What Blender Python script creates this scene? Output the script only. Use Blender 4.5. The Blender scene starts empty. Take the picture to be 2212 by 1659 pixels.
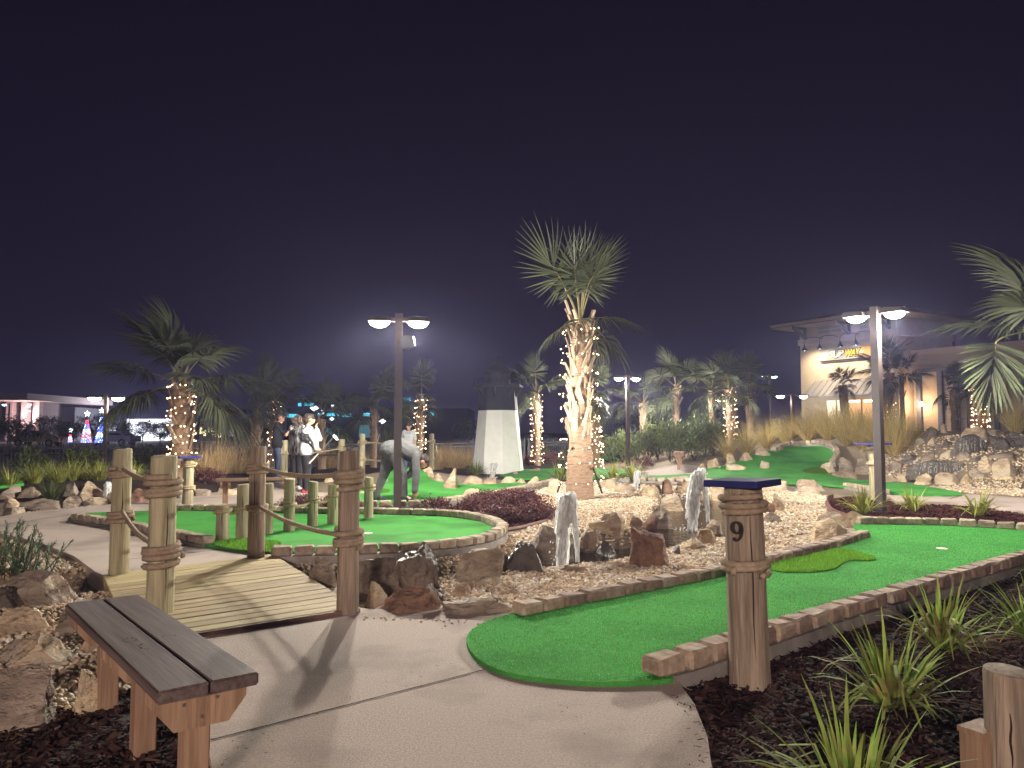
import bpy, bmesh, math, random
import numpy as np
from mathutils import Vector, Matrix, Euler, noise
from mathutils.geometry import delaunay_2d_cdt

R = math.radians
SC = bpy.context.scene
COL = SC.collection
random.seed(7)
RNG = np.random.default_rng(7)

# ------------------------------------------------------------------ camera
CAMZ, PITCH, FPX, CX, CY = 1.27, R(3.6), 1655.0, 1106.0, 829.5
cam_data = bpy.data.cameras.new('camera')
cam_data.sensor_width = 36.0
cam_data.lens = 36.0 * FPX / 2212.0
cam_data.clip_start = 0.05
cam_data.clip_end = 2000
cam = bpy.data.objects.new('camera', cam_data)
cam.location = (0, 0, CAMZ)
cam.rotation_euler = (R(90) + PITCH, 0, 0)
COL.objects.link(cam)
SC.camera = cam

# ------------------------------------------------------------------ night sky
world = bpy.data.worlds.new('World')
SC.world = world
world.use_nodes = True
wn, wl = world.node_tree.nodes, world.node_tree.links
wn.clear()
w_out = wn.new('ShaderNodeOutputWorld')
w_bg = wn.new('ShaderNodeBackground')
w_tc = wn.new('ShaderNodeTexCoord')
w_sep = wn.new('ShaderNodeSeparateXYZ')
w_ramp = wn.new('ShaderNodeValToRGB')
wl.new(w_tc.outputs['Generated'], w_sep.inputs[0])
wl.new(w_sep.outputs['Z'], w_ramp.inputs[0])
wl.new(w_ramp.outputs[0], w_bg.inputs[0])
wl.new(w_bg.outputs[0], w_out.inputs[0])
cr = w_ramp.color_ramp
cr.elements[0].position = 0.0
cr.elements[0].color = (0.0095, 0.0068, 0.0200, 1)
cr.elements[1].position = 0.75
cr.elements[1].color = (0.0032, 0.0014, 0.0062, 1)
e = cr.elements.new(0.28)
e.color = (0.0068, 0.0040, 0.0135, 1)
w_bg.inputs[1].default_value = 1.0

# one faint, very soft glow of the town sky from behind the camera
sun_d = bpy.data.lights.new('sun', 'SUN')
sun_d.energy = 0.05
sun_d.angle = R(50)
sun_d.color = (1.0, 0.82, 0.74)
sun = bpy.data.objects.new('sun', sun_d)
sun.rotation_euler = (R(58), 0, R(-18))
COL.objects.link(sun)

SC.view_settings.view_transform = 'Standard'
SC.view_settings.look = 'None'
SC.view_settings.exposure = 0.2
SC.view_settings.gamma = 1.0
SC.view_settings.use_curve_mapping = False
SC.cycles.use_denoising = True
SC.cycles.max_bounces = 6
SC.cycles.diffuse_bounces = 2
SC.cycles.glossy_bounces = 3
SC.cycles.transmission_bounces = 4
SC.cycles.transparent_max_bounces = 64
SC.cycles.volume_bounces = 0
SC.cycles.sample_clamp_indirect = 4.0
SC.cycles.sample_clamp_direct = 0.0
SC.cycles.caustics_reflective = False
SC.cycles.caustics_refractive = False

# ------------------------------------------------------------------ geometry of the place
CP, SP = math.cos(PITCH), math.sin(PITCH)
def ray(px, py):
    u, v = (px - CX) / FPX, (CY - py) / FPX
    return Vector((u, CP - v * SP, SP + v * CP))
def gp(px, py, z=0.0):
    d = ray(px, py)
    t = (z - CAMZ) / d.z
    return Vector((d.x * t, d.y * t, z))
def atd(px, py, Y):
    d = ray(px, py)
    t = Y / d.y
    return Vector((d.x * t, Y, CAMZ + d.z * t))
def sm(t):
    t = np.clip(t, 0, 1)
    return t * t * (3 - 2 * t)

POND = [(gp(1505, 1084, -.12), .62), (gp(1480, 1160, -.12), .52)]
STREAM = [(gp(1470, 1172, -.2), .22), (gp(1335, 1204, -.26), .60), (gp(1215, 1234, -.26), .56), (gp(1040, 1266, -.26), .30),
          (gp(880, 1290, -.26), .24), (gp(700, 1292, -.26), .30), (gp(480, 1300, -.26), .36), (gp(200, 1306, -.26), .34), (gp(-200, 1306, -.26), .3)]
def _segdist(x, y, chain):
    best = np.full(np.shape(x), 9.0)
    for (a, ra), (b, rb) in zip(chain[:-1], chain[1:]):
        dx, dy = b.x - a.x, b.y - a.y
        t = np.clip(((x - a.x) * dx + (y - a.y) * dy) / (dx * dx + dy * dy), 0, 1)
        best = np.minimum(best, np.hypot(x - a.x - t * dx, y - a.y - t * dy) - (ra + (rb - ra) * t))
    return best
def TH(x, y):
    x = np.asarray(x, float); y = np.asarray(y, float)
    h = np.full(np.broadcast(x, y).shape, -0.06)
    k = sm((x - 9.5) / 2.5)
    y0, L, H = 19.0 - 2.2 * k, 8.0 - 2.6 * k, 0.86 + 0.5 * k
    h = h + H * sm((y - y0) / L) * sm((x - 3.6) / 4.2) * (1 - .5 * sm((y - 32) / 10))
    h = h + .36 * np.exp(-(((x + 2.65) / 2.0) ** 2 + ((y - 19.2) / 2.5) ** 2))
    h = h + .30 * sm((y - 13.3) / 2.5) * sm((-5.9 - x) / 1.4) * (1 - sm((y - 20) / 3))
    h = h - .02 * sm((y - 26) / 10) * (x < 4)
    d = np.minimum(_segdist(x, y, POND), _segdist(x, y, STREAM))
    h = h - .34 * (1 - sm((d + .08) / .3))
    return h
def th(x, y):
    return float(TH(x, y))
def hit(px, py, off=0.0):
    d = ray(px, py)
    t0, t = 1.0, 1.0
    while t < 120:
        t0, t = t, t * 1.01 + .01
        if CAMZ + d.z * t < th(d.x * t, d.y * t) + off:
            for _ in range(18):
                m = .5 * (t0 + t)
                if CAMZ + d.z * m < th(d.x * m, d.y * m) + off: t = m
                else: t0 = m
            break
    return Vector((d.x * t, d.y * t, th(d.x * t, d.y * t) + off))

# ------------------------------------------------------------------ mesh helpers
class MB:
    def __init__(s): s.v, s.f, s.r, s.m = [], [], [], []
    def add(s, vs, fs, rnd=0.0, m=0):
        o = len(s.v)
        s.v += [tuple(p) for p in vs]
        s.r += [rnd] * len(vs)
        s.f += [tuple(i + o for i in f) for f in fs]
        s.m += [m] * len(fs)
    def box(s, c, size, rot=None, rnd=0.0, m=0, taper=1.0):
        x, y, z = size[0] / 2, size[1] / 2, size[2] / 2
        vs = [Vector((sx * x * (taper if sz > 0 else 1), sy * y * (taper if sz > 0 else 1), sz * z)) for sz in (-1, 1) for sy in (-1, 1) for sx in (-1, 1)]
        if rot is not None: vs = [rot @ p for p in vs]
        s.add([p + Vector(c) for p in vs], [(0, 2, 3, 1), (4, 5, 7, 6), (0, 1, 5, 4), (2, 6, 7, 3), (1, 3, 7, 5), (0, 4, 6, 2)], rnd, m)
    def tube(s, pts, rad, n=8, cap=True, rnd=0.0, m=0, up=Vector((0, 0, 1)), lobe=0.0, nl=3, pitch=1.0, ell=1.0):
        pts = [Vector(p) for p in pts]
        N = len(pts)
        rads = rad if isinstance(rad, (list, tuple)) else [rad] * N
        vs, fs = [], []
        acc = 0.0
        prev = None
        for i, p in enumerate(pts):
            t = (pts[min(i + 1, N - 1)] - pts[max(i - 1, 0)]).normalized()
            if prev is None:
                a = t.cross(up)
                if a.length < 1e-3: a = t.cross(Vector((1, 0, 0)))
                a.normalize()
            else:
                a = (prev - t * prev.dot(t)).normalized()
            prev = a
            b = t.cross(a)
            if i: acc += (p - pts[i - 1]).length
            for j in range(n):
                th_ = 2 * math.pi * j / n
                r_ = rads[i]
                if lobe: r_ *= 1 + lobe * math.cos(nl * th_ + 2 * math.pi * acc / pitch * nl)
                vs.append(p + a * math.cos(th_) * r_ + b * math.sin(th_) * r_ * ell)
        for i in range(N - 1):
            for j in range(n):
                k = (j + 1) % n
                fs.append((i * n + j, i * n + k, (i + 1) * n + k, (i + 1) * n + j))
        if cap:
            fs.append(tuple(range(n - 1, -1, -1)))
            fs.append(tuple((N - 1) * n + j for j in range(n)))
        s.add(vs, fs, rnd, m)
    def lathe(s, prof, n=16, c=(0, 0, 0), rnd=0.0, m=0, cap=True):
        s.tube([Vector((c[0], c[1], c[2] + z)) for r_, z in prof], [r_ for r_, z in prof], n, cap, rnd, m, up=Vector((0, 1, 0)))
    def prism(s, poly, a, b, axis='z', rnd=0.0, m=0):
        n = len(poly)
        mk = {'z': lambda p, q: (p[0], p[1], q), 'y': lambda p, q: (p[0], q, p[1]), 'x': lambda p, q: (q, p[0], p[1])}[axis]
        vs = [mk(p, a) for p in poly] + [mk(p, b) for p in poly]
        fs = [tuple(range(n - 1, -1, -1)), tuple(range(n, 2 * n))] + [(i, (i + 1) % n, n + (i + 1) % n, n + i) for i in range(n)]
        s.add(vs, fs, rnd, m)
    def strip(s, pts, wid, side, rnd=0.0, m=0):
        """a leaf blade: centre line, half widths, sideways vectors"""
        vs, fs = [], []
        for i, (p, w) in enumerate(zip(pts, wid)):
            sd = side[i] if isinstance(side, list) else side
            vs += [p - sd * w, p + sd * w]
        for i in range(len(pts) - 1):
            fs.append((2 * i, 2 * i + 1, 2 * i + 3, 2 * i + 2))
        s.add(vs, fs, rnd, m)
    def mesh(s, name, mats, smooth=False):
        me = bpy.data.meshes.new(name)
        me.from_pydata(s.v, [], s.f)
        for mt in (mats if isinstance(mats, (list, tuple)) else [mats]): me.materials.append(mt)
        if any(s.m): me.polygons.foreach_set('material_index', s.m)
        if smooth: me.polygons.foreach_set('use_smooth', [True] * len(s.f))
        at = me.attributes.new('rnd', 'FLOAT', 'POINT')
        at.data.foreach_set('value', np.array(s.r, 'f'))
        me.update()
        if smooth == 'auto': me.set_sharp_from_angle(angle=R(38))
        return me
    def build(s, name, mats, parent=None, smooth=False, loc=None, rot=None):
        return link(name, s.mesh(name, mats, smooth), parent, loc, rot)

def link(name, me, parent=None, loc=None, rot=None, scale=None):
    o = bpy.data.objects.new(name, me)
    COL.objects.link(o)
    if parent is not None: o.parent = parent
    if loc is not None: o.location = loc
    if rot is not None: o.rotation_euler = rot
    if scale is not None: o.scale = scale if hasattr(scale, '__len__') else (scale,) * 3
    return o
def tag(o, label, cat, group=None, kind=None):
    if label: o['label'] = label
    if cat: o['category'] = cat
    if group: o['group'] = group
    if kind: o['kind'] = kind
    return o
def empty(name, loc, rz=0.0):
    o = bpy.data.objects.new(name, None)
    o.empty_display_size = .1
    o.location = loc
    o.rotation_euler = (0, 0, rz)
    COL.objects.link(o)
    return o
def struct(o):
    o['kind'] = 'structure'
    return o
def stuff(o, label=None, cat=None):
    o['kind'] = 'stuff'
    if label: o['label'] = label
    if cat: o['category'] = cat
    return o
def bulk(name, tv, tf, mats, locs, eul, scl, rnd, parent=None, smooth=False):
    """many small alike pieces as one mesh"""
    tv = np.asarray(tv, 'f'); tf = np.asarray(tf, 'i')
    n, k = len(locs), len(tv)
    cx, cy, cz = np.cos(eul).T; sx, sy, sz = np.sin(eul).T
    Rm = np.empty((n, 3, 3))
    Rm[:, 0, 0] = cy * cz; Rm[:, 0, 1] = sx * sy * cz - cx * sz; Rm[:, 0, 2] = cx * sy * cz + sx * sz
    Rm[:, 1, 0] = cy * sz; Rm[:, 1, 1] = sx * sy * sz + cx * cz; Rm[:, 1, 2] = cx * sy * sz - sx * cz
    Rm[:, 2, 0] = -sy; Rm[:, 2, 1] = sx * cy; Rm[:, 2, 2] = cx * cy
    P = tv[None] * np.asarray(scl)[:, None, :]
    P = np.einsum('nij,nkj->nki', Rm, P) + np.asarray(locs)[:, None, :]
    Fc = (tf[None] + (np.arange(n) * k)[:, None, None]).reshape(-1, tf.shape[1])
    me = bpy.data.meshes.new(name)
    me.vertices.add(n * k); me.vertices.foreach_set('co', P.astype('f').ravel())
    me.loops.add(Fc.size); me.loops.foreach_set('vertex_index', Fc.astype('i').ravel())
    me.polygons.add(len(Fc)); me.polygons.foreach_set('loop_start', np.arange(0, Fc.size, tf.shape[1], dtype='i'))
    me.materials.append(mats)
    if smooth: me.polygons.foreach_set('use_smooth', np.ones(len(Fc), bool))
    at = me.attributes.new('rnd', 'FLOAT', 'POINT'); at.data.foreach_set('value', np.repeat(np.asarray(rnd, 'f'), k))
    me.update(calc_edges=True); me.validate()
    return link(name, me, parent)
def in_poly(x, y, poly):
    ins = np.zeros(np.shape(x), bool)
    n = len(poly)
    for i in range(n):
        x1, y1 = poly[i][0], poly[i][1]; x2, y2 = poly[(i + 1) % n][0], poly[(i + 1) % n][1]
        c = ((y1 > y) != (y2 > y))
        ins ^= c & (x < (x2 - x1) * (y - y1) / ((y2 - y1) or 1e-9) + x1)
    return ins
def scatter(poly, dens):
    P = np.array([(p[0], p[1]) for p in poly])
    lo, hi = P.min(0), P.max(0)
    n = int(np.prod(hi - lo) * dens)
    x = RNG.uniform(lo[0], hi[0], n); y = RNG.uniform(lo[1], hi[1], n)
    k = in_poly(x, y, poly)
    return x[k], y[k]
def smooth_loop(pts, it=2):
    for _ in range(it):
        q = []
        for i in range(len(pts)):
            a, b = pts[i], pts[(i + 1) % len(pts)]
            q += [a * .75 + b * .25, a * .25 + b * .75]
        pts = q
    return pts
def sheet(name, poly, off, mats, step=.25, skirt=.08, flat=None):
    """a laid surface over the terrain with an edge of its own thickness"""
    P = [Vector((p[0], p[1])) for p in poly]
    n = len(P)
    xs = [p.x for p in P]; ys = [p.y for p in P]
    gx, gy = np.meshgrid(np.arange(min(xs), max(xs), step), np.arange(min(ys), max(ys), step))
    k = in_poly(gx, gy, P)
    pts = P + [Vector((a, b)) for a, b in zip(gx[k], gy[k])]
    vo, eo, fo, *_ = delaunay_2d_cdt(pts, [], [list(range(n))], 1, 1e-5)
    mb = MB()
    zf = (lambda x, y: flat) if flat is not None else (lambda x, y: th(x, y) + off)
    vs = [(v.x, v.y, zf(v.x, v.y)) for v in vo]
    mb.add(vs, [tuple(f) for f in fo])
    ring = [(p.x, p.y, zf(p.x, p.y)) for p in P]
    area = sum(P[i].x * P[(i + 1) % n].y - P[(i + 1) % n].x * P[i].y for i in range(n))
    low = [(a, b, c - skirt) for a, b, c in ring]
    fs = [(i, n + i, n + (i + 1) % n, (i + 1) % n) if area > 0 else (i, (i + 1) % n, n + (i + 1) % n, n + i) for i in range(n)]
    mb.add(ring + low, fs)
    o = mb.build(name, mats)
    bm = bmesh.new(); bm.from_mesh(o.data)
    for f in bm.faces:
        if abs(f.normal.z) > .3 and f.normal.z < 0: f.normal_flip()
    bm.to_mesh(o.data); bm.free()
    return o

ORDW = 'first second third fourth fifth sixth seventh eighth ninth tenth eleventh twelfth thirteenth fourteenth fifteenth sixteenth seventeenth'.split()
def nth(items):
    """ordinal word of each entry, counted from the left of the picture (leftmost, second, ...)"""
    xs_ = [(a[0] + a[1]) / 2 if len(a) == 4 else a[0] for a in items]
    order = sorted(range(len(items)), key=lambda i: xs_[i])
    out = [None] * len(items)
    for k, i in enumerate(order): out[i] = 'leftmost' if k == 0 else ('rightmost' if k == len(items) - 1 else ORDW[k] + ' from the left')
    return out

# ------------------------------------------------------------------ materials
MATS = {}
def M(name, c1, c2=None, scale=6.0, stretch=(1, 1, 1), rough=.85, bump=0.0, bscale=60.0, spec=.3, detail=5.0, lo=.35, hi=.65, rand=.12,
      attr=0.0, c3=None, s3=2.0, t3=(.5, .62), metal=0.0, trans=0.0, coat=0.0, bstretch=None, bdist=.01, world_co=False):
    if name in MATS: return MATS[name]
    m = bpy.data.materials.new(name)
    m.use_nodes = True
    nt = m.node_tree; N = nt.nodes; L = nt.links
    N.clear()
    out = N.new('ShaderNodeOutputMaterial')
    bs = N.new('ShaderNodeBsdfPrincipled')
    bs.inputs['Roughness'].default_value = rough
    bs.inputs['Specular IOR Level'].default_value = spec
    bs.inputs['Metallic'].default_value = metal
    bs.inputs['Coat Weight'].default_value = coat
    tc = N.new('ShaderNodeTexCoord'); oi = N.new('ShaderNodeObjectInfo')
    vec = tc.outputs['Object']
    if not world_co:
        ad = N.new('ShaderNodeVectorMath'); ad.operation = 'MULTIPLY_ADD'
        cmb = N.new('ShaderNodeCombineXYZ')
        for i in range(3): L.new(oi.outputs['Random'], cmb.inputs[i])
        L.new(cmb.outputs[0], ad.inputs[0]); ad.inputs[1].default_value = (37, 53, 71)
        L.new(vec, ad.inputs[2]); vec = ad.outputs[0]
    mp = N.new('ShaderNodeMapping'); mp.inputs['Scale'].default_value = stretch
    L.new(vec, mp.inputs[0])
    def nz(sc, det=detail, src=None):
        n = N.new('ShaderNodeTexNoise'); n.inputs['Scale'].default_value = sc; n.inputs['Detail'].default_value = det
        n.inputs['Roughness'].default_value = .6
        L.new(src or mp.outputs[0], n.inputs['Vector']); return n.outputs['Fac']
    if c2 is None: c2 = tuple(c * .75 for c in c1)
    rp = N.new('ShaderNodeMapRange'); rp.inputs['From Min'].default_value = lo; rp.inputs['From Max'].default_value = hi
    L.new(nz(scale), rp.inputs['Value'])
    mx = N.new('ShaderNodeMix'); mx.data_type = 'RGBA'
    mx.inputs['A'].default_value = (*c1, 1); mx.inputs['B'].default_value = (*c2, 1)
    L.new(rp.outputs[0], mx.inputs['Factor'])
    col = mx.outputs['Result']
    if c3 is not None:
        r3 = N.new('ShaderNodeMapRange'); r3.inputs['From Min'].default_value = t3[0]; r3.inputs['From Max'].default_value = t3[1]
        L.new(nz(s3, 6.0), r3.inputs['Value'])
        m3 = N.new('ShaderNodeMix'); m3.data_type = 'RGBA'; m3.inputs['B'].default_value = (*c3, 1)
        L.new(col, m3.inputs['A']); L.new(r3.outputs[0], m3.inputs['Factor']); col = m3.outputs['Result']
    if rand or attr:
        hs = N.new('ShaderNodeHueSaturation')
        if attr:
            at = N.new('ShaderNodeAttribute'); at.attribute_name = 'rnd'
            src, amt = at.outputs['Fac'], attr
        else:
            src, amt = oi.outputs['Random'], rand
        mr = N.new('ShaderNodeMapRange'); mr.inputs['To Min'].default_value = 1 - amt; mr.inputs['To Max'].default_value = 1 + amt
        L.new(src, mr.inputs['Value']); L.new(mr.outputs[0], hs.inputs['Value'])
        mh = N.new('ShaderNodeMapRange'); mh.inputs['To Min'].default_value = .5 - amt * .05; mh.inputs['To Max'].default_value = .5 + amt * .05
        L.new(src, mh.inputs['Value']); L.new(mh.outputs[0], hs.inputs['Hue'])
        L.new(col, hs.inputs['Color']); col = hs.outputs[0]
    L.new(col, bs.inputs['Base Color'])
    if bump:
        src = mp.outputs[0]
        if bstretch:
            m2 = N.new('ShaderNodeMapping'); m2.inputs['Scale'].default_value = bstretch; L.new(vec, m2.inputs[0]); src = m2.outputs[0]
        bp = N.new('ShaderNodeBump'); bp.inputs['Strength'].default_value = bump; bp.inputs['Distance'].default_value = bdist
        L.new(nz(bscale, 6.0, src), bp.inputs['Height']); L.new(bp.outputs[0], bs.inputs['Normal'])
    sh = bs.outputs[0]
    if trans:
        tr = N.new('ShaderNodeBsdfTranslucent'); L.new(col, tr.inputs[0])
        ms = N.new('ShaderNodeMixShader'); ms.inputs[0].default_value = trans
        L.new(sh, ms.inputs[1]); L.new(tr.outputs[0], ms.inputs[2]); sh = ms.outputs[0]
    L.new(sh, out.inputs[0])
    MATS[name] = m
    return m
def E(name, color, strength):
    if name in MATS: return MATS[name]
    m = bpy.data.materials.new(name); m.use_nodes = True
    N = m.node_tree.nodes; N.clear()
    o = N.new('ShaderNodeOutputMaterial'); em = N.new('ShaderNodeEmission')
    em.inputs[0].default_value = (*color, 1); em.inputs[1].default_value = strength
    m.node_tree.links.new(em.outputs[0], o.inputs[0])
    MATS[name] = m
    return m

m_concrete = M('concrete', (.56, .465, .41), (.36, .295, .258), scale=95, rough=.9, bump=.7, bscale=130, rand=0, detail=3, c3=(.27, .22, .195), s3=.9, t3=(.50, .72), world_co=True, bdist=.008, lo=.33, hi=.67)
m_curb = M('curb_concrete', (.34, .31, .28), (.22, .2, .18), scale=5, bump=.4, bscale=50)
m_turf = M('turf', (.052, .27, .042), (.10, .41, .082), scale=130, rough=.95, bump=.9, bscale=420, spec=.15, rand=0, c3=(.046, .225, .040), s3=.9, t3=(.46, .62), world_co=True, detail=3, bdist=.006)
m_fringe = M('fringe_turf', (.10, .23, .022), (.06, .16, .016), scale=60, rough=.95, bump=1.0, bscale=150, spec=.1, rand=0, world_co=True, bdist=.012)
m_blade_turf = M('turf_fibre', (.075, .38, .065), (.12, .5, .10), scale=30, rand=0, attr=.6, rough=.7, trans=.35)
m_blade_fringe = M('fringe_fibre', (.20, .40, .035), (.12, .28, .025), scale=30, rand=0, attr=.55, rough=.7, trans=.4)
m_gravel_base = M('gravel_base', (.30, .24, .17), (.16, .12, .085), scale=30, bump=1, bscale=45, rand=0, world_co=True)
m_pebble = M('pebble', (.56, .43, .29), (.40, .29, .195), scale=14, rough=.7, rand=0, attr=.42, c3=(.62, .55, .46), s3=5, t3=(.5, .6))
m_mulch_base = M('mulch_base', (.032, .017, .013), (.012, .007, .006), scale=22, bump=1, bscale=60, rand=0, world_co=True)
m_mulch = M('mulch_chip', (.095, .050, .039), (.034, .018, .015), scale=20, rand=0, attr=.7, rough=.95, spec=.08)
m_redmulch = M('red_mulch_chip', (.105, .040, .030), (.05, .02, .016), scale=20, rand=0, attr=.6, rough=.95, spec=.08)
m_asphalt = M('asphalt', (.030, .029, .032), (.018, .018, .02), scale=9, rand=0, rough=.9, world_co=True)
m_lawn = M('far_ground', (.03, .028, .02), (.016, .016, .012), scale=3, rand=0, rough=1, world_co=True)
m_post = M('weathered_post', (.41, .32, .24), (.19, .145, .108), scale=7, stretch=(3.2, 3.2, .24), rough=.85, bump=1.0, bscale=12, detail=8, c3=(.10, .075, .055), s3=2.6, t3=(.58, .74), bstretch=(6, 6, .35), bdist=.012, rand=.1)
m_postgreen = M('lit_post_wood', (.46, .41, .27), (.24, .21, .13), scale=7, stretch=(3.2, 3.2, .24), rough=.85, bump=1.0, bscale=12, detail=8, c3=(.13, .115, .08), s3=2.6, t3=(.6, .76), bstretch=(6, 6, .35), bdist=.012, rand=.12)  # posts in lamplight: the light's green tint is put into the wood colour
m_deck = M('deck_plank', (.46, .37, .20), (.31, .24, .12), scale=5, stretch=(.35, 5, 5), rough=.8, bump=.5, bscale=9, c3=(.20, .15, .085), s3=2.2, t3=(.58, .75), bstretch=(.5, 9, 9), rand=.16, bdist=.006)
m_bench = M('stained_bench', (.115, .078, .075), (.062, .042, .041), scale=6, stretch=(.35, 9, 9), rough=.55, bump=.35, bscale=14, c3=(.135, .10, .093), s3=4, t3=(.48, .66), bstretch=(.35, 16, 16), rand=.1, spec=.35, bdist=.004)
m_benchleg = M('bench_lumber', (.34, .215, .14), (.21, .125, .08), scale=5, stretch=(6, 6, .5), rough=.75, bump=.5, bscale=10, bstretch=(10, 10, .6), rand=.1, c3=(.2, .12, .075), s3=3, t3=(.58, .72), bdist=.006)
m_rope = M('rope', (.42, .325, .23), (.29, .215, .15), scale=40, rough=.9, bump=.6, bscale=220, rand=.08)
m_ropelit = M('lamplit_rope', (.46, .38, .23), (.3, .24, .14), scale=40, rough=.9, bump=.5, bscale=220, rand=.08)  # lit copy of the rope, lamplight put into its paler colour
m_rock = M('tan_rock', (.58, .455, .31), (.25, .17, .115), scale=3.4, stretch=(1, 1, 2.2), rough=.85, bump=1.0, bscale=7, detail=12, c3=(.50, .44, .36), s3=1.7, t3=(.5, .68), rand=.16, bstretch=(1, 1, 2.0), bdist=.09)
m_rockgrey = M('grey_rock', (.42, .34, .265), (.15, .115, .092), scale=3.2, stretch=(1, 1, 2.0), rough=.8, bump=1.0, bscale=7, detail=12, c3=(.34, .26, .18), s3=1.5, t3=(.52, .7), rand=.16, bdist=.09)
m_rockred = M('red_rock', (.34, .20, .135), (.15, .085, .062), scale=3.6, stretch=(1, 1, 1.6), rough=.85, bump=1.0, bscale=8, detail=12, c3=(.40, .27, .19), s3=1.5, t3=(.54, .7), rand=.1, bdist=.09)
m_rockdark = M('wet_dark_rock', (.10, .08, .066), (.05, .04, .034), scale=3, rough=.38, bump=1.0, bscale=7, detail=12, c3=(.17, .125, .09), s3=1.5, t3=(.52, .68), rand=.12, spec=.6, bdist=.09)
m_brick = M('paver_brick', (.37, .27, .20), (.20, .135, .105), scale=16, rough=.9, bump=.8, bscale=26, rand=.26, c3=(.43, .36, .29), s3=3, t3=(.52, .7), bdist=.012)
m_brickpale = M('pale_paver_brick', (.46, .385, .29), (.27, .21, .155), scale=16, rough=.9, bump=.8, bscale=26, rand=.22, bdist=.012)
m_pole = M('bronze_pole', (.085, .062, .058), (.07, .052, .05), scale=8, rough=.45, spec=.5, rand=0)
m_black = M('black_metal', (.012, .012, .014), (.018, .018, .02), scale=8, rough=.5, rand=0)
m_blue = M('blue_cap_paint', (.022, .026, .17), (.014, .018, .12), scale=9, rough=.45, spec=.5, rand=.1, bump=.3, bscale=30)
m_white = M('white_stucco', (.82, .82, .79), (.74, .74, .71), scale=3, rough=.9, bump=.3, bscale=30, rand=0)
m_dark = M('charcoal_stucco', (.03, .03, .038), (.022, .022, .03), scale=3, rough=.7, rand=0)
m_lily = M('flax_leaf', (.16, .25, .045), (.30, .36, .09), scale=9, rough=.75, attr=.5, rand=0, trans=.25, spec=.12, c3=(.30, .22, .09), s3=4, t3=(.52, .66))
m_liliyellow = M('yellow_flax_leaf', (.36, .34, .07), (.20, .24, .045), scale=6, rough=.55, attr=.4, rand=0, trans=.25)
m_muhly = M('muhly_grass', (.62, .48, .21), (.46, .36, .14), scale=5, rough=.7, attr=.4, rand=0, trans=.3)
m_straw = M('straw_grass', (.55, .40, .21), (.40, .28, .14), scale=5, rough=.8, attr=.35, rand=0, trans=.3)
m_shrub = M('shrub_leaf', (.065, .088, .028), (.105, .125, .042), scale=5, rough=.6, attr=.5, rand=0, trans=.2)
m_pine = M('needle_shrub', (.045, .10, .05), (.075, .14, .065), scale=5, rough=.55, attr=.5, rand=0, trans=.2)
m_purple = M('purple_shrub_leaf', (.085, .026, .030), (.15, .058, .052), scale=6, rough=.5, attr=.6, rand=0, trans=.15)
m_stem = M('stem', (.10, .07, .045), (.06, .04, .028), scale=20, rough=.9)
m_frond = M('palm_leaf', (.085, .098, .052), (.055, .066, .036), scale=4, rough=.5, attr=.35, rand=.2, trans=.25, spec=.45)
m_petiole = M('petiole', (.26, .22, .10), (.18, .16, .07), scale=8, rough=.55)
m_trunk = M('palm_trunk', (.36, .25, .165), (.21, .14, .095), scale=10, stretch=(1, 1, 5), rough=.95, bump=1, bscale=14, bstretch=(1, 1, 5), rand=.08, bdist=.02)
m_boot = M('palm_boot', (.46, .36, .26), (.30, .21, .145), scale=8, stretch=(3, 3, .6), rough=.9, bump=.6, bscale=20, rand=.22, attr=0)
m_bulb = E('warm_bulb', (1.0, .60, .33), 13.0)
m_wire = M('light_wire', (.02, .03, .02), rough=.6, rand=0)
# ------------------------------------------------------------------ ground
def D(pts, off=0.0, flat=None):
    return [gp(x, y, flat) if flat is not None else hit(x, y, off) for x, y in pts]
def dedge(a, n, s=.01):
    return a

P_MULCH = {
    'front': D([(1460, 1484), (1560, 1430), (1660, 1392), (1800, 1342), (2000, 1282), (2330, 1190), (2700, 1250), (2900, 1400), (2900, 1900), (1545, 1900), (1538, 1659), (1525, 1590), (1490, 1510)], flat=-.06),
    'bushes': D([(870, 1109), (920, 1093), (1020, 1080), (1090, 1064), (1150, 1054), (1163, 1080), (1187, 1112), (1180, 1130), (1100, 1142), (1085, 1152), (1040, 1125), (980, 1115), (870, 1112)], flat=-.06),
    'lamp': D([(1785, 1082), (1830, 1074), (1920, 1080), (2050, 1086), (2130, 1092), (2212, 1104), (2400, 1125), (2400, 1160), (2212, 1142), (1870, 1132), (1835, 1122), (1795, 1106)], flat=-.06),
    'bench': D([(-400, 1560), (0, 1570), (170, 1530), (330, 1470), (460, 1600), (480, 1900), (-600, 1900)], flat=-.06),
    'back': [Vector((-16, 15.2, 0)), Vector((-6.5, 13.6, 0)), Vector((-5.5, 18, 0)), Vector((-1, 21, 0)), Vector((3, 17.6, 0)), Vector((5, 20, 0)), Vector((30, 26, 0)), Vector((30, 34, 0)), Vector((-30, 34, 0))],
}
xs = np.concatenate([-np.geomspace(500, 13, 40), np.arange(-12.6, -9, .35), np.arange(-9, 6.5, .07), np.arange(6.5, 18, .2), np.geomspace(18, 500, 45)])
ys = np.concatenate([np.arange(-8, 1.6, .8), np.arange(1.6, 14, .07), np.arange(14, 32, .2), np.geomspace(32, 900, 45)])
gx, gy = np.meshgrid(xs, ys)
gz = TH(gx, gy)
n1, n2 = gx.shape
jit = np.array([noise.noise(Vector((a * 3, b * 3, 0))) for a, b in zip(gx.ravel(), gy.ravel())]).reshape(gx.shape)
gz = gz + .012 * jit * (gy < 30)
gme = bpy.data.meshes.new('ground')
idx = np.arange(n1 * n2).reshape(n1, n2)
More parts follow.
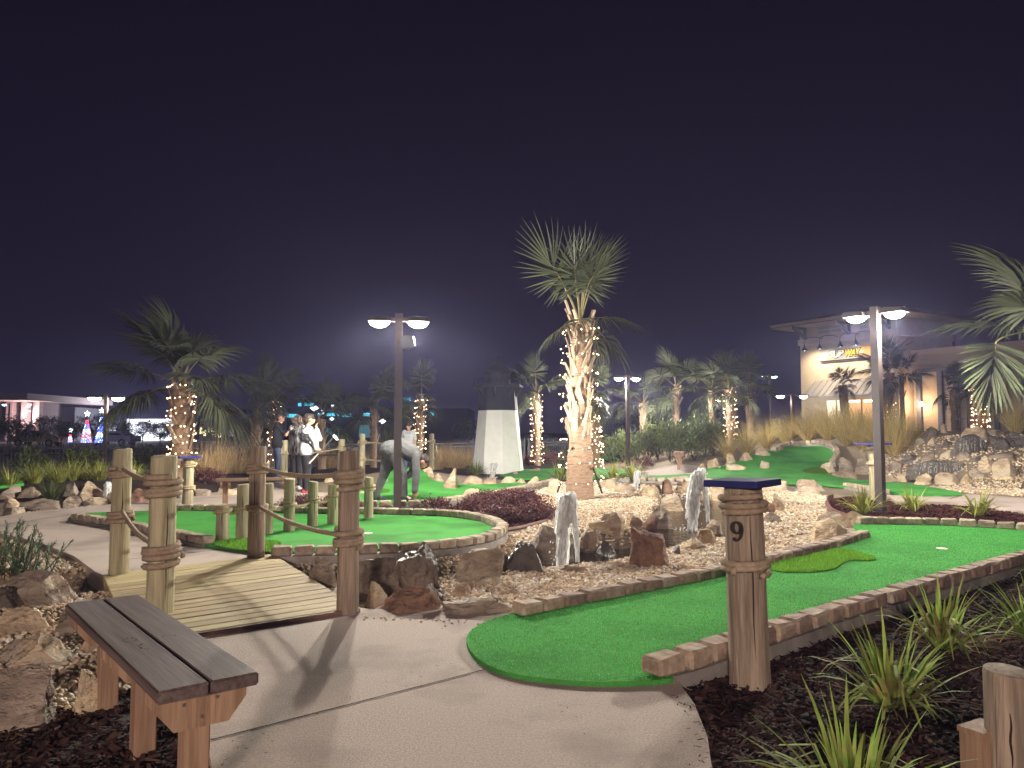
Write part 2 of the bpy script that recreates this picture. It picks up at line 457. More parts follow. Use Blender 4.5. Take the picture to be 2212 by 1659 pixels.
q = np.stack([idx[:-1, :-1], idx[:-1, 1:], idx[1:, 1:], idx[1:, :-1]], -1).reshape(-1, 4)
gme.vertices.add(n1 * n2); gme.vertices.foreach_set('co', np.stack([gx, gy, gz], -1).astype('f').ravel())
gme.loops.add(q.size); gme.loops.foreach_set('vertex_index', q.astype('i').ravel())
gme.polygons.add(len(q)); gme.polygons.foreach_set('loop_start', np.arange(0, q.size, 4, dtype='i'))
for mt in (m_gravel_base, m_mulch_base, m_asphalt, m_lawn): gme.materials.append(mt)
fx = .25 * (gx[:-1, :-1] + gx[:-1, 1:] + gx[1:, 1:] + gx[1:, :-1]).ravel(); fy = .25 * (gy[:-1, :-1] + gy[:-1, 1:] + gy[1:, 1:] + gy[1:, :-1]).ravel()
mi = np.zeros(len(q), 'i')
for p in P_MULCH.values(): mi[in_poly(fx, fy, p)] = 1
mi[(fy > 34) | (fx < -14) | (fx > 20)] = 3
mi[fy > 62] = 2
mi[(fy > 16.5) & (fy <= 34) & (fx > 3) & (fx <= 20) & (mi == 1)] = 0
gme.polygons.foreach_set('material_index', mi)
gme.polygons.foreach_set('use_smooth', np.ones(len(q), bool))
gme.update(calc_edges=True)
struct(link('ground', gme))

# concrete walks
PATH_1 = [(285, 1387), (440, 1366), (775, 1312), (800, 1316), (1000, 1306), (1125, 1322), (1300, 1400), (1465, 1472), (1500, 1520), (1528, 1590), (1538, 1659), (1545, 1900), (480, 1900), (455, 1640), (380, 1480)]
struct(sheet('path', D(PATH_1, flat=0), .06, m_concrete, step=.5, skirt=.12, flat=0.0))
PATH_2 = [(-300, 1120), (0, 1116), (55, 1107), (175, 1095), (280, 1084), (375, 1066), (500, 1050), (620, 1036), (700, 1040), (760, 1062), (785, 1090), (700, 1105), (400, 1104), (300, 1110), (500, 1130), (600, 1150), (620, 1197),
          (588, 1199), (225, 1243), (205, 1234), (160, 1201), (82, 1170), (0, 1152), (-300, 1146)]
struct(sheet('path', D(PATH_2, flat=0), .06, m_concrete, step=.5, skirt=.16, flat=0.0))
PATH_3 = [(1916, 1069), (2000, 1073), (2094, 1067), (2212, 1075), (2450, 1092), (2450, 1128), (2212, 1104), (2130, 1091), (2050, 1085), (1935, 1083)]
struct(sheet('path', D(PATH_3, flat=0), .06, m_concrete, step=.5, skirt=.12, flat=0.0))
PATH_4 = [(1395, 1018), (1440, 1006), (1480, 1003), (1512, 1006), (1500, 1021), (1440, 1026), (1400, 1026)]
struct(sheet('path', D(PATH_4, off=.05), .05, m_concrete, step=.5, skirt=.08))
# the saw-cut joint across the near walk and two more on the far walk
def joint(a, b, w=.006):
    pa, pb = gp(*a, .0035), gp(*b, .0035)
    n = (pb - pa).normalized().cross(Vector((0, 0, 1))) * w
    mb = MB(); mb.add([pa - n, pb - n, pb + n, pa + n], [(0, 1, 2, 3)])
    return struct(mb.build('path_joint', m_mulch_base))
joint((455, 1598), (1047, 1446))
joint((0, 1135), (150, 1112), .01)
joint((240, 1212), (560, 1178), .008)
joint((2050, 1078), (2080, 1069), .01)

# playing greens (artificial turf carpets)
T9 = [(1005, 1385), (1012, 1365), (1040, 1345), (1085, 1330), (1130, 1318), (1300, 1284), (1560, 1232), (1700, 1200), (1885, 1152), (1850, 1142), (1840, 1134), (1870, 1126), (2000, 1126), (2212, 1137), (2360, 1150), (2360, 1180), (2212, 1212), (2000, 1272), (1800, 1332), (1660, 1380),
      (1500, 1434), (1462, 1452), (1455, 1467), (1330, 1474), (1200, 1469), (1080, 1451), (1025, 1420)]
def rnd_corner(pts, it=1):
    return smooth_loop([Vector(p) for p in pts], it)
w9 = smooth_loop(D(T9, flat=.025), 2)
tag(sheet('putting_green', w9, 0, m_turf, step=.3, skirt=.035, flat=.025), 'long bright green turf lane beside the post numbered 9', 'green', 'turf greens')
T2 = [(150, 1118), (162, 1109), (250, 1105), (372, 1102), (462, 1103), (591, 1108), (700, 1109), (900, 1111), (1000, 1117), (1050, 1129), (1073, 1145), (1062, 1160), (1000, 1174), (900, 1183), (700, 1190), (600, 1193), (455, 1180), (420, 1169), (300, 1145), (165, 1122)]
w2 = smooth_loop(D(T2, flat=.03), 1)
tag(sheet('putting_green', w2, 0, m_turf, step=.4, skirt=.04, flat=.03), 'round bright green turf with short log stumps standing on it', 'green', 'turf greens')
T3 = [(770, 1088), (911, 1085), (968, 1078), (1030, 1067), (1140, 1048), (1150, 1044), (1100, 1042), (1060, 1046), (1000, 1046), (960, 1042), (930, 1036), (916, 1017), (880, 1009), (845, 1017), (828, 1040), (800, 1050), (770, 1062)]
w3 = smooth_loop(D(T3, off=.085), 1)
tag(sheet('putting_green', w3, .085, m_turf, step=.25, skirt=.06), 'humped green turf under the bending person in grey', 'green', 'turf greens')
T4 = [(1080, 1026), (1130, 1014), (1240, 1010), (1330, 1013), (1375, 1020), (1310, 1031), (1180, 1033), (1110, 1033)]
tag(sheet('putting_green', D(T4, off=.08), .08, m_turf, step=.4, skirt=.05), 'narrow green turf strip at the foot of the white tower', 'green', 'turf greens')
T4b = [(1170, 990), (1180, 985), (1250, 983), (1330, 986), (1335, 992), (1250, 993)]
tag(sheet('putting_green', D(T4b, off=.08), .08, m_turf, step=.6, skirt=.05), 'far thin green turf strip behind the light-wrapped palms', 'green', 'turf greens')
T6 = [(1385, 1037), (1395, 1028), (1450, 1025), (1506, 1023), (1524, 1013), (1587, 1001), (1638, 978), (1700, 963), (1769, 961), (1798, 969), (1803, 984), (1792, 999), (1780, 1011), (1795, 1028), (1879, 1039), (1952, 1043), (2025, 1053), (2096, 1068), (2025, 1071), (1915, 1062), (1806, 1046),
      (1696, 1041), (1638, 1037), (1506, 1037)]
w6 = smooth_loop(D(T6, off=.085), 1)
tag(sheet('putting_green', w6, .085, m_turf, step=.3, skirt=.06), 'hillside green turf climbing toward the tall golden grasses', 'green', 'turf greens')
T8 = [(-200, 1046), (-100, 1034), (0, 1032), (45, 1036), (52, 1044), (0, 1050)]
tag(sheet('putting_green', D(T8, off=.06), .06, m_turf, step=.4, skirt=.05), 'sliver of green turf at the edge by the rocky bank', 'green', 'turf greens')
# rough (longer, yellower) patches laid on the greens
FR9 = [(1662, 1222), (1690, 1212), (1790, 1192), (1815, 1184), (1900, 1206), (1880, 1212), (1838, 1209), (1818, 1218), (1805, 1229), (1760, 1236), (1690, 1236), (1664, 1231)]
wf9 = smooth_loop(D(FR9, flat=.032), 2)
tag(sheet('rough_patch', wf9, 0, m_fringe, step=.2, skirt=.007, flat=.034), 'yellow-green shaggy patch beside the post numbered 9', 'turf patch')
FR2 = [(455, 1172), (520, 1163), (598, 1168), (610, 1176), (600, 1193), (530, 1189), (470, 1180)]
wf2 = smooth_loop(D(FR2, flat=.037), 1)
tag(sheet('rough_patch', wf2, 0, m_fringe, step=.3, skirt=.006, flat=.037), 'yellow-green shaggy patch at the deck end of the stump green', 'turf patch')
FR6 = [(1728, 1016), (1760, 1007), (1780, 1009), (1792, 1024), (1750, 1023)]
tag(sheet('rough_patch', smooth_loop(D(FR6, off=.1), 1), .1, m_fringe, step=.3, skirt=.01), 'olive shaggy patch low on the hillside green', 'turf patch')
FR3 = [(810, 1061), (825, 1054), (845, 1058), (835, 1064)]
tag(sheet('rough_patch', smooth_loop(D(FR3, off=.1), 1), .1, m_fringe, step=.3, skirt=.01), 'small olive shaggy patch beside the stooping person', 'turf patch')
# cups
def cup(px, py, z, label):
    p = gp(px, py, z)
    mb = MB(); n = 20
    mb.lathe([(.056, -.06), (.056, .004), (.052, .005), (.050, .003)], n, cap=False)
    mb.add([(.050 * math.cos(2 * math.pi * i / n), .050 * math.sin(2 * math.pi * i / n), .0032) for i in range(n)], [tuple(range(n))])
    return tag(mb.build('hole_cup', M('cup_white', (.85, .85, .82), (.8, .8, .78), rand=0), loc=p), label, 'golf cup', 'golf cups')
cup(2035, 1185, .027, 'white golf cup in the lane beside the post numbered 9')
cup(795, 1152, .032, 'white golf cup in the green with log stumps')

# fibres of the near carpet, chips and pebbles
def fibres(name, poly, dens, h, mat, z, wid, lab):
    x, y = scatter(poly, dens)
    n = len(x)
    tv = [(-wid, 0, 0), (wid, 0, 0), (0, 0, h)]
    eul = np.stack([RNG.normal(0, .45, n), RNG.normal(0, .45, n), RNG.uniform(0, 6.28, n)], -1)
    s = RNG.uniform(.6, 1.25, (n, 1)) * np.ones((1, 3))
    return stuff(bulk(name, tv, [(0, 1, 2)], mat, np.stack([x, y, np.full(n, z)], -1), eul, s, RNG.uniform(0, 1, n)), lab, 'turf')
near9 = [p for p in D([(1000, 1390), (1040, 1340), (1130, 1316), (1560, 1234), (1885, 1150), (2360, 1150), (2360, 1180), (1460, 1452), (1455, 1470), (1300, 1478), (1080, 1455)], flat=.025)]
fibres('turf_fibres', w9, 12000, .010, m_blade_turf, .0255, .0015, 'short fibres of the near green carpet')
fibres('turf_fibres', wf9, 14000, .03, m_blade_fringe, .034, .0022, 'shaggy fibres of the rough patch by the post numbered 9')
fibres('turf_fibres', wf2, 6000, .028, m_blade_fringe, .037, .003, 'shaggy fibres of the rough patch by the deck')

bm_ = bmesh.new(); bmesh.ops.create_icosphere(bm_, subdivisions=2, radius=.5)
ICO2 = (np.array([v.co[:] for v in bm_.verts]), [tuple(v.index for v in f.verts) for f in bm_.faces]); bm_.free()
bm_ = bmesh.new(); bmesh.ops.create_icosphere(bm_, subdivisions=1, radius=.5)
ICO1 = (np.array([v.co[:] for v in bm_.verts]), [tuple(v.index for v in f.verts) for f in bm_.faces]); bm_.free()

def pebbles(poly, dens, size, lab, ico=ICO1, zmin=-.24):
    x, y = scatter(poly, dens)
    z = TH(x, y)
    k = z > zmin
    for p in KEEP: k &= ~in_poly(x, y, p)
    x, y, z = x[k], y[k], z[k]
    n = len(x)
    s = RNG.uniform(.6, 1.35, (n, 1)) * size * np.stack([RNG.uniform(.8, 1.3, n), RNG.uniform(.8, 1.1, n), RNG.uniform(.55, .85, n)], -1)
    eul = np.stack([RNG.normal(0, .35, n), RNG.normal(0, .35, n), RNG.uniform(0, 6.28, n)], -1)
    lift = RNG.uniform(.0, .9, n) * size * .55
    return stuff(bulk('pebbles', ico[0], ico[1], m_pebble, np.stack([x, y, z + lift], -1), eul, s, np.clip(RNG.normal(.5, .28, n), 0, 1), smooth=True), lab, 'gravel')
KEEP = [P_MULCH['bushes'], P_MULCH['lamp'], P_MULCH['front'], D(PATH_1, flat=0), w9, w2]
GA = D([(1130, 1325), (940, 1300), (620, 1225), (650, 1195), (900, 1188), (1085, 1165), (1300, 1165), (1560, 1165), (1650, 1170), (1760, 1160), (1900, 1150), (1560, 1250)], flat=-.06)
pebbles(GA, 1250, .036, 'river pebbles around the fountains and along the near brick row', ICO2)
GB = D([(1085, 1165), (1190, 1125), (1145, 1080), (1150, 1058), (1230, 1040), (1420, 1050), (1700, 1062), (1800, 1075), (1800, 1110), (1760, 1150), (1650, 1172), (1300, 1165)], flat=-.06)
pebbles(GB, 620, .046, 'pale pebble bed around the big palm and upper pond')
GC = D([(-120, 1165), (0, 1156), (80, 1172), (160, 1203), (215, 1240), (285, 1390), (330, 1470), (170, 1540), (-120, 1560)], flat=-.06)
pebbles(GC, 1150, .036, 'pebbles among the rocks beside the near bench', ICO2, zmin=-.45)
GD = D([(1985, 1052), (2100, 1035), (2300, 1030), (2420, 1085), (2212, 1073), (2096, 1066)], off=0)
pebbles(GD, 330, .055, 'orange pebbles below the waterfall rocks')
GE = D([(1850, 1020), (1900, 985), (2000, 960), (2212, 940), (2300, 950), (2300, 1030), (2000, 1040)], off=0)
pebbles(GE, 150, .06, 'pebbles between the waterfall boulders')
GF = D([(40, 1112), (137, 1103), (240, 1090), (250, 1086), (137, 1098), (40, 1106)], flat=-.02)
pebbles(GF, 300, .06, 'pebbles at the foot of the rocky bank')

def chips(poly, dens, L, lab, mat, avoid=()):
    x, y = scatter(poly, dens)
    k = np.ones(len(x), bool)
    for p in avoid: k &= ~in_poly(x, y, p)
    x, y = x[k], y[k]
    n = len(x)
    z = TH(x, y) + RNG.uniform(0, .022, n)
    tv = [(-.5, -.09, 0), (.45, -.13, .02), (.5, .1, .0), (-.4, .12, .03), (0, 0, .09)]
    tf = [(0, 1, 4), (1, 2, 4), (2, 3, 4), (3, 0, 4)]
    s = RNG.uniform(.35, 1.4, (n, 1)) * L * np.stack([np.ones(n), RNG.uniform(.5, 1.3, n), RNG.uniform(.4, 1.2, n)], -1)
    eul = np.stack([RNG.normal(0, .4, n), RNG.normal(0, .3, n), RNG.uniform(0, 6.28, n)], -1)
    return stuff(bulk('mulch', tv, tf, mat, np.stack([x, y, z], -1), eul, s, RNG.beta(1.3, 2.6, n)), lab, 'mulch')
chips(P_MULCH['front'], 2600, .062, 'dark shredded bark mulch round the post numbered 9', m_mulch)
chips(P_MULCH['bench'], 2200, .062, 'dark shredded bark mulch under the near bench', m_mulch)
chips(P_MULCH['bushes'], 1300, .07, 'red brown mulch under the purple shrubs', m_redmulch)
chips(P_MULCH['lamp'], 1100, .07, 'red brown mulch round the lamp pole by the hillside', m_redmulch)

# strays: a few pebbles and bark chips kicked onto the walk
def strays(name, pts, mat, n, tv, tf, size, lab, z=.006):
    P = [gp(x, y, z) for x, y in pts]
    L = []
    for i in range(n):
        k = random.randrange(len(P) - 1); p = P[k].lerp(P[k + 1], random.random())
        L.append((p.x + random.gauss(0, .05), p.y - abs(random.gauss(0, .09)), z))
    s = np.array([[size * random.uniform(.4, 1.1)] * 3 for _ in L]) * np.array([1, 1, .6])
    stuff(bulk(name, tv, tf, mat, np.array(L), np.stack([np.zeros(n), np.zeros(n), RNG.uniform(0, 6.28, n)], -1), s, RNG.uniform(0, 1, n), smooth=False), lab, 'debris')
strays('stray_pebbles', [(790, 1330), (900, 1335), (1000, 1338), (1100, 1340)], m_pebble, 40, ICO1[0], ICO1[1], .024, 'stray pebbles on the near walk below the rocks')
strays('stray_chips', [(1470, 1490), (1500, 1530), (1520, 1590), (1530, 1660)], m_mulch, 46, [(-.5, -.12, 0), (.5, -.1, 0), (.45, .12, 0), (-.4, .1, 0), (0, 0, .1)], [(0, 1, 4), (1, 2, 4), (2, 3, 4), (3, 0, 4)], .035, 'stray bark chips on the near walk edge')
strays('stray_chips', [(470, 1650), (600, 1560), (800, 1480), (1000, 1420), (1300, 1560)], m_mulch, 40, [(-.5, -.12, 0), (.5, -.1, 0), (.45, .12, 0), (-.4, .1, 0), (0, 0, .1)], [(0, 1, 4), (1, 2, 4), (2, 3, 4), (3, 0, 4)], .02, 'bits of bark and grit scattered on the near walk')

# water
def water_mat(name, tint, sc, st):
    m = bpy.data.materials.new(name); m.use_nodes = True
    N = m.node_tree.nodes; L = m.node_tree.links; N.clear()
    o = N.new('ShaderNodeOutputMaterial'); tr = N.new('ShaderNodeBsdfTransparent'); gl = N.new('ShaderNodeBsdfGlossy'); fr = N.new('ShaderNodeFresnel'); mx = N.new('ShaderNodeMixShader')
    tr.inputs[0].default_value = (*tint, 1); gl.inputs['Roughness'].default_value = .08; gl.inputs[0].default_value = (1, .97, .92, 1); fr.inputs[0].default_value = 1.36
    tc = N.new('ShaderNodeTexCoord'); mp = N.new('ShaderNodeMapping'); mp.inputs['Scale'].default_value = (1, 1.8, 1)
    nz = N.new('ShaderNodeTexNoise'); nz.inputs['Scale'].default_value = sc; nz.inputs['Detail'].default_value = 3
    bp = N.new('ShaderNodeBump'); bp.inputs['Strength'].default_value = st; bp.inputs['Distance'].default_value = .05
    L.new(tc.outputs['Object'], mp.inputs[0]); L.new(mp.outputs[0], nz.inputs['Vector']); L.new(nz.outputs[0], bp.inputs['Height'])
    for n in (gl, fr): L.new(bp.outputs[0], n.inputs['Normal'])
    L.new(fr.outputs[0], mx.inputs[0]); L.new(tr.outputs[0], mx.inputs[1]); L.new(gl.outputs[0], mx.inputs[2]); L.new(mx.outputs[0], o.inputs[0])
    return m
m_water = water_mat('pond_water', (.42, .31, .19), 7.0, .55)
def flat_poly(name, pts, z, mat):
    mb = MB(); mb.add([(p.x, p.y, z) for p in pts], [tuple(range(len(pts)))])
    return struct(mb.build(name, mat))
flat_poly('water', D([(1385, 1072), (1620, 1072), (1610, 1190), (1400, 1176)], flat=-.14)[::-1], -.14, m_water)
flat_poly('water', D([(-260, 1250), (600, 1250), (820, 1255), (1100, 1215), (1230, 1180), (1460, 1182), (1440, 1225), (1180, 1275), (900, 1330), (600, 1345), (-260, 1360)], flat=-.27)[::-1], -.27, m_water)
# ------------------------------------------------------------------ brick borders
def brick_mesh(seed, L=.2, W=.145, H=.095):
    rd = random.Random(seed)
    bm = bmesh.new()
    bmesh.ops.create_cube(bm, size=1)
    for v in bm.verts:
        v.co = Vector((v.co.x * L * rd.uniform(.93, 1.0), v.co.y * W * rd.uniform(.92, 1.03), v.co.z * H * (rd.uniform(.9, 1.06) if v.co.z > 0 else 1)))
    bmesh.ops.bevel(bm, geom=list(bm.edges), offset=.016, segments=1, affect='EDGES')
    for v in bm.verts: v.co += Vector((rd.uniform(-1, 1), rd.uniform(-1, 1), rd.uniform(-1, 1))) * .0055
    me = bpy.data.meshes.new('brick'); bm.to_mesh(me); bm.free()
    return me
BR = [brick_mesh(i) for i in range(6)]
BRP = [brick_mesh(i + 20) for i in range(6)]
for b in BR: b.materials.append(m_brick)
for b in BRP: b.materials.append(m_brickpale)
def resample(pts, step):
    out, acc = [], 0.0
    for a, b in zip(pts[:-1], pts[1:]):
        L = (b - a).length
        while acc < L:
            out.append((a.lerp(b, acc / L), (b - a).normalized())); acc += step
        acc -= L
    return out
def spline(pts, n=8):
    out = []
    for i in range(len(pts) - 1):
        p0, p1, p2, p3 = pts[max(i - 1, 0)], pts[i], pts[i + 1], pts[min(i + 2, len(pts) - 1)]
        for k in range(n):
            t = k / n
            out.append(.5 * ((2 * p1) + (p2 - p0) * t + (2 * p0 - 5 * p1 + 4 * p2 - p3) * t * t + (3 * p1 - p0 - 3 * p2 + p3) * t ** 3))
    return out + [pts[-1]]
def brick_row(label, dpts, zc, pale=False, off=0.0, terr=None, step=.213, scale=1.0, curb=True, seed=1):
    rd = random.Random(seed)
    if terr is None: pts = [gp(x, y, zc) for x, y in dpts]
    else: pts = [hit(x, y, terr) for x, y in dpts]
    pts = spline(pts)
    if off: pts = [p + Vector((0, off, 0)) for p in pts]
    mb = MB()
    N = len(pts)
    vs, fs = [], []
    w = .078 * scale
    for i, p in enumerate(pts):
        t = (pts[min(i + 1, N - 1)] - pts[max(i - 1, 0)]); t.z = 0; t.normalize()
        n = Vector((-t.y, t.x, 0)) * w
        zb = -.14
        for q, z in ((p - n, p.z + zb), (p + n, p.z + zb), (p + n, p.z), (p - n, p.z)): vs.append((q.x, q.y, z))
    for i in range(N - 1):
        for j in range(4):
            k = (j + 1) % 4
            fs.append((4 * i + j, 4 * i + k, 4 * i + 4 + k, 4 * i + 4 + j))
    fs += [(3, 2, 1, 0), tuple(4 * (N - 1) + j for j in range(4))]
    base = pts[0].copy()
    mb.add([Vector(v) - base for v in vs], fs)
    root = mb.build('brick_border', m_curb, loc=base)
    tag(root, label, 'edging', 'brick borders of the greens')
    for p, t in resample(pts, step * scale):
        o = link('brick', rd.choice(BRP if pale else BR), root)
        o.location = p - base + Vector((rd.uniform(-.006, .006), rd.uniform(-.006, .006), .0475 * scale + .001))
        o.rotation_euler = (rd.uniform(-.03, .03), rd.uniform(-.03, .03), math.atan2(t.y, t.x) + rd.uniform(-.05, .05) + (math.pi if rd.random() < .5 else 0))
        o.scale = (scale, scale, scale * rd.uniform(.92, 1.08))
    return root
brick_row('brown brick row between the near green and the fountain pebbles', [(1140, 1333), (1300, 1300), (1430, 1275), (1560, 1247), (1700, 1212), (1800, 1187), (1878, 1163)], .005, off=.06, seed=1)
brick_row('brown brick row between the near green and the dark mulch', [(1440, 1462), (1500, 1446), (1575, 1421), (1660, 1393), (1800, 1346), (2000, 1284), (2212, 1219), (2340, 1186)], .03, off=.07, seed=2)
brick_row('pale brick row between the near green and the lamp pole bed', [(1872, 1133), (1960, 1134), (2060, 1137), (2212, 1146), (2340, 1158)], .02, pale=True, off=.05, seed=3)
brick_row('pale brick row along the walk side of the stump green', [(166, 1124), (220, 1133), (300, 1148), (380, 1164), (446, 1178)], .02, pale=True, seed=4, off=.05)
brick_row('brick ring curving around the rounded end of the stump green', [(610, 1200), (700, 1198), (800, 1195), (900, 1190), (1000, 1180), (1055, 1168), (1083, 1152), (1076, 1138), (1035, 1124), (950, 1114), (800, 1110), (700, 1109), (591, 1107), (462, 1103), (372, 1102)], .03, pale=True, seed=5)
brick_row('pale stone row in front of the humped green', [(772, 1093), (850, 1093), (911, 1092), (968, 1085), (1036, 1075), (1100, 1063), (1150, 1053), (1200, 1040)], .03, pale=True, seed=6, step=.24)
brick_row('brick row round the top of the hillside green', [(1672, 974), (1700, 962), (1735, 959), (1769, 959), (1800, 967), (1808, 984), (1798, 1000)], 0, pale=True, terr=.1, seed=7, step=.24, scale=1.15)
brick_row('brick row along the foot of the hillside green', [(1388, 1039), (1450, 1040), (1506, 1041), (1560, 1042)], 0, pale=True, terr=.06, seed=8, step=.24)
brick_row('pale kerb row beside the walk below the waterfall', [(1830, 1052), (1880, 1060), (1915, 1067)], 0, pale=True, terr=.05, seed=9, step=.24)
# brown strip edging of the purple shrub bed
pe = spline([gp(1082, 1146, -.03), gp(1130, 1138, -.03), gp(1185, 1122, -.03), gp(1188, 1110, -.03), gp(1165, 1085, -.03)])
mb = MB(); mb.tube(pe, .028, 6)
tag(mb.build('bed_edging', M('brown_plastic', (.16, .075, .06), rand=0, rough=.6)), 'brown rounded strip edging the purple shrub bed', 'edging')
pe = spline([gp(1835, 1126, -.02), gp(1797, 1110, -.02), gp(1787, 1086, -.02), gp(1800, 1078, -.02)])
mb = MB()
for a, b in zip(pe[:-1], pe[1:]):
    c = (a + b) / 2; t = b - a
    mb.box(c, (t.length + .01, .02, .2), Matrix.Rotation(math.atan2(t.y, t.x), 3, 'Z'))
tag(mb.build('bed_edging', M('brown_plastic', (.16, .075, .06), rand=0, rough=.6)), 'brown upright strip edging the lamp pole mulch bed', 'edging')

# ------------------------------------------------------------------ plank deck
DK = [gp(222, 1241, .03), gp(590, 1196, .03), gp(775, 1312, .03), gp(284, 1388, .03)]
deck = empty('plank_deck', (DK[0] + DK[2]) / 2 - Vector((0, 0, .12)))
tag(deck, 'yellowish plank footbridge deck over the stream', 'deck')
rd = random.Random(3)
inv = deck.location.copy()
NPL = 18
for i in range(NPL):
    t0, t1 = i / NPL, (i + 1) / NPL - .0042
    a0, a1 = DK[0].lerp(DK[3], t0), DK[0].lerp(DK[3], t1)
    b0, b1 = DK[1].lerp(DK[2], t0), DK[1].lerp(DK[2], t1)
    mid = (a0 + b0 + a1 + b1) / 4
    ang = math.atan2((b0 - a0).y, (b0 - a0).x)
    rm = Matrix.Rotation(-ang, 3, 'Z')
    dz = rd.uniform(-.002, .002)
    top = [rm @ (p - mid) + Vector((0, 0, dz)) for p in (a0, b0, b1, a1)]
    mb = MB()
    be = .006
    ins = [Vector((p.x - math.copysign(be, p.x), p.y - math.copysign(be, p.y), p.z)) for p in top]
    edge = [Vector((p.x, p.y, p.z - be)) for p in top]
    low = [Vector((p.x, p.y, -.035)) for p in top]
    vs = ins + edge + low
    fs = [(0, 1, 2, 3)[::-1], (8, 9, 10, 11)]
    for k in range(4):
        j = (k + 1) % 4
        fs += [(k, j, 4 + j, 4 + k), (4 + k, 4 + j, 8 + j, 8 + k)]
    mb.add(vs, fs)
    for sx in (-.92, -.1, .55, .93):     # nail heads
        for sy in (-.25, .25):
            x = top[0].x * -sx if sx < 0 else top[1].x * sx
            y = sy * abs(top[0].y - top[3].y)
            mb.add([(x + .006 * math.cos(k_), y + .006 * math.sin(k_), dz + .0008) for k_ in (0, 1.05, 2.09, 3.14, 4.19, 5.24)], [(0, 1, 2, 3, 4, 5)], m=1)
    o = mb.build('plank', [m_deck, m_black], deck)
    bm = bmesh.new(); bm.from_mesh(o.data); bmesh.ops.recalc_face_normals(bm, faces=[f for f in bm.faces if len(f.verts) == 4]); bm.to_mesh(o.data); bm.free()
    o.location = mid - inv; o.rotation_euler = (0, 0, ang)
mb = MB()
for A, B in ((DK[0], DK[3]), (DK[1], DK[2])):
    a = A.lerp(B, .01) - Vector((0, 0, .125)); b = A.lerp(B, .985) - Vector((0, 0, .125)); t = b - a
    inw = Vector((.04 if A is DK[0] else -.04, 0, 0))
    mb.box((a + b) / 2 - inv + inw, (t.length, .04, .17), Matrix.Rotation(math.atan2(t.y, t.x), 3, 'Z'))
mb.build('beam', m_deck, deck)
a, b = DK[3], DK[2]
mb = MB(); t = b - a
mb.box((a + b) / 2 - inv + Vector((0, -.012, -.026)), (t.length + .02, .02, .05), Matrix.Rotation(math.atan2(t.y, t.x), 3, 'Z'))
mb.build('nosing', M('deck_nosing', (.22, .13, .10), (.15, .09, .07), rough=.7, stretch=(.4, 6, 6)), deck)

# ------------------------------------------------------------------ log posts and ropes
def post_mesh(h, r, seed, mat, lean=0.0, sink=.25):
    rd = random.Random(seed)
    mb = MB()
    n = 22
    ph = rd.uniform(0, 6.28)
    prof = [(-sink, 1.05), (0, 1.04), (.12 * h, 1.02), (.4 * h, 1.0), (.7 * h, .985), (.93 * h, .975), (h - .012, .965), (h - .002, .93), (h, .86)]
    vs, fs = [], []
    for k, (z, s) in enumerate(prof):
        for j in range(n):
            a = 2 * math.pi * j / n
            rr = r * s * (1 + .025 * math.sin(2 * a + ph) + .012 * math.sin(5 * a + ph * 2))
            zz = z + (.006 * math.sin(a + ph) if z > h * .9 else 0)
            vs.append((rr * math.cos(a), rr * math.sin(a), zz))
    for k in range(len(prof) - 1):
        for j in range(n):
            q = (j + 1) % n
            fs.append((k * n + j, k * n + q, (k + 1) * n + q, (k + 1) * n + j))
    fs.append(tuple((len(prof) - 1) * n + j for j in range(n)))
    mb.add(vs, fs)
    # a drying crack: narrow dark wedge proud of nothing, cut as a groove of dark faces
    a0 = rd.uniform(3.6, 5.6)
    z0, z1 = h * rd.uniform(.05, .4), h * rd.uniform(.65, .95)
    pv, N = [], 9
    for i in range(N):
        z = z0 + (z1 - z0) * i / (N - 1)
        a = a0 + .028 * math.sin(i * 1.3 + ph)
        wv = .0035 * math.sin(math.pi * (i + .3) / N) / r + .001
        for da in (-wv, wv):
            rr = r * (1.02 - .04 * z / h) * (1 + .025 * math.sin(2 * a + ph) + .012 * math.sin(5 * a + ph * 2)) + .0022
            pv.append((rr * math.cos(a + da), rr * math.sin(a + da), z))
    mb.add(pv, [(2 * i, 2 * i + 1, 2 * i + 3, 2 * i + 2) for i in range(N - 1)], m=1)
    me = mb.mesh('post', [mat, m_mulch_base], smooth='auto')
    return me
def rope_wrap(parent, z, r, turns, rr, mat, seed=0, ends=True):
    rd = random.Random(seed)
    mb = MB()
    n = int(turns * 34)
    pts = []
    for i in range(n + 1):
        a = 2 * math.pi * i / 34 + rd.uniform(0, .01) + seed
        wob = .25 * rr * math.sin(a * .7 + seed * 2) + .35 * rr * math.sin(a * .31 + seed)
        rad = r + rr * .9 + .15 * rr * math.sin(a * 1.7)
        pts.append((rad * math.cos(a), rad * math.sin(a), z + (i / n - .5) * turns * rr * 1.9 + wob))
    mb.tube(pts, rr, 12, lobe=.26, nl=3, pitch=rr * 7.5)
    if ends:   # the knotted end standing out
        a = rd.uniform(0, 6.28)
        p = Vector(((r + rr) * math.cos(a), (r + rr) * math.sin(a), z))
        o_ = Vector((math.cos(a), math.sin(a), 0))
        mb.tube([p, p + o_ * rr * 1.1 + Vector((0, 0, -rr * .6)), p + o_ * rr * 1.6 + Vector((0, 0, -rr * 1.8))], rr * .9, 10, lobe=.15, pitch=rr * 6)
    return mb.build('rope_wrap', mat, parent, smooth=True)
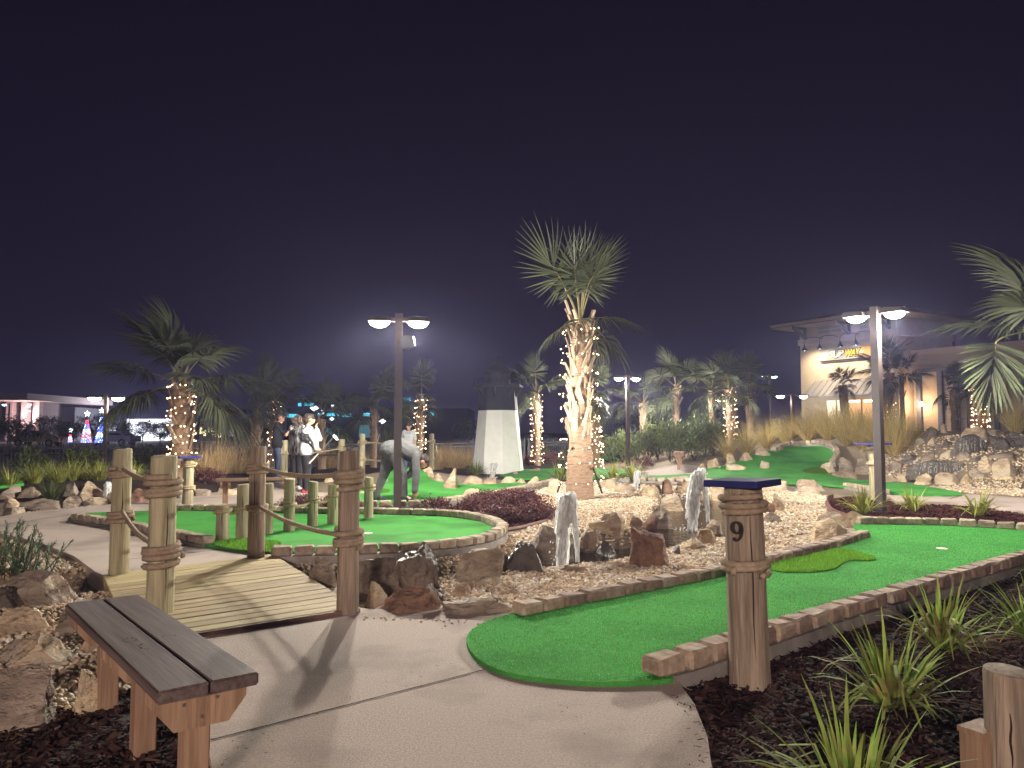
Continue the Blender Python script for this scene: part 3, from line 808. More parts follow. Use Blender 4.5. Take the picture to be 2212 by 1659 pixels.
def rope_line(a, b, sag, rr, mat, label, group):
    mb = MB()
    n = max(12, int((b - a).length / (rr * 1.6)))
    o = (a + b) / 2
    pts = []
    for i in range(n + 1):
        t = i / n
        p = a.lerp(b, t) - Vector((0, 0, sag * 4 * t * (1 - t)))
        pts.append(p - o)
    mb.tube(pts, rr, 12, lobe=.28, nl=3, pitch=rr * 8)
    return tag(mb.build('rope', mat, smooth=True, loc=o), label, 'rope', group)
def log_post(px, base_y, top_y, wpx, label, group, mat, wraps=(), z=0.0, seed=0, name='log_post', turns=3, rr=.016, rmat=None, lean=0.0, cat='post'):
    p = gp(px, base_y, z)
    top = atd(px, top_y, p.y)
    h = top.z - z
    r = wpx * p.y / FPX / 2
    o = link(name, post_mesh(h, r, seed, mat), loc=p, rot=(0, lean, 0))
    tag(o, label, cat, group)
    for k, wy in enumerate(wraps):
        zz = atd(px, wy, p.y).z - z
        rope_wrap(o, zz, r, turns, rr, rmat or m_rope, seed + k * 1.7)
    return o, p, h, r
g_deck = 'rope-wrapped posts of the deck'
o1, p1, h1, r1 = log_post(257, 1238, 970, 38, 'rope-tied post at the far corner of the deck nearest the shrubs', g_deck, m_postgreen, (1022, 1116), z=.03, seed=1, turns=2.6, rr=.017)
o2, p2, h2, r2 = log_post(345, 1322, 985, 54, 'thick cracked post with fat rope coils rising behind the near bench', g_deck, m_postgreen, (1051, 1196), z=.03, seed=2, turns=3.6, rr=.020)
o3, p3, h3, r3 = log_post(553, 1203, 965, 34, 'rope-tied post at the far corner of the deck by the stump green', g_deck, m_post, (1012, 1097), z=.03, seed=3, turns=2.6, rr=.016)
o4, p4, h4, r4 = log_post(751, 1314, 973, 44, 'thick post with fat rope coils at the near corner by the rocks', g_deck, m_post, (1033, 1163), z=.03, seed=4, turns=3.6, rr=.019)
def wz(px, y, p): return atd(px, y, p.y).z
g_rope = 'ropes of the deck rails'
def side(p, q, r, z):
    d = (q - p); d.z = 0; d.normalize()
    return Vector((p.x, p.y, 0)) + d * r + Vector((0, 0, z))
rope_line(side(p1, p2, r1, wz(257, 1012, p1)), side(p2, p1, r2, wz(345, 1040, p2)), .03, .017, m_rope, 'upper rope sagging between the two deck posts behind the bench', g_rope)
rope_line(side(p1, p2, r1, wz(257, 1103, p1)), side(p2, p1, r2, wz(345, 1180, p2)), .06, .017, m_rope, 'lower rope sagging between the two deck posts behind the bench', g_rope)
rope_line(side(p3, p4, r3, wz(553, 1007, p3)), side(p4, p3, r4, wz(751, 1024, p4)), .05, .017, m_rope, 'upper rope sagging between the deck posts in front of the stump green', g_rope)
rope_line(side(p3, p4, r3, wz(553, 1092, p3)), side(p4, p3, r4, wz(751, 1158, p4)), .05, .017, m_rope, 'lower rope sagging between the deck posts in front of the stump green', g_rope)
# stumps on the round green
ST = [(480, 1166, 1090, 27, 'short rope-bound stump on the shaggy patch, shortest of the stumps', 1102), (523, 1161, 1046, 25, 'stump second in line from the shortest stump', 1097), (579, 1152, 1044, 19, 'stump half hidden behind the deck post, third in line', 1097),
      (624, 1146, 1034, 23, 'stump fourth in line, tallest in the middle of the row', 1088), (675, 1136, 1040, 22, 'stump fifth in line before the purple shrubs', 1081), (719, 1131, 1046, 23, 'stump sixth in line beside the rope-coiled deck post', 1073), (796, 1119, 1031, 20, 'last stump with a rope collar near the lamp pole', 1053)]
prev = None
for i, (px, by, ty, w, lb, wy) in enumerate(ST):
    o, p, h, r = log_post(px, by, ty, w, lb, 'log stumps on the round green', m_postgreen, (wy,), z=.03, seed=20 + i, name='log_stump', turns=(2.4 if i in (0, 6) else 1.2), rr=.017, rmat=m_ropelit, cat='stump')
    c = p + Vector((0, 0, wz(px, wy, p) - p.z))
    if prev is not None and i < 6:
        rope_line(prev, c, .05, .017, m_ropelit, f'rope strung between the {["", "first and second", "second and third", "third and fourth", "fourth and fifth", "fifth and sixth"][i]} stumps', 'ropes between the stumps')
    prev = c
# rope fence behind the players
FP = [(612, 1040, 951, 17, (978,), 'pale fence post with rope collar behind the players'), (737, 1030, 949, 15, (968,), 'fence post with rope collar behind the golf club head'), (782, 1032, 937, 12, (955, 992), 'rope fence post at the near side of the hump behind the lamp pole'),
      (932, 1012, 937, 11, (953, 992), 'rope fence post beside the light-wrapped palm behind the stooper'), (941, 1010, 962, 6, (975,), 'thin dark post under a blue cap behind the rope fence')]
fpos = []
for i, (px, by, ty, w, ws, lb) in enumerate(FP):
    o, p, h, r = log_post(px, by, ty, w, lb, 'posts of the far rope fence', m_postgreen, ws, z=(.0 if i < 3 else .0), seed=40 + i, turns=2.4, rr=.02, rmat=m_ropelit)
    fpos.append((px, p, ws))
def rl(i, j, k, lab, kk=None):
    (xa, pa, wa), (xb, pb, wb) = fpos[i], fpos[j]
    a = Vector((pa.x, pa.y, wz(xa, wa[min(k, len(wa) - 1)], pa))); b = Vector((pb.x, pb.y, wz(xb, wb[min(k if kk is None else kk, len(wb) - 1)], pb)))
    rope_line(a, b, .06, .02, m_ropelit, lab, 'ropes of the far fence')
rl(0, 1, 0, 'rope behind the players running to the post at the club head')
rl(2, 3, 0, 'upper rope above the stooping person')
rl(2, 3, 1, 'lower rope behind the stooping person')

# numbered marker posts with blue caps
def marker(px, base_y, top_y, wpx, capw, label, z, wraps, seed, turns, rr, mat, rmat, lean=0.0, caprot=0.6, capt=.035):
    o, p, h, r = log_post(px, base_y, top_y, wpx, label, 'blue-capped marker posts', mat, wraps, z=z, seed=seed, name='marker_post', turns=turns, rr=rr, rmat=rmat, lean=lean)
    mb = MB()
    bm = bmesh.new(); bmesh.ops.create_cube(bm, size=1)
    for v in bm.verts: v.co = Vector((v.co.x * capw, v.co.y * capw, v.co.z * capt))
    bmesh.ops.bevel(bm, geom=list(bm.edges), offset=.004, segments=1, affect='EDGES')
    me = bpy.data.meshes.new('cap'); bm.to_mesh(me); bm.free(); me.materials.append(m_blue)
    link('cap', me, o, loc=(0, 0, h + capt / 2 + .001), rot=(0, 0, caprot))
    return o, p, h, r
o9, p9, h9, r9 = marker(1620, 1482, 1050, 80, .30, 'weathered post carrying a metal 9 under a dark blue square cap', -.06, (1087, 1221), 60, 2.3, .0165, m_post, m_rope, lean=-.018, caprot=.82)
# the number: one tapering stroke, like a cast serif figure
def figure9(scale):
    mb = MB()
    cen, wid = [], []
    for i in range(30):                      # bowl
        a = math.pi * 2 * i / 29 + .6
        cen.append((.30 * math.cos(a), .34 + .36 * math.sin(a)))
        wid.append(.055 + .075 * abs(math.cos(a)))
    mb2 = []
    def ribbon(cen, wid, closed=False):
        n = len(cen)
        vs, fs = [], []
        for i in range(n):
            a = Vector(cen[(i - 1) % n if closed else max(i - 1, 0)]); b = Vector(cen[(i + 1) % n if closed else min(i + 1, n - 1)])
            t = (b - a).normalized(); nn = Vector((-t.y, t.x)) * wid[i]
            c = Vector(cen[i])
            for q, y in ((c - nn, 0), (c + nn, 0), (c + nn, -.16), (c - nn, -.16)): vs.append((q.x * scale, y * scale, q.y * scale))
        for i in range(n - 1):
            for j in range(4): fs.append((4 * i + j, 4 * i + (j + 1) % 4, 4 * i + 4 + (j + 1) % 4, 4 * i + 4 + j))
        fs += [(3, 2, 1, 0), tuple(4 * (n - 1) + j for j in range(4))]
        mb.add(vs, fs)
    ribbon(cen, wid)
    tail = [(.31, .40), (.325, .2), (.30, -.05), (.22, -.3), (.06, -.47), (-.1, -.5), (-.2, -.44)]
    tp = spline([Vector((x, y, 0)) for x, y in tail], 5)
    ribbon([(p.x, p.y) for p in tp], [.12 - .07 * abs(i / len(tp) - .1) for i in range(len(tp))])
    n = 12
    ball = [(-.2 + .1 * math.cos(2 * math.pi * i / n), -.4 + .1 * math.sin(2 * math.pi * i / n)) for i in range(n)]
    mb.prism([(x * scale, y * scale) for x, y in ball], 0, -.16 * scale, 'y')
    return mb
ang9 = math.atan2(-p9.y, -p9.x) + R(-20)      # faces the camera, turned a little away
n9 = figure9(.078).build('number', M('figure_metal', (.022, .014, .014), (.03, .02, .02), rough=.4, rand=0, spec=.6), o9)
n9.location = (math.cos(ang9) * (r9 + .001), math.sin(ang9) * (r9 + .001), atd(1586, 1146, p9.y).z + .06)
n9.rotation_euler = (0, 0, ang9 + R(90))
marker(405, 1090, 990, 23, .36, 'pale marker post with two rope collars and flat blue cap by the light-wrapped palm', 0, (1002, 1053), 61, 2.6, .018, m_postgreen, m_ropelit)
marker(1889, 1080, 961, 19, .5, 'thin marker post with blue cap behind the lamp pole', -.05, (969, 1000), 62, 2.2, .018, m_postgreen, m_ropelit)
marker(1304, 990, 960, 16, .72, 'far marker post with blue cap beside the light-wrapped palm', -.05, (), 63, 2, .02, m_post, m_ropelit)
# cut log and timber at the very corner of the view
op, pp, hp, rp_ = log_post(2186, 1700, 1447, 96, 'round cut log rising at the near corner of the mulch bed', None, m_post, (), z=-.06, seed=70, name='log_post')
pb = gp(2125, 1690, -.06)
mb = MB(); mb.box((0, 0, .09), (.14, .09, .2)); mb.box((.0, .0, .2), (.15, .10, .02))
tag(mb.build('timber_stub', m_benchleg, loc=pb, rot=(0, 0, .5)), 'square timber stub beside the near cut log', 'timber')

# ------------------------------------------------------------------ benches
def plank_mesh(L, W, T, mat, be=.006, name='seat_plank'):
    bm = bmesh.new(); bmesh.ops.create_cube(bm, size=1)
    for v in bm.verts: v.co = Vector((v.co.x * L, v.co.y * W, v.co.z * T))
    bmesh.ops.bevel(bm, geom=list(bm.edges), offset=be, segments=2, affect='EDGES')
    me = bpy.data.meshes.new(name); bm.to_mesh(me); bm.free(); me.materials.append(mat)
    return me
def bench(loc, rz, L, label, seat_h=.5, W=.29, legs=3, matS=None, far=False):
    b = empty('bench', loc, rz)
    tag(b, label, 'bench', 'wooden benches')
    T = .045
    ms = matS or m_bench
    pm = plank_mesh(L, W / 2 - .004, T, ms)
    for s in (-1, 1):
        o = link('seat_plank', pm, b, loc=(0, s * (W / 4 + .001), seat_h - T / 2))
    xl = [(-L / 2 + .16) + (L - .32) * i / (legs - 1) for i in range(legs)]
    lh = seat_h - T
    for i, x in enumerate(xl):
        o = link('leg', plank_mesh(.085, .085, lh + .1, m_benchleg, .005, 'leg'), b, loc=(x, 0, lh / 2 - .05 - .001))
        for s in (-1, 1):
            mb = MB()
            pol = [(-W / 2 + .015, -.001), (W / 2 - .015, -.001), (W / 2 - .015, -.05), (W / 2 - .075, -.125), (-W / 2 + .075, -.125), (-W / 2 + .015, -.05)]
            mb.prism([(y, lh + z) for y, z in pol], x + s * .0435, x + s * .081, 'x')
            if not far:
                for y, z in ((-.06, -.04), (.05, -.035), (.0, -.09)):
                    mb.add([(x + s * .0825, y + .007 * math.cos(k), lh + z + .007 * math.sin(k)) for k in (0, 1.05, 2.09, 3.14, 4.19, 5.24)], [(0, 1, 2, 3, 4, 5)], m=1)
            bo = mb.build('brace', [m_benchleg, M('screw', (.45, .42, .38), metal=1.0, rough=.3, rand=0)], b)
            bm = bmesh.new(); bm.from_mesh(bo.data); bmesh.ops.recalc_face_normals(bm, faces=[f for f in bm.faces if f.material_index == 0]); bm.to_mesh(bo.data); bm.free()
    return b
SH = .50
qa, qb, qc = gp(165, 1302, SH - .06), gp(345, 1500, SH - .06), gp(560, 1452, SH - .06)
qd = gp(280, 1287, SH - .06)
ce = (gp(222, 1293, SH - .06) + gp(455, 1472, SH - .06)) / 2
dv = gp(455, 1472, SH - .06) - gp(222, 1293, SH - .06)
BW = (gp(348, 1497, SH - .06) - gp(560, 1448, SH - .06)).length
bn = bench(Vector((ce.x, ce.y, -.06)), math.atan2(dv.y, dv.x), dv.length, 'dark stained two-plank bench with worn bite marks beside the near walk', SH, W=BW)
# worn dark marks on the seat
mbm = MB()
for (sx, sy, n, a0, a1, rr_) in ((.10, -.085, 16, 0, 6.0, .03), (.16, .05, 7, 2.0, 4.6, .035), (.24, -.05, 10, 3.4, 6.0, .04)):
    for i in range(n):
        a = a0 + (a1 - a0) * i / n
        x, y = sx + rr_ * 1.2 * math.cos(a) + random.uniform(-.004, .004), sy + rr_ * .75 * math.sin(a) + random.uniform(-.004, .004)
        s = random.uniform(.003, .008)
        mbm.add([(x - s, y - s * .4, 0), (x + s, y - s * .5, 0), (x + s * .8, y + s * .5, 0), (x - s * .7, y + s * .45, 0)], [(0, 1, 2, 3)])
mbm.build('worn_mark', m_mulch_base, bn, loc=(0, 0, SH + .0012))
pa, pb_ = gp(466, 1034, .48), gp(640, 1031, .48)
dv = pb_ - pa
bench(Vector(((pa.x + pb_.x) / 2, (pa.y + pb_.y) / 2, 0)), math.atan2(dv.y, dv.x), dv.length, 'long narrow bench with a light front edge before the players', .48, W=.3, legs=3, matS=M('worn_bench', (.2, .13, .075), (.12, .08, .05), stretch=(.5, 7, 7), rough=.6), far=True)
pc = hit(1468, 1012, .0)
bench(pc, R(75), 1.5, 'small bench on the far walk before the green shrubs', .52, W=.32, far=True, matS=m_benchleg)
pc = gp(690, 1012, -.02)
bench(pc, R(8), 1.6, 'dark bench in the straw grass behind the players', .5, W=.3, far=True)

# ------------------------------------------------------------------ lamp poles
ies = bpy.data.texts.new('area_lamp.ies')
va = [0, 10, 20, 30, 40, 50, 56, 62, 68, 72, 76, 80, 85, 90, 110, 140, 180]
cd = [.85, .87, .95, 1.15, 1.55, 2.35, 3.1, 4.1, 5.4, 5.9, 5.9, 5.0, 3.6, 2.6, 1.9, 1.3, 1.0]
ies.from_string('IESNA:LM-63-2002\nTILT=NONE\n1 1000 1 %d 1 1 2 0 0 0\n1 1 0\n%s\n0\n%s\n' % (len(va), ' '.join(map(str, va)), ' '.join('%.1f' % (c * 100) for c in cd)))
ies2 = bpy.data.texts.new('cutoff_lamp.ies')
cd2 = [1.0, 1.02, 1.12, 1.35, 1.75, 2.45, 2.95, 3.5, 4.0, 4.2, 4.2, 4.0, 3.0, .2, .02, .01, .01]
ies2.from_string('IESNA:LM-63-2002\nTILT=NONE\n1 1000 1 %d 1 1 2 0 0 0\n1 1 0\n%s\n0\n%s\n' % (len(va), ' '.join(map(str, va)), ' '.join('%.1f' % (c * 100) for c in cd2)))
def ies_point(name, loc, power, color, radius, parent=None, prof=None):
    ld = bpy.data.lights.new(name, 'POINT')
    ld.energy = power; ld.color = color; ld.shadow_soft_size = radius
    ld.use_nodes = True
    N, L = ld.node_tree.nodes, ld.node_tree.links
    em = [n for n in N if n.type == 'EMISSION'][0]
    it = N.new('ShaderNodeTexIES'); it.mode = 'INTERNAL'; it.ies = prof or ies
    it.inputs['Strength'].default_value = .01
    L.new(it.outputs['Fac'], em.inputs['Strength'])
    o = bpy.data.objects.new(name, ld)
    COL.objects.link(o)
    if parent: o.parent = parent
    o.location = loc
    return o
m_lens = E('lamp_lens', (1.0, .95, .84), 90.0)
m_lensdim = E('far_lamp_lens', (.86, 1.0, .95), 14.0)
LAMPC = (1.0, .93, .80)
def lamp_pole(base, h, label, power, axis, heads=2, w=.125, arm=.32, light=True, lens=m_lens, group='twin-head lamp poles', dark=m_pole, speaker=None, hs=.8, lr=.09, prof=None, lcol=None):
    root = empty('lamp_pole', base, axis)
    tag(root, label, 'lamp pole', group)
    mb = MB(); mb.box((0, 0, h / 2 + .01), (w, w, h + .02)); mb.box((0, 0, .012), (w * 1.7, w * 1.7, .024)); mb.box((0, 0, h + .03), (w * 1.04, w * 1.04, .02))
    mb.build('pole', dark, root)
    mb = MB(); mb.box((w * .52, 0, .55), (.012, w * .5, .2)); mb.build('hand_hole_cover', dark, root)
    for s in ([1, -1] if heads == 2 else [1]):
        mb = MB(); mb.box((s * (w / 2 + arm / 2), 0, h - .06), (arm, .05, .07)); mb.build('arm', dark, root)
        mb = MB()
        cx_ = s * (w / 2 + arm + .2 * hs)
        pol = [(cx_ - .23 * hs, h - .1), (cx_ + .23 * hs, h - .1), (cx_ + .20 * hs, h - .03), (cx_ - .12 * hs, h - .01), (cx_ - .22 * hs, h - .03)]
        mb.prism(pol, -.17 * hs, .17 * hs, 'y')
        hd = mb.build('lamp_head', dark, root)
        mb = MB()        # lens under the housing, bulge added to imitate the lamp's bloom
        n, k = 20, 5
        vs, fs = [], []
        for i in range(k + 1):
            f = i / k * math.pi / 2
            for j in range(n):
                a = 2 * math.pi * j / n
                vs.append((cx_ + .2 * hs * math.cos(f) * math.cos(a), .16 * hs * math.cos(f) * math.sin(a), h - .101 - .12 * hs * math.sin(f)))
        for i in range(k):
            for j in range(n):
                q_ = (j + 1) % n
                fs.append((i * n + j, (i + 1) * n + j, (i + 1) * n + q_, i * n + q_))
        mb.add(vs, fs)
        ls = mb.build('lens', lens, hd, smooth=True)
        if light:
            ies_point('lamp_light', (cx_, 0, h - .3), power, lcol or LAMPC, lr, root, prof)
    return root
LP1 = gp(858, 1107, -.05)
hh1 = atd(858, 683, LP1.y).z + .05
lamp_pole(LP1, hh1, 'twin-head bronze lamp pole with a speaker box, behind the stump green', 4700, R(8), arm=.10)
LP0 = Vector((-1.6, -8.2, -.05))
lamp_pole(LP0, 3.45, 'twin-head bronze lamp pole of the course behind the viewpoint', 7200, R(4), arm=.26, lr=.2, prof=ies2, lcol=(1.0, .80, .70))
LP2 = gp(1903, 1108, -.05)
hh2 = atd(1891, 668, LP2.y).z + .05
lamp_pole(LP2, hh2, 'twin-head bronze lamp pole in the mulch bed below the hillside', 4300, R(-52), arm=.10)
LP3 = gp(1357, 1010, -.05)
hh3 = atd(1357, 812, LP3.y).z + .05
lamp_pole(LP3, hh3, 'far twin-head lamp pole beside the green shrubs', 5200, R(14), arm=.12)
# loudspeaker box on the first pole
mb = MB()
sp = atd(880, 740, LP1.y)
mb.prism([(-.10, -.09), (.02, -.11), (.14, -.06), (.11, .09), (.02, .13), (-.10, .09)], -.07, .07, 'y')
mb.box((-.115, 0, .0), (.04, .05, .10))
tag(mb.build('loudspeaker', m_black, loc=sp), 'small dark loudspeaker box bracketed to the lamp pole', 'speaker')
# ground spotlight for the big palm
uf = gp(1211, 1090, -.02)
up_ = empty('spotlight', uf)
tag(up_, 'small black ground spotlight in the pebbles below the big palm', 'spotlight')
mb = MB(); mb.tube([(0, 0, -.05), (0, 0, .09)], .012, 6); mb.build('stake', m_black, up_)
dirv = (gp(1252, 1075, 1.9) - uf - Vector((0, 0, .12))).normalized()
mb = MB(); c0 = Vector((0, 0, .13))
mb.tube([c0 - dirv * .07, c0 + dirv * .07], [.045, .05], 14); mb.build('housing', M('grey_housing', (.2, .2, .21), rough=.4, rand=0), up_)
mb = MB(); mb.tube([c0 + dirv * .0705, c0 + dirv * .073], [.042, .042], 14); mb.build('lens', E('spot_lens', (1, .9, .75), 40), up_)
ld = bpy.data.lights.new('palm_spot', 'SPOT'); ld.energy = 110; ld.color = (1, .72, .5); ld.spot_size = R(62); ld.spot_blend = .8; ld.shadow_soft_size = .03
lo = bpy.data.objects.new('palm_spot', ld); COL.objects.link(lo); lo.parent = up_; lo.location = c0 + dirv * .09
lo.rotation_euler = dirv.to_track_quat('-Z', 'Y').to_euler()
# ------------------------------------------------------------------ rocks
bm_ = bmesh.new(); bmesh.ops.create_icosphere(bm_, subdivisions=4, radius=1)
ICO4 = (np.array([v.co[:] for v in bm_.verts]), [tuple(v.index for v in f.verts) for f in bm_.faces]); bm_.free()
bm_ = bmesh.new(); bmesh.ops.create_icosphere(bm_, subdivisions=5, radius=1)
ICO5 = (np.array([v.co[:] for v in bm_.verts]), [tuple(v.index for v in f.verts) for f in bm_.faces]); bm_.free()
bm_ = bmesh.new(); bmesh.ops.create_icosphere(bm_, subdivisions=3, radius=1)
ICO3 = (np.array([v.co[:] for v in bm_.verts]), [tuple(v.index for v in f.verts) for f in bm_.faces]); bm_.free()
def rock_mesh(seed, w, d, h, mat, ico, cuts=11, flat_top=False, strata=0.0, lean=0.0, peak=None):
    rg = np.random.default_rng(seed)
    P = ico[0].copy()
    P *= np.array([1, 1, .95])
    for k in range(cuts):
        n = rg.normal(size=3); n[2] = abs(n[2]) * .8; n /= np.linalg.norm(n)
        c = rg.uniform(.42, .8)
        t = P @ n - c
        P -= np.outer(np.where(t > 0, t * .97, 0), n)
    if flat_top:
        n = np.array([rg.normal() * .12, rg.normal() * .12, 1]); n /= np.linalg.norm(n)
        t = P @ n - .38
        P -= np.outer(np.where(t > 0, t * .97, 0), n)
    low = P[:, 2] < 0
    fac = 1 / np.maximum(.42, np.sqrt(np.maximum(0, 1 - np.minimum(1, np.abs(P[:, 2]) / .95) ** 2)))
    P[low, :2] *= fac[low][:, None]
    t = -P[:, 2] - .55
    P[:, 2] += np.where(t > 0, t * .9, 0)
    s3 = seed * 7.31
    for amp, fr in ((.12, 1.4), (.075, 3.4), (.042, 7.5), (.022, 16.0)):
        nz_ = np.array([noise.noise(Vector((p[0] * fr + s3, p[1] * fr, p[2] * fr * (2 if strata else 1)))) for p in P])
        P += (P / (np.linalg.norm(P, axis=1)[:, None] + 1e-6)) * (nz_ * amp)[:, None]
    if strata:
        st = np.sin(P[:, 2] * 16 + s3 + 2 * P[:, 0]) * strata
        P[:, :2] *= (1 + st)[:, None]
    P[:, 0] += lean * P[:, 2]
    lo_, hi_ = P.min(0), P.max(0)
    P = (P - (lo_ + hi_) / 2) / (hi_ - lo_)
    P[:, 2] += .5
    P = P * np.array([w, d, h])
    me = bpy.data.meshes.new('rock')
    me.from_pydata(P.tolist(), [], ico[1])
    me.materials.append(mat)
    me.polygons.foreach_set('use_smooth', [True] * len(me.polygons))
    me.set_sharp_from_angle(angle=R(34))
    return me
RK = 0
def rock(xl, xr, yt, yb, label, group=None, mat=None, name='boulder', z=None, dep=.8, flat=False, strata=0.0, lean=0.0, rz=None, sink=.12, cuts=11, off=0.0, Y=None):
    global RK
    RK += 1
    cx_ = (xl + xr) / 2
    p = (gp(cx_, yb, z) if z is not None else hit(cx_, yb, off)) if Y is None else atd(cx_, yb, Y)
    if z is None and Y is None and p.z < -.18: p = gp(cx_, yb, -.18)
    w = (xr - xl) * p.y / FPX * 1.03
    d = w * dep
    pc_ = Vector((p.x, p.y + d * .42, 0)); pc_.x = p.x * pc_.y / p.y
    topz = atd(cx_, yt, p.y + d * .35).z
    h = max(topz - p.z, .05)
    sk = h * sink + .02
    big = (xr - xl) * (yb - yt)
    ico = ICO5 if big > 5500 else (ICO4 if big > 900 else ICO3)
    me = rock_mesh(RK, w, d, h + sk, mat or m_rock, ico, cuts, flat, strata, lean)
    o = link(name, me, loc=(pc_.x, pc_.y, p.z - sk), rot=(0, 0, rz if rz is not None else 0))
    return tag(o, label, 'rock', group)
DKR, GR, RD = m_rockdark, m_rockgrey, m_rockred
# the row from the deck along the stream
rock(660, 728, 1203, 1272, 'grey tan boulder half behind the rope-coiled deck post', 'stream boulders', GR)
rock(770, 880, 1202, 1284, 'blocky brown boulder next to the rope-coiled deck post', 'stream boulders', GR, flat=True)
rock(856, 956, 1172, 1280, 'tall dark peaked boulder, highest in the stream row', 'stream boulders', DKR)
rock(953, 1088, 1181, 1264, 'broad sloping brown slab boulder right of the tall dark peak', 'stream boulders', GR, flat=True, lean=.2, cuts=8)
rock(1083, 1186, 1172, 1240, 'dark wet flat-topped boulder behind the low stream stones', 'stream boulders', DKR, flat=True, cuts=8)
rock(1129, 1240, 1134, 1210, 'large smooth brown boulder behind the tall fountain', 'stream boulders', GR, cuts=8)
rock(1241, 1293, 1146, 1180, 'small layered tan stone beside the tall fountain', 'stream boulders', m_rock, strata=.04)
rock(784, 842, 1255, 1310, 'pointed tan stone at the foot of the rope-coiled deck post', 'stream boulders', m_rock, dep=.7, z=-.05)
rock(800, 952, 1270, 1329, 'rugged reddish boulder lying at the walk edge by the deck', 'stream boulders', RD, dep=.55, z=-.02)
rock(887, 964, 1264, 1306, 'dark rough stone just behind the rugged reddish boulder', 'stream boulders', DKR, z=-.1)
rock(962, 1021, 1264, 1300, 'small rounded tan stone between the reddish boulder and pebbles', 'stream boulders', m_rock, z=-.08)
rock(1005, 1102, 1246, 1279, 'low tan stone bordering the near pebbles', 'stream boulders', m_rock, z=-.1)
rock(950, 1124, 1291, 1334, 'flat grey layered slab at the tip of the near green', 'stream boulders', GR, flat=True, strata=.03, dep=.5, z=-.02, cuts=7)
rock(1094, 1196, 1231, 1262, 'low dark wet stone in the stream before the tall fountain', 'stream boulders', DKR, z=-.2)
rock(1196, 1286, 1221, 1256, 'wedge of tan stone under the tall fountain jet', 'stream boulders', GR, z=-.12, dep=.6)
rock(1338, 1450, 1136, 1228, 'big reddish boulder standing in the pebbles before the pond', None, RD, z=-.06, cuts=9, dep=.75)
rock(1257, 1334, 1124, 1163, 'pale striated rock behind the tall fountain', 'pond rocks', m_rock, strata=.05)
rock(1292, 1355, 1105, 1157, 'tan slanted rock above the striated rock', 'pond rocks', m_rock, lean=.2)
rock(1344, 1388, 1110, 1144, 'low pale block between the slanted rock and big reddish boulder', 'pond rocks', m_rock)
rock(1386, 1440, 1111, 1150, 'pinkish rock right behind the big reddish boulder', 'pond rocks', RD)
rock(1286, 1331, 1167, 1199, 'dark stone in the lower pond beside the big reddish boulder', 'pond rocks', DKR, z=-.25)
rock(1426, 1476, 1067, 1110, 'tan rock at the upper pond edge with white water behind', 'pond rocks', m_rock)
rock(1396, 1462, 1093, 1150, 'layered rock where the upper pond spills over', 'pond rocks', GR, strata=.04)
rock(1474, 1525, 1160, 1193, 'greenish tan stone at the pond end by the post numbered 9', 'pond rocks', m_rock, z=-.08)
rock(1505, 1553, 1142, 1181, 'angular pale stone right beside the post numbered 9', 'pond rocks', m_rock, z=-.08)
rock(1519, 1568, 1122, 1151, 'yellowish stone under the second fountain', 'pond rocks', m_rock, z=-.12)
rock(1448, 1477, 1177, 1205, 'small black stone at the side of the big reddish boulder', 'pond rocks', DKR, z=-.08)
gb = 'rocks along the back of the upper pond'
rock(1424, 1452, 1034, 1069, 'rust red rock in the row along the back of the upper pond', gb, RD, z=-.05)
L_ = ((1450, 1506, 1040, 1069), (1449, 1492, 1028, 1045), (1530, 1568, 1047, 1085), (1640, 1712, 1036, 1063), (1709, 1786, 1034, 1062), (1733, 1774, 1050, 1069), (1376, 1424, 1048, 1075), (1386, 1429, 1042, 1068), (1327, 1378, 1045, 1066), (1294, 1344, 1032, 1058), (1556, 1616, 1002, 1023), (1580, 1640, 1040, 1068))
for a, od in zip(L_, nth(L_)):
    rock(*a, 'pale rock in the row behind the upper pond, ' + od, gb, m_rock, flat=True, cuts=8)
gp_ = 'rocks between the white tower and the big palm'
L_ = ((1042, 1082, 1030, 1047), (1080, 1114, 1029, 1047), (1110, 1136, 1034, 1048), (1134, 1174, 1029, 1049), (1176, 1228, 1034, 1054), (995, 1043, 1027, 1049), (1138, 1176, 1011, 1022), (1104, 1120, 1018, 1030))
for a, od in zip(L_, nth(L_)):
    rock(*a, 'tan rock in the row between the white tower and big palm, ' + od, gp_, m_rock, cuts=9)
rock(957, 998, 1011, 1062, 'upright pale standing stone on the humped green', None, m_rock, z=.02, dep=.6, lean=-.1)
rock(1000, 1046, 1055, 1071, 'flat pale rock on the humped green above the purple shrubs', None, m_rock, z=.02)
L_ = ((1000, 1025, 1034, 1047), (815, 838, 1014, 1050), (912, 940, 1006, 1030), (905, 935, 1012, 1024), (936, 960, 1022, 1040), (766, 800, 1060, 1075), (700, 722, 1030, 1042))
for a, od in zip(L_, nth(L_)):
    rock(*a, 'rock edging the humped green beside the stooping person, ' + od, 'rocks edging the humped green', m_rock, cuts=9)
rock(1738, 1841, 1118, 1176, 'large tan boulder with ridged face at the end of the brick row', None, m_rock, z=-.06, strata=.03)
rock(1768, 1832, 1105, 1130, 'flat pale stone behind the ridged boulder', 'rocks by the lamp pole bed', m_rock)
rock(1806, 1877, 1103, 1139, 'smooth pale boulder between the ridged boulder and lamp pole', 'rocks by the lamp pole bed', m_rock)
rock(1640, 1690, 1107, 1132, 'dark-faced stone behind the post numbered 9', 'rocks behind the marker post', GR)
rock(1667, 1695, 1065, 1106, 'upright pale stone behind the post numbered 9', 'rocks behind the marker post', m_rock)
rock(1643, 1682, 1085, 1110, 'reddish stone touching the post numbered 9', 'rocks behind the marker post', RD)
rock(1620, 1660, 1150, 1172, 'low stone half behind the rope of the post numbered 9', 'rocks behind the marker post', m_rock)
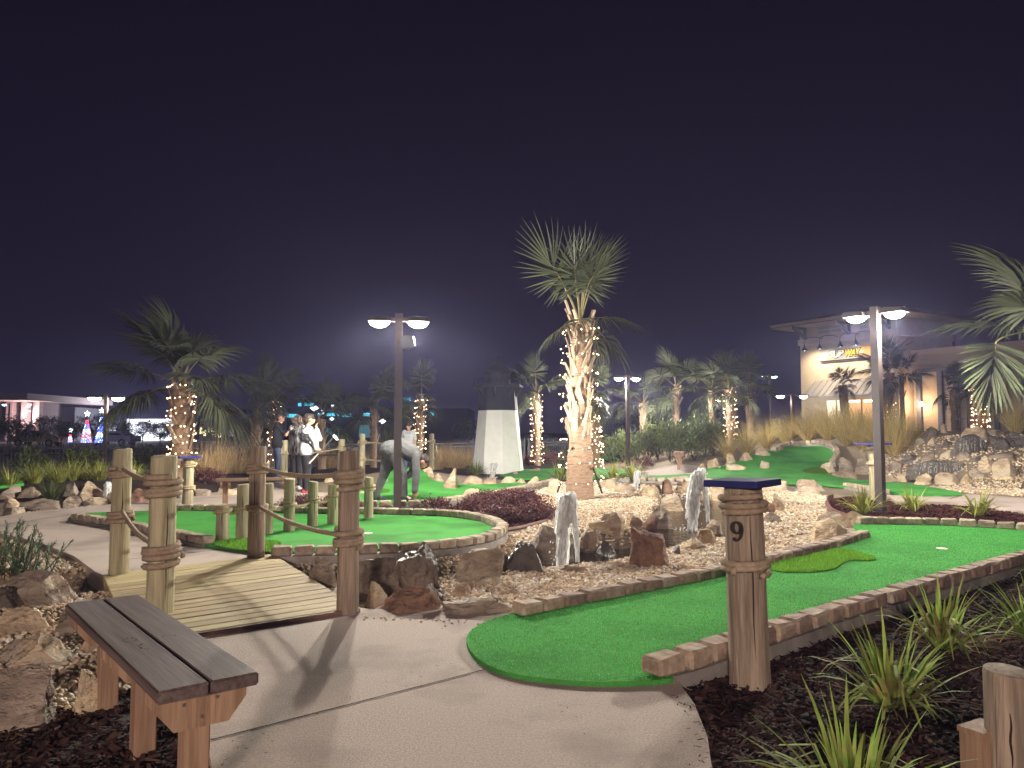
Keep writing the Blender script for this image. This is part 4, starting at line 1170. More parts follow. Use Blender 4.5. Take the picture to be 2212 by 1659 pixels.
# hillside
gh = 'rocks edging the hillside green'
L_ = ((1503, 1530, 1000, 1019), (1528, 1559, 989, 1014), (1560, 1595, 978, 1006), (1592, 1632, 978, 1000), (1629, 1665, 968, 989), (1664, 1702, 960, 978), (1544, 1562, 1006, 1016))
for a, od in zip(L_, nth(L_)):
    rock(*a, 'tan rock up the shrub side of the hillside green, ' + od, gh, m_rock, off=.02, cuts=9)
rock(1640, 1661, 995, 1012, 'single square stone sitting on the hillside green', None, m_rock, off=.08, flat=True, cuts=6)
rock(1771, 1808, 996, 1021, 'rounded pale rock beside the olive patch on the hillside', gh, m_rock)
rock(1811, 1843, 987, 1026, 'upright grey rock beside the rounded pale rock on the hillside', gh, GR)
rock(1845, 1884, 970, 1026, 'tall grey rock left of the thin blue-capped post', gh, GR)
rock(1790, 1860, 1019, 1036, 'flat low slab below the grey hillside rocks', gh, m_rock, flat=True)
gw = 'waterfall boulders'
WF = [((1909, 1962, 995, 1020), GR, 'wide grey boulder between the lamp pole and lower waterfall'), ((1944, 1993, 981, 1001), DKR, 'dark slanted boulder above the lower waterfall'), ((2145, 2206, 990, 1036), m_rock, 'big square yellow boulder right of the lower waterfall'),
      ((2113, 2151, 985, 1020), m_rock, 'tan boulder beside the big square yellow boulder'), ((2094, 2127, 1011, 1037), GR, 'grey stone under the tan boulder by the lower waterfall'), ((2022, 2076, 1020, 1048), m_rock, 'pale flat-faced boulder in front of the lower waterfall'),
      ((2072, 2102, 1022, 1046), m_rock, 'pale block right of the flat-faced boulder'), ((1973, 2012, 1020, 1048), m_rock, 'pointed pale boulder at the foot of the white streaks'), ((1931, 1978, 1022, 1041), m_rock, 'low pale stone left of the pointed boulder'),
      ((1905, 1935, 1027, 1042), m_rock, 'low stone at the base of the lamp pole hillside'), ((1991, 2036, 972, 996), GR, 'brown slab above the lower waterfall'), ((2032, 2066, 971, 990), m_rock, 'pale greenish stone on the ledge between the waterfalls'),
      ((2068, 2106, 976, 996), GR, 'grey stone on the ledge right of the greenish stone'), ((2118, 2214, 975, 994), GR, 'long brown slab below the upper waterfall'), ((2079, 2132, 921, 953), m_rock, 'orange-edged boulder crowning the upper waterfall'),
      ((1995, 2026, 921, 947), DKR, 'dark hollow rock left of the upper waterfall'), ((2032, 2048, 915, 936), m_rock, 'small round stone on top of the waterfall'), ((2132, 2182, 942, 974), DKR, 'dark wet boulder right of the upper waterfall'),
      ((2128, 2168, 926, 942), GR, 'grey flat stone at the top right of the waterfall'), ((2165, 2218, 931, 968), DKR, 'layered dark rock at the picture edge by the waterfall'), ((2004, 2025, 944, 961), m_rock, 'small pale stone below the dark hollow rock'), ((1975, 2000, 945, 962), GR, 'half hidden stone below the golden grass by the waterfall')]
for a, mt, lb in WF:
    rock(*a, lb, gw, mt, cuts=9)
L_ = ((2030, 2062, 950, 968), (2010, 2036, 958, 972), (2100, 2120, 985, 1000))
for a, od in zip(L_, nth(L_)):
    rock(*a, 'dark wet stone wedged between the two waterfalls, ' + od, gw, DKR, cuts=9)
# ledges the water runs over
LW = hit(2034, 1030); UW = hit(2091, 980)
rock(1955, 2112, 992, 1034, 'dark wet ledge behind the lower waterfall', gw, DKR, flat=True, dep=.35, cuts=6)
rock(2054, 2131, 937, 982, 'dark wet dome under the upper waterfall', gw, DKR, dep=.5, cuts=5)
# left bank and foreground
gl_ = 'rocks beside the near bench'
FL = [((19, 179, 1232, 1313), GR, 'smooth brown boulder before the needle shrub', -.06), ((-30, 58, 1266, 1332), DKR, 'dark boulder cut by the frame beside the smooth brown one', -.1), ((0, 125, 1313, 1373), m_rock, 'blocky brown boulder behind the pointed slab near the bench', -.06),
      ((110, 180, 1313, 1376), GR, 'rough grey block touching the far end of the bench', -.06), ((-15, 174, 1364, 1442), m_rock, 'long pointed tan slab beside the far end of the bench', -.05), ((-40, 160, 1430, 1580), GR, 'largest brown boulder at the frame edge beside the bench', -.06),
      ((152, 224, 1448, 1547), m_rock, 'leaning tan stone behind the bench legs', -.06), ((172, 218, 1370, 1415), m_rock, 'small pale stone under the far end of the bench', -.06), ((180, 260, 1300, 1380), DKR, 'dark stone in the shade between bench and deck', -.2)]
for a, mt, lb, z in FL:
    rock(*a, lb, gl_, mt, z=z, cuts=8, dep=.7)
gk = 'rocks of the bank beyond the walk'
BK = [((41, 139, 1078, 1108), GR, 'long brown flat-topped rock fronting the bank', True), ((-8, 56, 1096, 1117), GR, 'low slab at the frame edge fronting the bank', True), ((0, 41, 1074, 1102), m_rock, 'pinkish rock above the low slab of the bank', False), ((164, 228, 1046, 1082), m_rock, 'big pale pointed rock of the bank near the small fountain', False),
      ((135, 174, 1040, 1072), GR, 'brown rock between the bank grasses and pale pointed rock', False), ((181, 239, 1073, 1096), m_rock, 'cream rock at the walk edge below the pale pointed rock', False), ((135, 180, 1069, 1097), GR, 'rounded grey rock right of the long flat-topped rock', False),
      ((278, 324, 1055, 1088), RD, 'reddish sloping rock seen between the two deck posts', False), ((374, 424, 1060, 1080), m_rock, 'pale low rock behind the blue-capped marker post', False), ((456, 512, 1053, 1076), m_rock, 'pale rock behind the long narrow bench', False)]
for a, mt, lb, fl in BK:
    rock(*a, lb, gk, mt, flat=fl, cuts=9)
L_ = ((-15, 42, 1056, 1080), (38, 92, 1051, 1077), (168, 208, 1039, 1060), (10, 44, 1048, 1066), (230, 262, 1062, 1084), (420, 456, 1056, 1076))
for a, od in zip(L_, nth(L_)):
    rock(*a, 'brown rock in the upper rows of the bank, ' + od, gk, GR, cuts=9)

# ------------------------------------------------------------------ fountains and falling water
def foam_mat(name, alpha, sc, st=(1, 1, .3)):
    m = bpy.data.materials.new(name); m.use_nodes = True
    N = m.node_tree.nodes; L = m.node_tree.links; N.clear()
    o = N.new('ShaderNodeOutputMaterial'); tr = N.new('ShaderNodeBsdfTransparent'); df = N.new('ShaderNodeBsdfPrincipled'); tl = N.new('ShaderNodeBsdfTranslucent'); mx = N.new('ShaderNodeMixShader'); m2 = N.new('ShaderNodeMixShader')
    df.inputs['Base Color'].default_value = (.97, .98, .98, 1); df.inputs['Roughness'].default_value = .15; tl.inputs[0].default_value = (.97, .98, .98, 1); m2.inputs[0].default_value = .62
    tc = N.new('ShaderNodeTexCoord'); mp = N.new('ShaderNodeMapping'); mp.inputs['Scale'].default_value = st
    nz = N.new('ShaderNodeTexNoise'); nz.inputs['Scale'].default_value = sc; nz.inputs['Detail'].default_value = 4
    mr = N.new('ShaderNodeMapRange'); mr.inputs['From Min'].default_value = .38; mr.inputs['From Max'].default_value = .62; mr.inputs['To Min'].default_value = alpha - (.4 if alpha < .6 else .35); mr.inputs['To Max'].default_value = min(1, alpha + .25); mr.clamp = True
    bp = N.new('ShaderNodeBump'); bp.inputs['Strength'].default_value = .8; bp.inputs['Distance'].default_value = .02
    L.new(tc.outputs['Object'], mp.inputs[0]); L.new(mp.outputs[0], nz.inputs['Vector']); L.new(nz.outputs[0], mr.inputs['Value']); L.new(nz.outputs[0], bp.inputs['Height']); L.new(bp.outputs[0], df.inputs['Normal'])
    L.new(df.outputs[0], m2.inputs[1]); L.new(tl.outputs[0], m2.inputs[2])
    L.new(mr.outputs[0], mx.inputs[0]); L.new(tr.outputs[0], mx.inputs[1]); L.new(m2.outputs[0], mx.inputs[2]); L.new(mx.outputs[0], o.inputs[0])
    return m
m_foam = foam_mat('fountain_foam', .76, 40, (1, 1, .2))
m_fall = foam_mat('falling_water', .30, 9, (5, 5, .5))
def fountain(px, by, ty, z, label, lean=-.12, sc=1.0, seed=0):
    rd = random.Random(seed)
    p = gp(px, by, z)
    H = atd(px, ty, p.y).z - z
    root = empty('fountain', p)
    tag(root, label, 'fountain', 'water jets of the stream')
    mb = MB(); mb.lathe([(.026 * sc, -.1), (.026 * sc, .10), (.031 * sc, .11), (.031 * sc, .135), (.02 * sc, .136)], 14)
    mb.build('nozzle', M('steel_nozzle', (.4, .4, .4), metal=1.0, rough=.25, rand=0), root, smooth='auto')
    mb = MB()
    for q in range(5):        # rising threads of the jet
        pts, rads = [], []
        ox, oy = rd.uniform(-.008, .008) * sc, rd.uniform(-.008, .008) * sc
        for i in range(16):
            t = i / 15
            pts.append((ox + lean * sc * t ** 2 * .6 + ox * 2.5 * t, oy * (1 + 3 * t), .12 + (H * rd.uniform(.97, 1.0) - .12) * t)); rads.append((.015 + .017 * t + rd.uniform(0, .005)) * sc)
        mb.tube(pts, rads, 8)
    for k in range(46):       # tumbling head
        f_ = rd.random()
        c = Vector((lean * sc * (.6 + .5 * f_ ** 2) + rd.gauss(0, .026) * sc, rd.gauss(0, .026) * sc, H - .02 * sc - f_ * .30 * sc))
        r_ = rd.uniform(.018, .045) * sc
        mb.lathe([(r_ * math.sin(a), -r_ * 1.7 * math.cos(a)) for a in np.linspace(.15, 3.0, 6)], 8, c=c)
    jet = mb.build('jet', m_foam, root, smooth=True)
    mb = MB()
    for k in range(26):       # falling veil
        x0 = lean * sc * .6 + rd.uniform(-.07, .01) * sc; y0 = rd.gauss(0, .03) * sc
        drift = lean * sc * rd.uniform(.3, 1.05)
        zb = rd.choice((0, 0, 0, .1, .2, .35, .5)) * H
        n = 16
        pts, rads = [], []
        for i in range(n):
            t = i / (n - 1)
            pts.append((x0 + drift * t ** .55 + rd.gauss(0, .004) * sc, y0 + rd.gauss(0, .004), H * rd.uniform(.94, .97) - (H * .95 - zb) * t ** 1.2))
            rads.append((.034 * (1 - .6 * t) + rd.uniform(-.006, .008)) * sc)
        mb.tube(pts, rads, 7)
    mb.build('falling_veil', m_foam, root, smooth=True)
    mb = MB()
    for k in range(90):
        t = rd.random(); q = rd.uniform(.003, .009) * sc
        mb.lathe([(q * .2, -q * 1.6), (q, 0), (q * .2, q * 1.6)], 5, c=(lean * sc * (.6 + t) + rd.gauss(0, .06) * sc, rd.gauss(0, .06) * sc, H * (1.02 - t)))
    stuff(mb.build('droplets', m_foam, root, smooth=True))
    mb = MB()                # splash drops
    for k in range(46):
        a, r_ = rd.uniform(0, 6.28), rd.uniform(.02, .26) * sc
        c = (lean * sc * 1.6 + r_ * math.cos(a), r_ * math.sin(a), .02 + max(0, rd.gauss(.0, .04)))
        q = rd.uniform(.004, .014) * sc
        mb.lathe([(q * .2, -q), (q, 0), (q * .2, q)], 6, c=c)
    stuff(mb.build('splash', m_foam, root, smooth=True))
    return root
fountain(1248, 1241, 1066, -.27, 'tallest white fountain jet before the big palm', lean=-.13, seed=1)
fountain(1530, 1148, 1015, -.14, 'white fountain jet in the upper pond next to the post numbered 9', lean=-.16, seed=2)
fountain(1381, 1058, 1018, -.05, 'small white fountain jet behind the pond back row', lean=-.06, seed=3, sc=.8)
fountain(1068, 1036, 1001, -.05, 'small white fountain jet at the foot of the white tower', lean=-.04, seed=4, sc=1.0)
fountain(233, 1090, 1044, -.06, 'small white fountain jet beside the deck post by the bank', lean=.02, seed=5, sc=.8)
def waterfall(x0, x1, yt, yb, Yt, Yb, n, label, seed, bulge):
    rd = random.Random(seed)
    c = atd((x0 + x1) / 2, yb, Yb)
    root = empty('waterfall', c)
    tag(root, label, 'waterfall', 'waterfalls of the rock hill')
    mb = MB()
    for k in range(n):
        px = x0 + (x1 - x0) * (k + rd.uniform(.1, .9)) / n
        wv = rd.uniform(.25, 1.1) * (x1 - x0) / n * .5
        yend = yb - rd.uniform(0, .35) * (yb - yt)
        pts, wd = [], []
        for i in range(9):
            t = i / 8
            Yq = Yt + (Yb - Yt) * (t ** .6) - bulge * math.sin(math.pi * t)
            p = atd(px + (px - (x0 + x1) / 2) * .15 * t, yt + (yend - yt) * t ** 1.25, Yq)
            pts.append(p - c); wd.append(wv * Yq / FPX * (1 - .35 * t) * rd.uniform(.8, 1.2))
        mb.strip(pts, wd, Vector((1, 0, 0)), rnd=rd.random())
    mb.build('water_streak', m_fall, root, smooth=True)
    return root
waterfall(1978, 2080, 998, 1031, LW.y - .02, LW.y - .2, 16, 'lower waterfall in white streaks over the wide dark ledge', 1, .05)
waterfall(2072, 2126, 944, 980, UW.y + .1, UW.y - .12, 13, 'upper waterfall over the dark wet dome', 2, .1)
# ------------------------------------------------------------------ grasses and shrubs
def blade(mb, base, az, L, w, rise, bend, rd, seg=5, fold=.0, m=0):
    d = Vector((math.cos(az), math.sin(az), 0)); sd = Vector((-d.y, d.x, 0))
    pts, wd = [], []
    p = base.copy(); ang = rise
    prof = [.55, .95, 1.0, .8, .5, .06] if seg == 5 else [1 - .94 * i / seg for i in range(seg + 1)]
    for i in range(seg + 1):
        pts.append(p.copy()); wd.append(w * prof[i])
        p = p + (d * math.cos(ang) + Vector((0, 0, 1)) * math.sin(ang)) * (L / seg)
        ang -= bend / seg * (.5 + i / seg)
    tw = rd.uniform(-.5, .5)
    sd = (sd * math.cos(tw) + Vector((0, 0, 1)) * math.sin(tw)).normalized()
    mb.strip(pts, wd, sd, rd.random(), m)
def lily_mesh(seed, n=60, L=.45, w=.013, dry=8):
    rd = random.Random(seed); mb = MB()
    for i in range(n):
        az = rd.uniform(0, 6.283); k = rd.random()
        b = Vector((math.cos(az), math.sin(az), 0)) * rd.uniform(0, .07) * L / .45
        blade(mb, b, az + rd.uniform(-.5, .5), L * rd.uniform(.65, 1.15), w * rd.uniform(.7, 1.3), R(34 + 50 * (1 - k)), R(15 + 130 * k * rd.random()), rd)
    for i in range(n // 4):       # kinked, flopped leaves
        az = rd.uniform(0, 6.283); d = Vector((math.cos(az), math.sin(az), 0)); sd = Vector((-d.y, d.x, 0))
        h_ = L * rd.uniform(.3, .6); k = rd.uniform(.25, .5)
        p0 = d * .03; p1 = p0 + d * h_ * k + Vector((0, 0, h_)); p2 = p1 + d * L * .3 + Vector((0, 0, -rd.uniform(.0, .12) * L / .45)); p3 = p2 + d * L * .18 + Vector((0, 0, -.1 * L / .45))
        mb.strip([p0, p0.lerp(p1, .6), p1, p2, p3], [w * .6, w, w * .95, w * .6, w * .08], sd, rd.random())
    for i in range(dry):
        az = rd.uniform(0, 6.283)
        blade(mb, Vector((0, 0, .01)), az, L * rd.uniform(.8, 1.3), w * .5, R(rd.uniform(10, 35)), R(rd.uniform(20, 60)), rd, m=1)
    return mb
def plant(name, mesh, p, sc, rz, label, cat, group):
    o = link(name, mesh, loc=p, rot=(0, 0, rz), scale=sc)
    return tag(o, label, cat, group)
m_dry = M('dry_leaf', (.22, .16, .09), (.13, .09, .05), rough=.95, spec=.05, rand=0, attr=.3)
LM = [lily_mesh(s, 62, .44, .0115, 24).mesh('flax_lily', [m_lily, m_dry], True) for s in (1, 2, 3)]
LMf = [lily_mesh(s, 46, .46, .013, 4).mesh('flax_lily', [m_liliyellow, m_dry], True) for s in (11, 12)]
gL = 'flax lilies in the mulch'
plant('flax_lily', LM[0], gp(1922, 1532, -.06), 1.0, 0, 'largest strappy green lily in the near mulch bed', 'plant', gL)
plant('flax_lily', LM[1], gp(1846, 1775, -.06), .95, 1.2, 'strappy green lily cut by the bottom of the frame', 'plant', gL)
plant('flax_lily', LM[2], gp(2036, 1406, -.06), 1.0, 2.2, 'strappy lily behind the largest one, against the near brick row', 'plant', gL)
plant('flax_lily', LM[0], gp(2236, 1392, -.06), 1.0, 4.0, 'strappy lily cut by the frame beside the near brick row', 'plant', gL)
plant('flax_lily', LM[1], gp(2290, 1285, -.06), 1.0, 5.0, 'strappy lily farther along the near brick row at the frame edge', 'plant', gL)
plant('flax_lily', LMf[0], gp(1864, 1112, -.06), 1.05, 0, 'bright lily on the pond side of the lamp pole', 'plant', gL)
plant('flax_lily', LMf[1], gp(1974, 1104, -.06), 1.0, 1, 'bright lily in the lamp pole bed, middle of three', 'plant', gL)
plant('flax_lily', LMf[0], gp(2114, 1116, -.06), 1.05, 2, 'bright lily in the lamp pole bed farthest from the pole', 'plant', gL)
plant('flax_lily', LMf[0], hit(1325, 1042), 1.25, .4, 'lily behind the pond back row nearest the big palm', 'plant', gL)
plant('flax_lily', LMf[1], hit(1369, 1040), 1.45, 1.4, 'lily behind the small fountain of the pond back row', 'plant', gL)
plant('flax_lily', LM[2], hit(1208, 1042), 1.3, 2.4, 'lily at the foot of the big palm beside its brace', 'plant', gL)
plant('flax_lily', LM[0], hit(1030, 1026), 1.2, 3.4, 'grey green lily at the foot of the white tower', 'plant', gL)
L_ = ((1182, 985), (1217, 985), (1145, 990))
for (i, (x, y)), od in zip(enumerate(L_), nth(L_)):
    plant('flax_lily', LMf[i % 2], hit(x, y), 1.5, i, 'far lily behind the white tower beside the light-wrapped palm, ' + od, 'plant', gL)
def tuft_mesh(seed, n, L, w, spread, rise0, bend):
    rd = random.Random(seed); mb = MB()
    for i in range(n):
        az = rd.uniform(0, 6.283); k = rd.random() ** .7
        b = Vector((math.cos(az), math.sin(az), 0)) * rd.uniform(0, spread)
        blade(mb, b, az + rd.uniform(-.4, .4), L * rd.uniform(.6, 1.1), w, R(rise0 - 48 * k), R(bend * rd.uniform(.3, 1.2)), rd, seg=4)
    return mb
MU = [tuft_mesh(s, 420, 1.35, .0055, .14, 88, 62).mesh('grass_clump', [m_muhly], True) for s in (21, 22, 23)]
MS = [tuft_mesh(s, 300, 1.0, .006, .25, 88, 30).mesh('grass_clump', [m_straw], True) for s in (31, 32)]
MY = [tuft_mesh(s, 90, .55, .010, .1, 85, 60).mesh('grass_clump', [m_liliyellow], True) for s in (41, 42)]
gM = 'golden grasses along the hilltop'
L_ = ((1572, 990, .85), (1612, 980, .95), (1656, 968, .95), (1700, 957, 1.0), (1668, 955, .9), (1745, 952, 1.05), (1720, 945, 1.0), (1790, 950, 1.05), (1830, 962, 1.1), (1865, 972, 1.05), (1905, 978, 1.1), (1932, 985, 1.05), (1955, 965, .95), (1810, 940, 1.1), (1860, 945, 1.1), (1770, 935, 1.05), (1915, 950, 1.1))
for (i, (x, y, s)), od in zip(enumerate(L_), nth(L_)):
    plant('grass_clump', MU[i % 3], hit(x, y), s, i * 1.3, 'golden fountain grass on the hilltop behind the hillside green, ' + od, 'grass', gM)
L_ = ((2150, 930, .9), (2195, 935, .95), (2230, 930, 1.0), (2060, 918, .6), (2015, 920, .6), (1985, 925, .8))
for (i, (x, y, s)), od in zip(enumerate(L_), nth(L_)):
    plant('grass_clump', MU[i % 3], hit(x, y), s, i * 1.1 + .5, 'golden grass clump above the waterfall rocks, ' + od, 'grass', 'grasses above the waterfall')
L_ = ((440, 1030, .95), (475, 1024, 1.0), (510, 1022, 1.0), (545, 1016, 1.0), (580, 1012, .95), (640, 1012, .9), (670, 1008, .9), (710, 1012, 1.0), (750, 1008, .95), (790, 1004, .9), (830, 1000, .8), (760, 1015, .9))
for (i, (x, y, s)), od in zip(enumerate(L_), nth(L_)):
    plant('grass_clump', MS[i % 2], hit(x, y), s, i, 'straw coloured grass clump behind the players and rope fence, ' + od, 'grass', 'straw grasses behind the players')
L_ = ((945, 1014, .95), (965, 1010, 1.0), (990, 1012, .95), (1008, 1006, .9), (975, 1002, .9), (955, 1003, 1.0))
for (i, (x, y, s)), od in zip(enumerate(L_), nth(L_)):
    plant('grass_clump', MS[i % 2], hit(x, y), s, i + .4, 'straw coloured grass clump beside the white tower, ' + od, 'grass', 'straw grasses by the tower')
L_ = ((22, 1052, .9), (74, 1044, 1.0), (112, 1040, 1.05), (158, 1038, 1.1), (186, 1036, 1.0), (214, 1038, 1.0), (292, 1036, 1.0), (128, 1042, .9))
for (i, (x, y, s)), od in zip(enumerate(L_), nth(L_)):
    plant('grass_clump', MY[i % 2], hit(x, y), s, i, 'yellow green grass tuft on top of the rocky bank, ' + od, 'grass', 'tufts on the bank')
MG = tuft_mesh(51, 130, .5, .008, .1, 85, 60).mesh('grass_clump', [m_shrub], True)
plant('grass_clump', MG, hit(112, 1080), 1.0, 0, 'dark green grass tuft among the bank rocks', 'grass', None)
plant('grass_clump', MY[0], hit(905, 1012), .7, 0, 'small yellow tuft beside the humped green', 'grass', None)

def shrub_mesh(seed, n, r, h, leaf, mat, stems=6, upright=.3, lift=.12):
    rd = random.Random(seed); mb = MB()
    for i in range(stems):
        a = rd.uniform(0, 6.283); e = Vector((math.cos(a) * r * .6, math.sin(a) * r * .6, h * rd.uniform(.5, .85)))
        mb.tube([Vector((0, 0, -.03)), e * .5 + Vector((0, 0, h * .08)), e], [.012, .008, .003], 5, rnd=.3, m=1)
    cl = [(rd.uniform(0, 6.283), rd.random() ** .5 * r * .8, rd.uniform(.25, 1)) for _ in range(max(8, n // 45))]
    for i in range(n):
        a, q, zz = rd.choice(cl)
        c = Vector((math.cos(a) * q, math.sin(a) * q, lift * h + (h - lift * h) * zz * math.sqrt(max(.05, 1 - (q / r) ** 2))))
        c += Vector((rd.gauss(0, .16 * r), rd.gauss(0, .16 * r), rd.gauss(0, .12 * h)))
        c.z = max(.01, c.z)
        az = rd.uniform(0, 6.283); el = rd.uniform(-.3, 1.0) + upright
        d = Vector((math.cos(az) * math.cos(el), math.sin(az) * math.cos(el), math.sin(el)))
        s = d.cross(Vector((rd.uniform(-1, 1), rd.uniform(-1, 1), 1))).normalized()
        L = leaf * rd.uniform(.6, 1.3)
        mb.strip([c, c + d * L * .5, c + d * L], [L * .06, L * .22, L * .03], s, rd.random())
    return mb.mesh('shrub', [mat, m_stem])
PS = [shrub_mesh(s, 1500, .48, .42, .055, m_purple) for s in (61, 62, 63)]
gP = 'purple shrubs'
L_ = ((1040, 1112, .9), (1092, 1098, 1.0), (1142, 1104, 1.0), (1075, 1128, .85), (1130, 1126, .9), (1165, 1122, .75), (1115, 1085, .9), (1060, 1092, .9))
for (i, (x, y, s)), od in zip(enumerate(L_), nth(L_)):
    plant('shrub', PS[i % 3], gp(x, y, -.06), (s, s, s * .68), i, 'purple leaved shrub in the mass before the pebble bed, ' + od, 'shrub', gP)
plant('shrub', PS[0], gp(943, 1106, -.06), .58, 0, 'small round purple shrub alone next to the lamp pole', 'shrub', gP)
L_ = ((655, 1100, .6), (690, 1102, .5), (630, 1100, .45), (718, 1104, .5))
for (i, (x, y, s)), od in zip(enumerate(L_), nth(L_)):
    plant('shrub', PS[i % 3], gp(x, y, -.06), s, i, 'low purple shrub behind the log stumps, ' + od, 'shrub', gP)
L_ = ((1150, 1004, .7), (1185, 1002, .7), (1200, 998, .7), (1262, 1012, .7), (1245, 1008, .8), (1390, 1012, .6))
for (i, (x, y, s)), od in zip(enumerate(L_), nth(L_)):
    plant('shrub', PS[i % 3], hit(x, y), s * 1.3, i, 'dark purple shrub in the far beds behind the big palm, ' + od, 'shrub', gP)
plant('shrub', PS[1], hit(455, 1046), .8, 2, 'dark red shrub under the light-wrapped palm brace', 'shrub', gP)
GS = [shrub_mesh(s, 900, .55, 1.0, .075, m_shrub, upright=.9) for s in (71, 72)]
L_ = ((1318, 1000, 1.15), (1345, 998, 1.2), (1375, 996, 1.1), (1400, 1000, 1.2), (1422, 994, 1.25), (1448, 998, 1.3), (1474, 992, 1.2), (1500, 995, 1.25), (1525, 988, 1.2), (1540, 985, 1.15), (1360, 988, 1.3), (1410, 985, 1.3), (1460, 982, 1.35), (1512, 978, 1.3), (1330, 985, 1.25))
for (i, (x, y, s)), od in zip(enumerate(L_), nth(L_)):
    plant('shrub', GS[i % 2], hit(x, y), s, i * 2.1, 'leafy green shrub in the hedge by the far lamp pole, ' + od, 'shrub', 'green shrubs by the far lamp')
RS = [shrub_mesh(s, 800, .55, .75, .11, m_shrub, upright=.3) for s in (81, 82)]
plant('shrub', RS[0], hit(70, 1026), .85, 0, 'round green shrub at the fence nearest the frame edge', 'shrub', 'round shrubs at the fence')
plant('shrub', RS[1], hit(180, 1024), .85, 1, 'round green shrub at the fence under the parking lamp', 'shrub', 'round shrubs at the fence')
plant('shrub', RS[0], hit(297, 1022), .8, 2, 'round green shrub at the fence seen between two deck posts', 'shrub', 'round shrubs at the fence')
L_ = ((1195, 975), (1130, 978), (1232, 980))
for (i, (x, y)), od in zip(enumerate(L_), nth(L_)):
    plant('shrub', RS[i % 2], hit(x, y), 1.3, i, 'dark round shrub at the far fence behind the white tower, ' + od, 'shrub', 'dark shrubs at the far fence')
# needle-leaved shrub by the walk
def needle_mesh(seed):
    rd = random.Random(seed); mb = MB()
    for k in range(46):
        az = rd.uniform(0, 6.283); L = rd.uniform(.18, .46); ri = R(rd.uniform(25, 85))
        b = Vector((rd.gauss(0, .13), rd.gauss(0, .1), 0)); d = Vector((math.cos(az) * math.cos(ri), math.sin(az) * math.cos(ri), math.sin(ri)))
        pts = [b + d * L * t + Vector((0, 0, .05 * t * t)) for t in (0, .33, .66, 1)]
        mb.tube(pts, [.005, .004, .003, .002], 4, rnd=.2, m=1)
        for q in range(70):
            t = rd.uniform(.15, 1.0); c = b + d * L * t + Vector((0, 0, .05 * t * t))
            a2 = rd.uniform(0, 6.283); o = d.orthogonal().normalized(); o2 = d.cross(o)
            nd = (d * .75 + (o * math.cos(a2) + o2 * math.sin(a2)) * .8).normalized()
            s = nd.cross(d).normalized()
            l = rd.uniform(.03, .05)
            mb.strip([c, c + nd * l * .5, c + nd * l], [.0016, .0026, .0005], s, rd.random())
    return mb.mesh('shrub', [m_pine, m_stem])
NM = needle_mesh(91)
plant('shrub', NM, gp(42, 1246, -.06), 1.0, 0, 'dark needle-leaved shrub at the frame edge beside the walk', 'shrub', None)
plant('shrub', NM, gp(-40, 1222, -.06), 1.1, 2.2, 'needle-leaved shrub mostly beyond the frame edge', 'shrub', None)

# ------------------------------------------------------------------ palms
def frond_mesh(seed, pet, Rr, n, droop, arch, w=.026, span=128):
    rd = random.Random(seed); mb = MB()
    pts = [Vector((pet * t, 0, -arch * pet * t * t)) for t in np.linspace(0, 1, 6)]
    mb.tube(pts, [.026, .021, .018, .016, .014, .012], 6, m=1, ell=.6)
    hub = pts[-1]; td = (pts[-1] - pts[-2]).normalized()
    costa = [hub + td * Rr * .42 * t + Vector((0, 0, -.16 * Rr * t * t)) for t in np.linspace(0, 1, 5)]
    mb.tube(costa, [.012, .010, .008, .005, .003], 5, m=1)
    for i in range(n):
        f = i / (n - 1) * 2 - 1
        a = f * R(span)
        st = costa[int(round((1 - abs(f)) * 4))]
        d = Vector((math.cos(a), math.sin(a), .22 * (abs(f)) + td.z * max(0, math.cos(a)))).normalized()
        L = Rr * (.72 + .28 * math.cos(a * .8)) * rd.uniform(.88, 1.06)
        side = Vector((-math.sin(a), math.cos(a), (.5 if i % 2 else -.5))).normalized()
        pp_, ww = [], []
        for k, t in enumerate((0, .2, .45, .7, .88, 1.0)):
            q = st + d * L * t - Vector((0, 0, droop * L * max(0, t - .25) ** 1.9))
            if t > .6: q -= d * L * .12 * (t - .6) * droop
            pp_.append(q); ww.append(w * (.30, .85, 1.0, .62, .3, .05)[k] * Rr / .8)
        mb.strip(pp_, ww, side, rd.random())
    return mb.mesh('frond', [m_frond, m_petiole], True)
FR = [frond_mesh(1, .75, .85, 46, .55, .06), frond_mesh(2, .85, .82, 44, .95, .22), frond_mesh(3, .7, .78, 42, 1.3, .32), frond_mesh(4, .9, .9, 46, .75, .14)]
def boot_mesh(seed, L=.34):
    rd = random.Random(seed); mb = MB()
    w0, w1, t0, t1 = .075, .038, .022, .018
    prof = [(0, w0, 0), (.35, .05, .02), (.75, .036, .055), (1, w1, .085)]
    vs, fs = [], []
    for t, w, o in prof:
        z = L * t
        vs += [(-w, o * 1.0, z), (w, o, z), (w * .8, o + t0 + .006, z), (-w * .8, o + t0 + .006, z)]
    for i in range(len(prof) - 1):
        for j in range(4): fs.append((4 * i + j, 4 * i + (j + 1) % 4, 4 * i + 4 + (j + 1) % 4, 4 * i + 4 + j))
    n = 4 * (len(prof) - 1)
    fs += [(3, 2, 1, 0), (n, n + 1, n + 2, n + 3)]
    mb.add(vs, [f[::-1] for f in fs])
    return mb
BOOT = [boot_mesh(i, .30 + .05 * i).mesh('boot', m_boot) for i in range(3)]
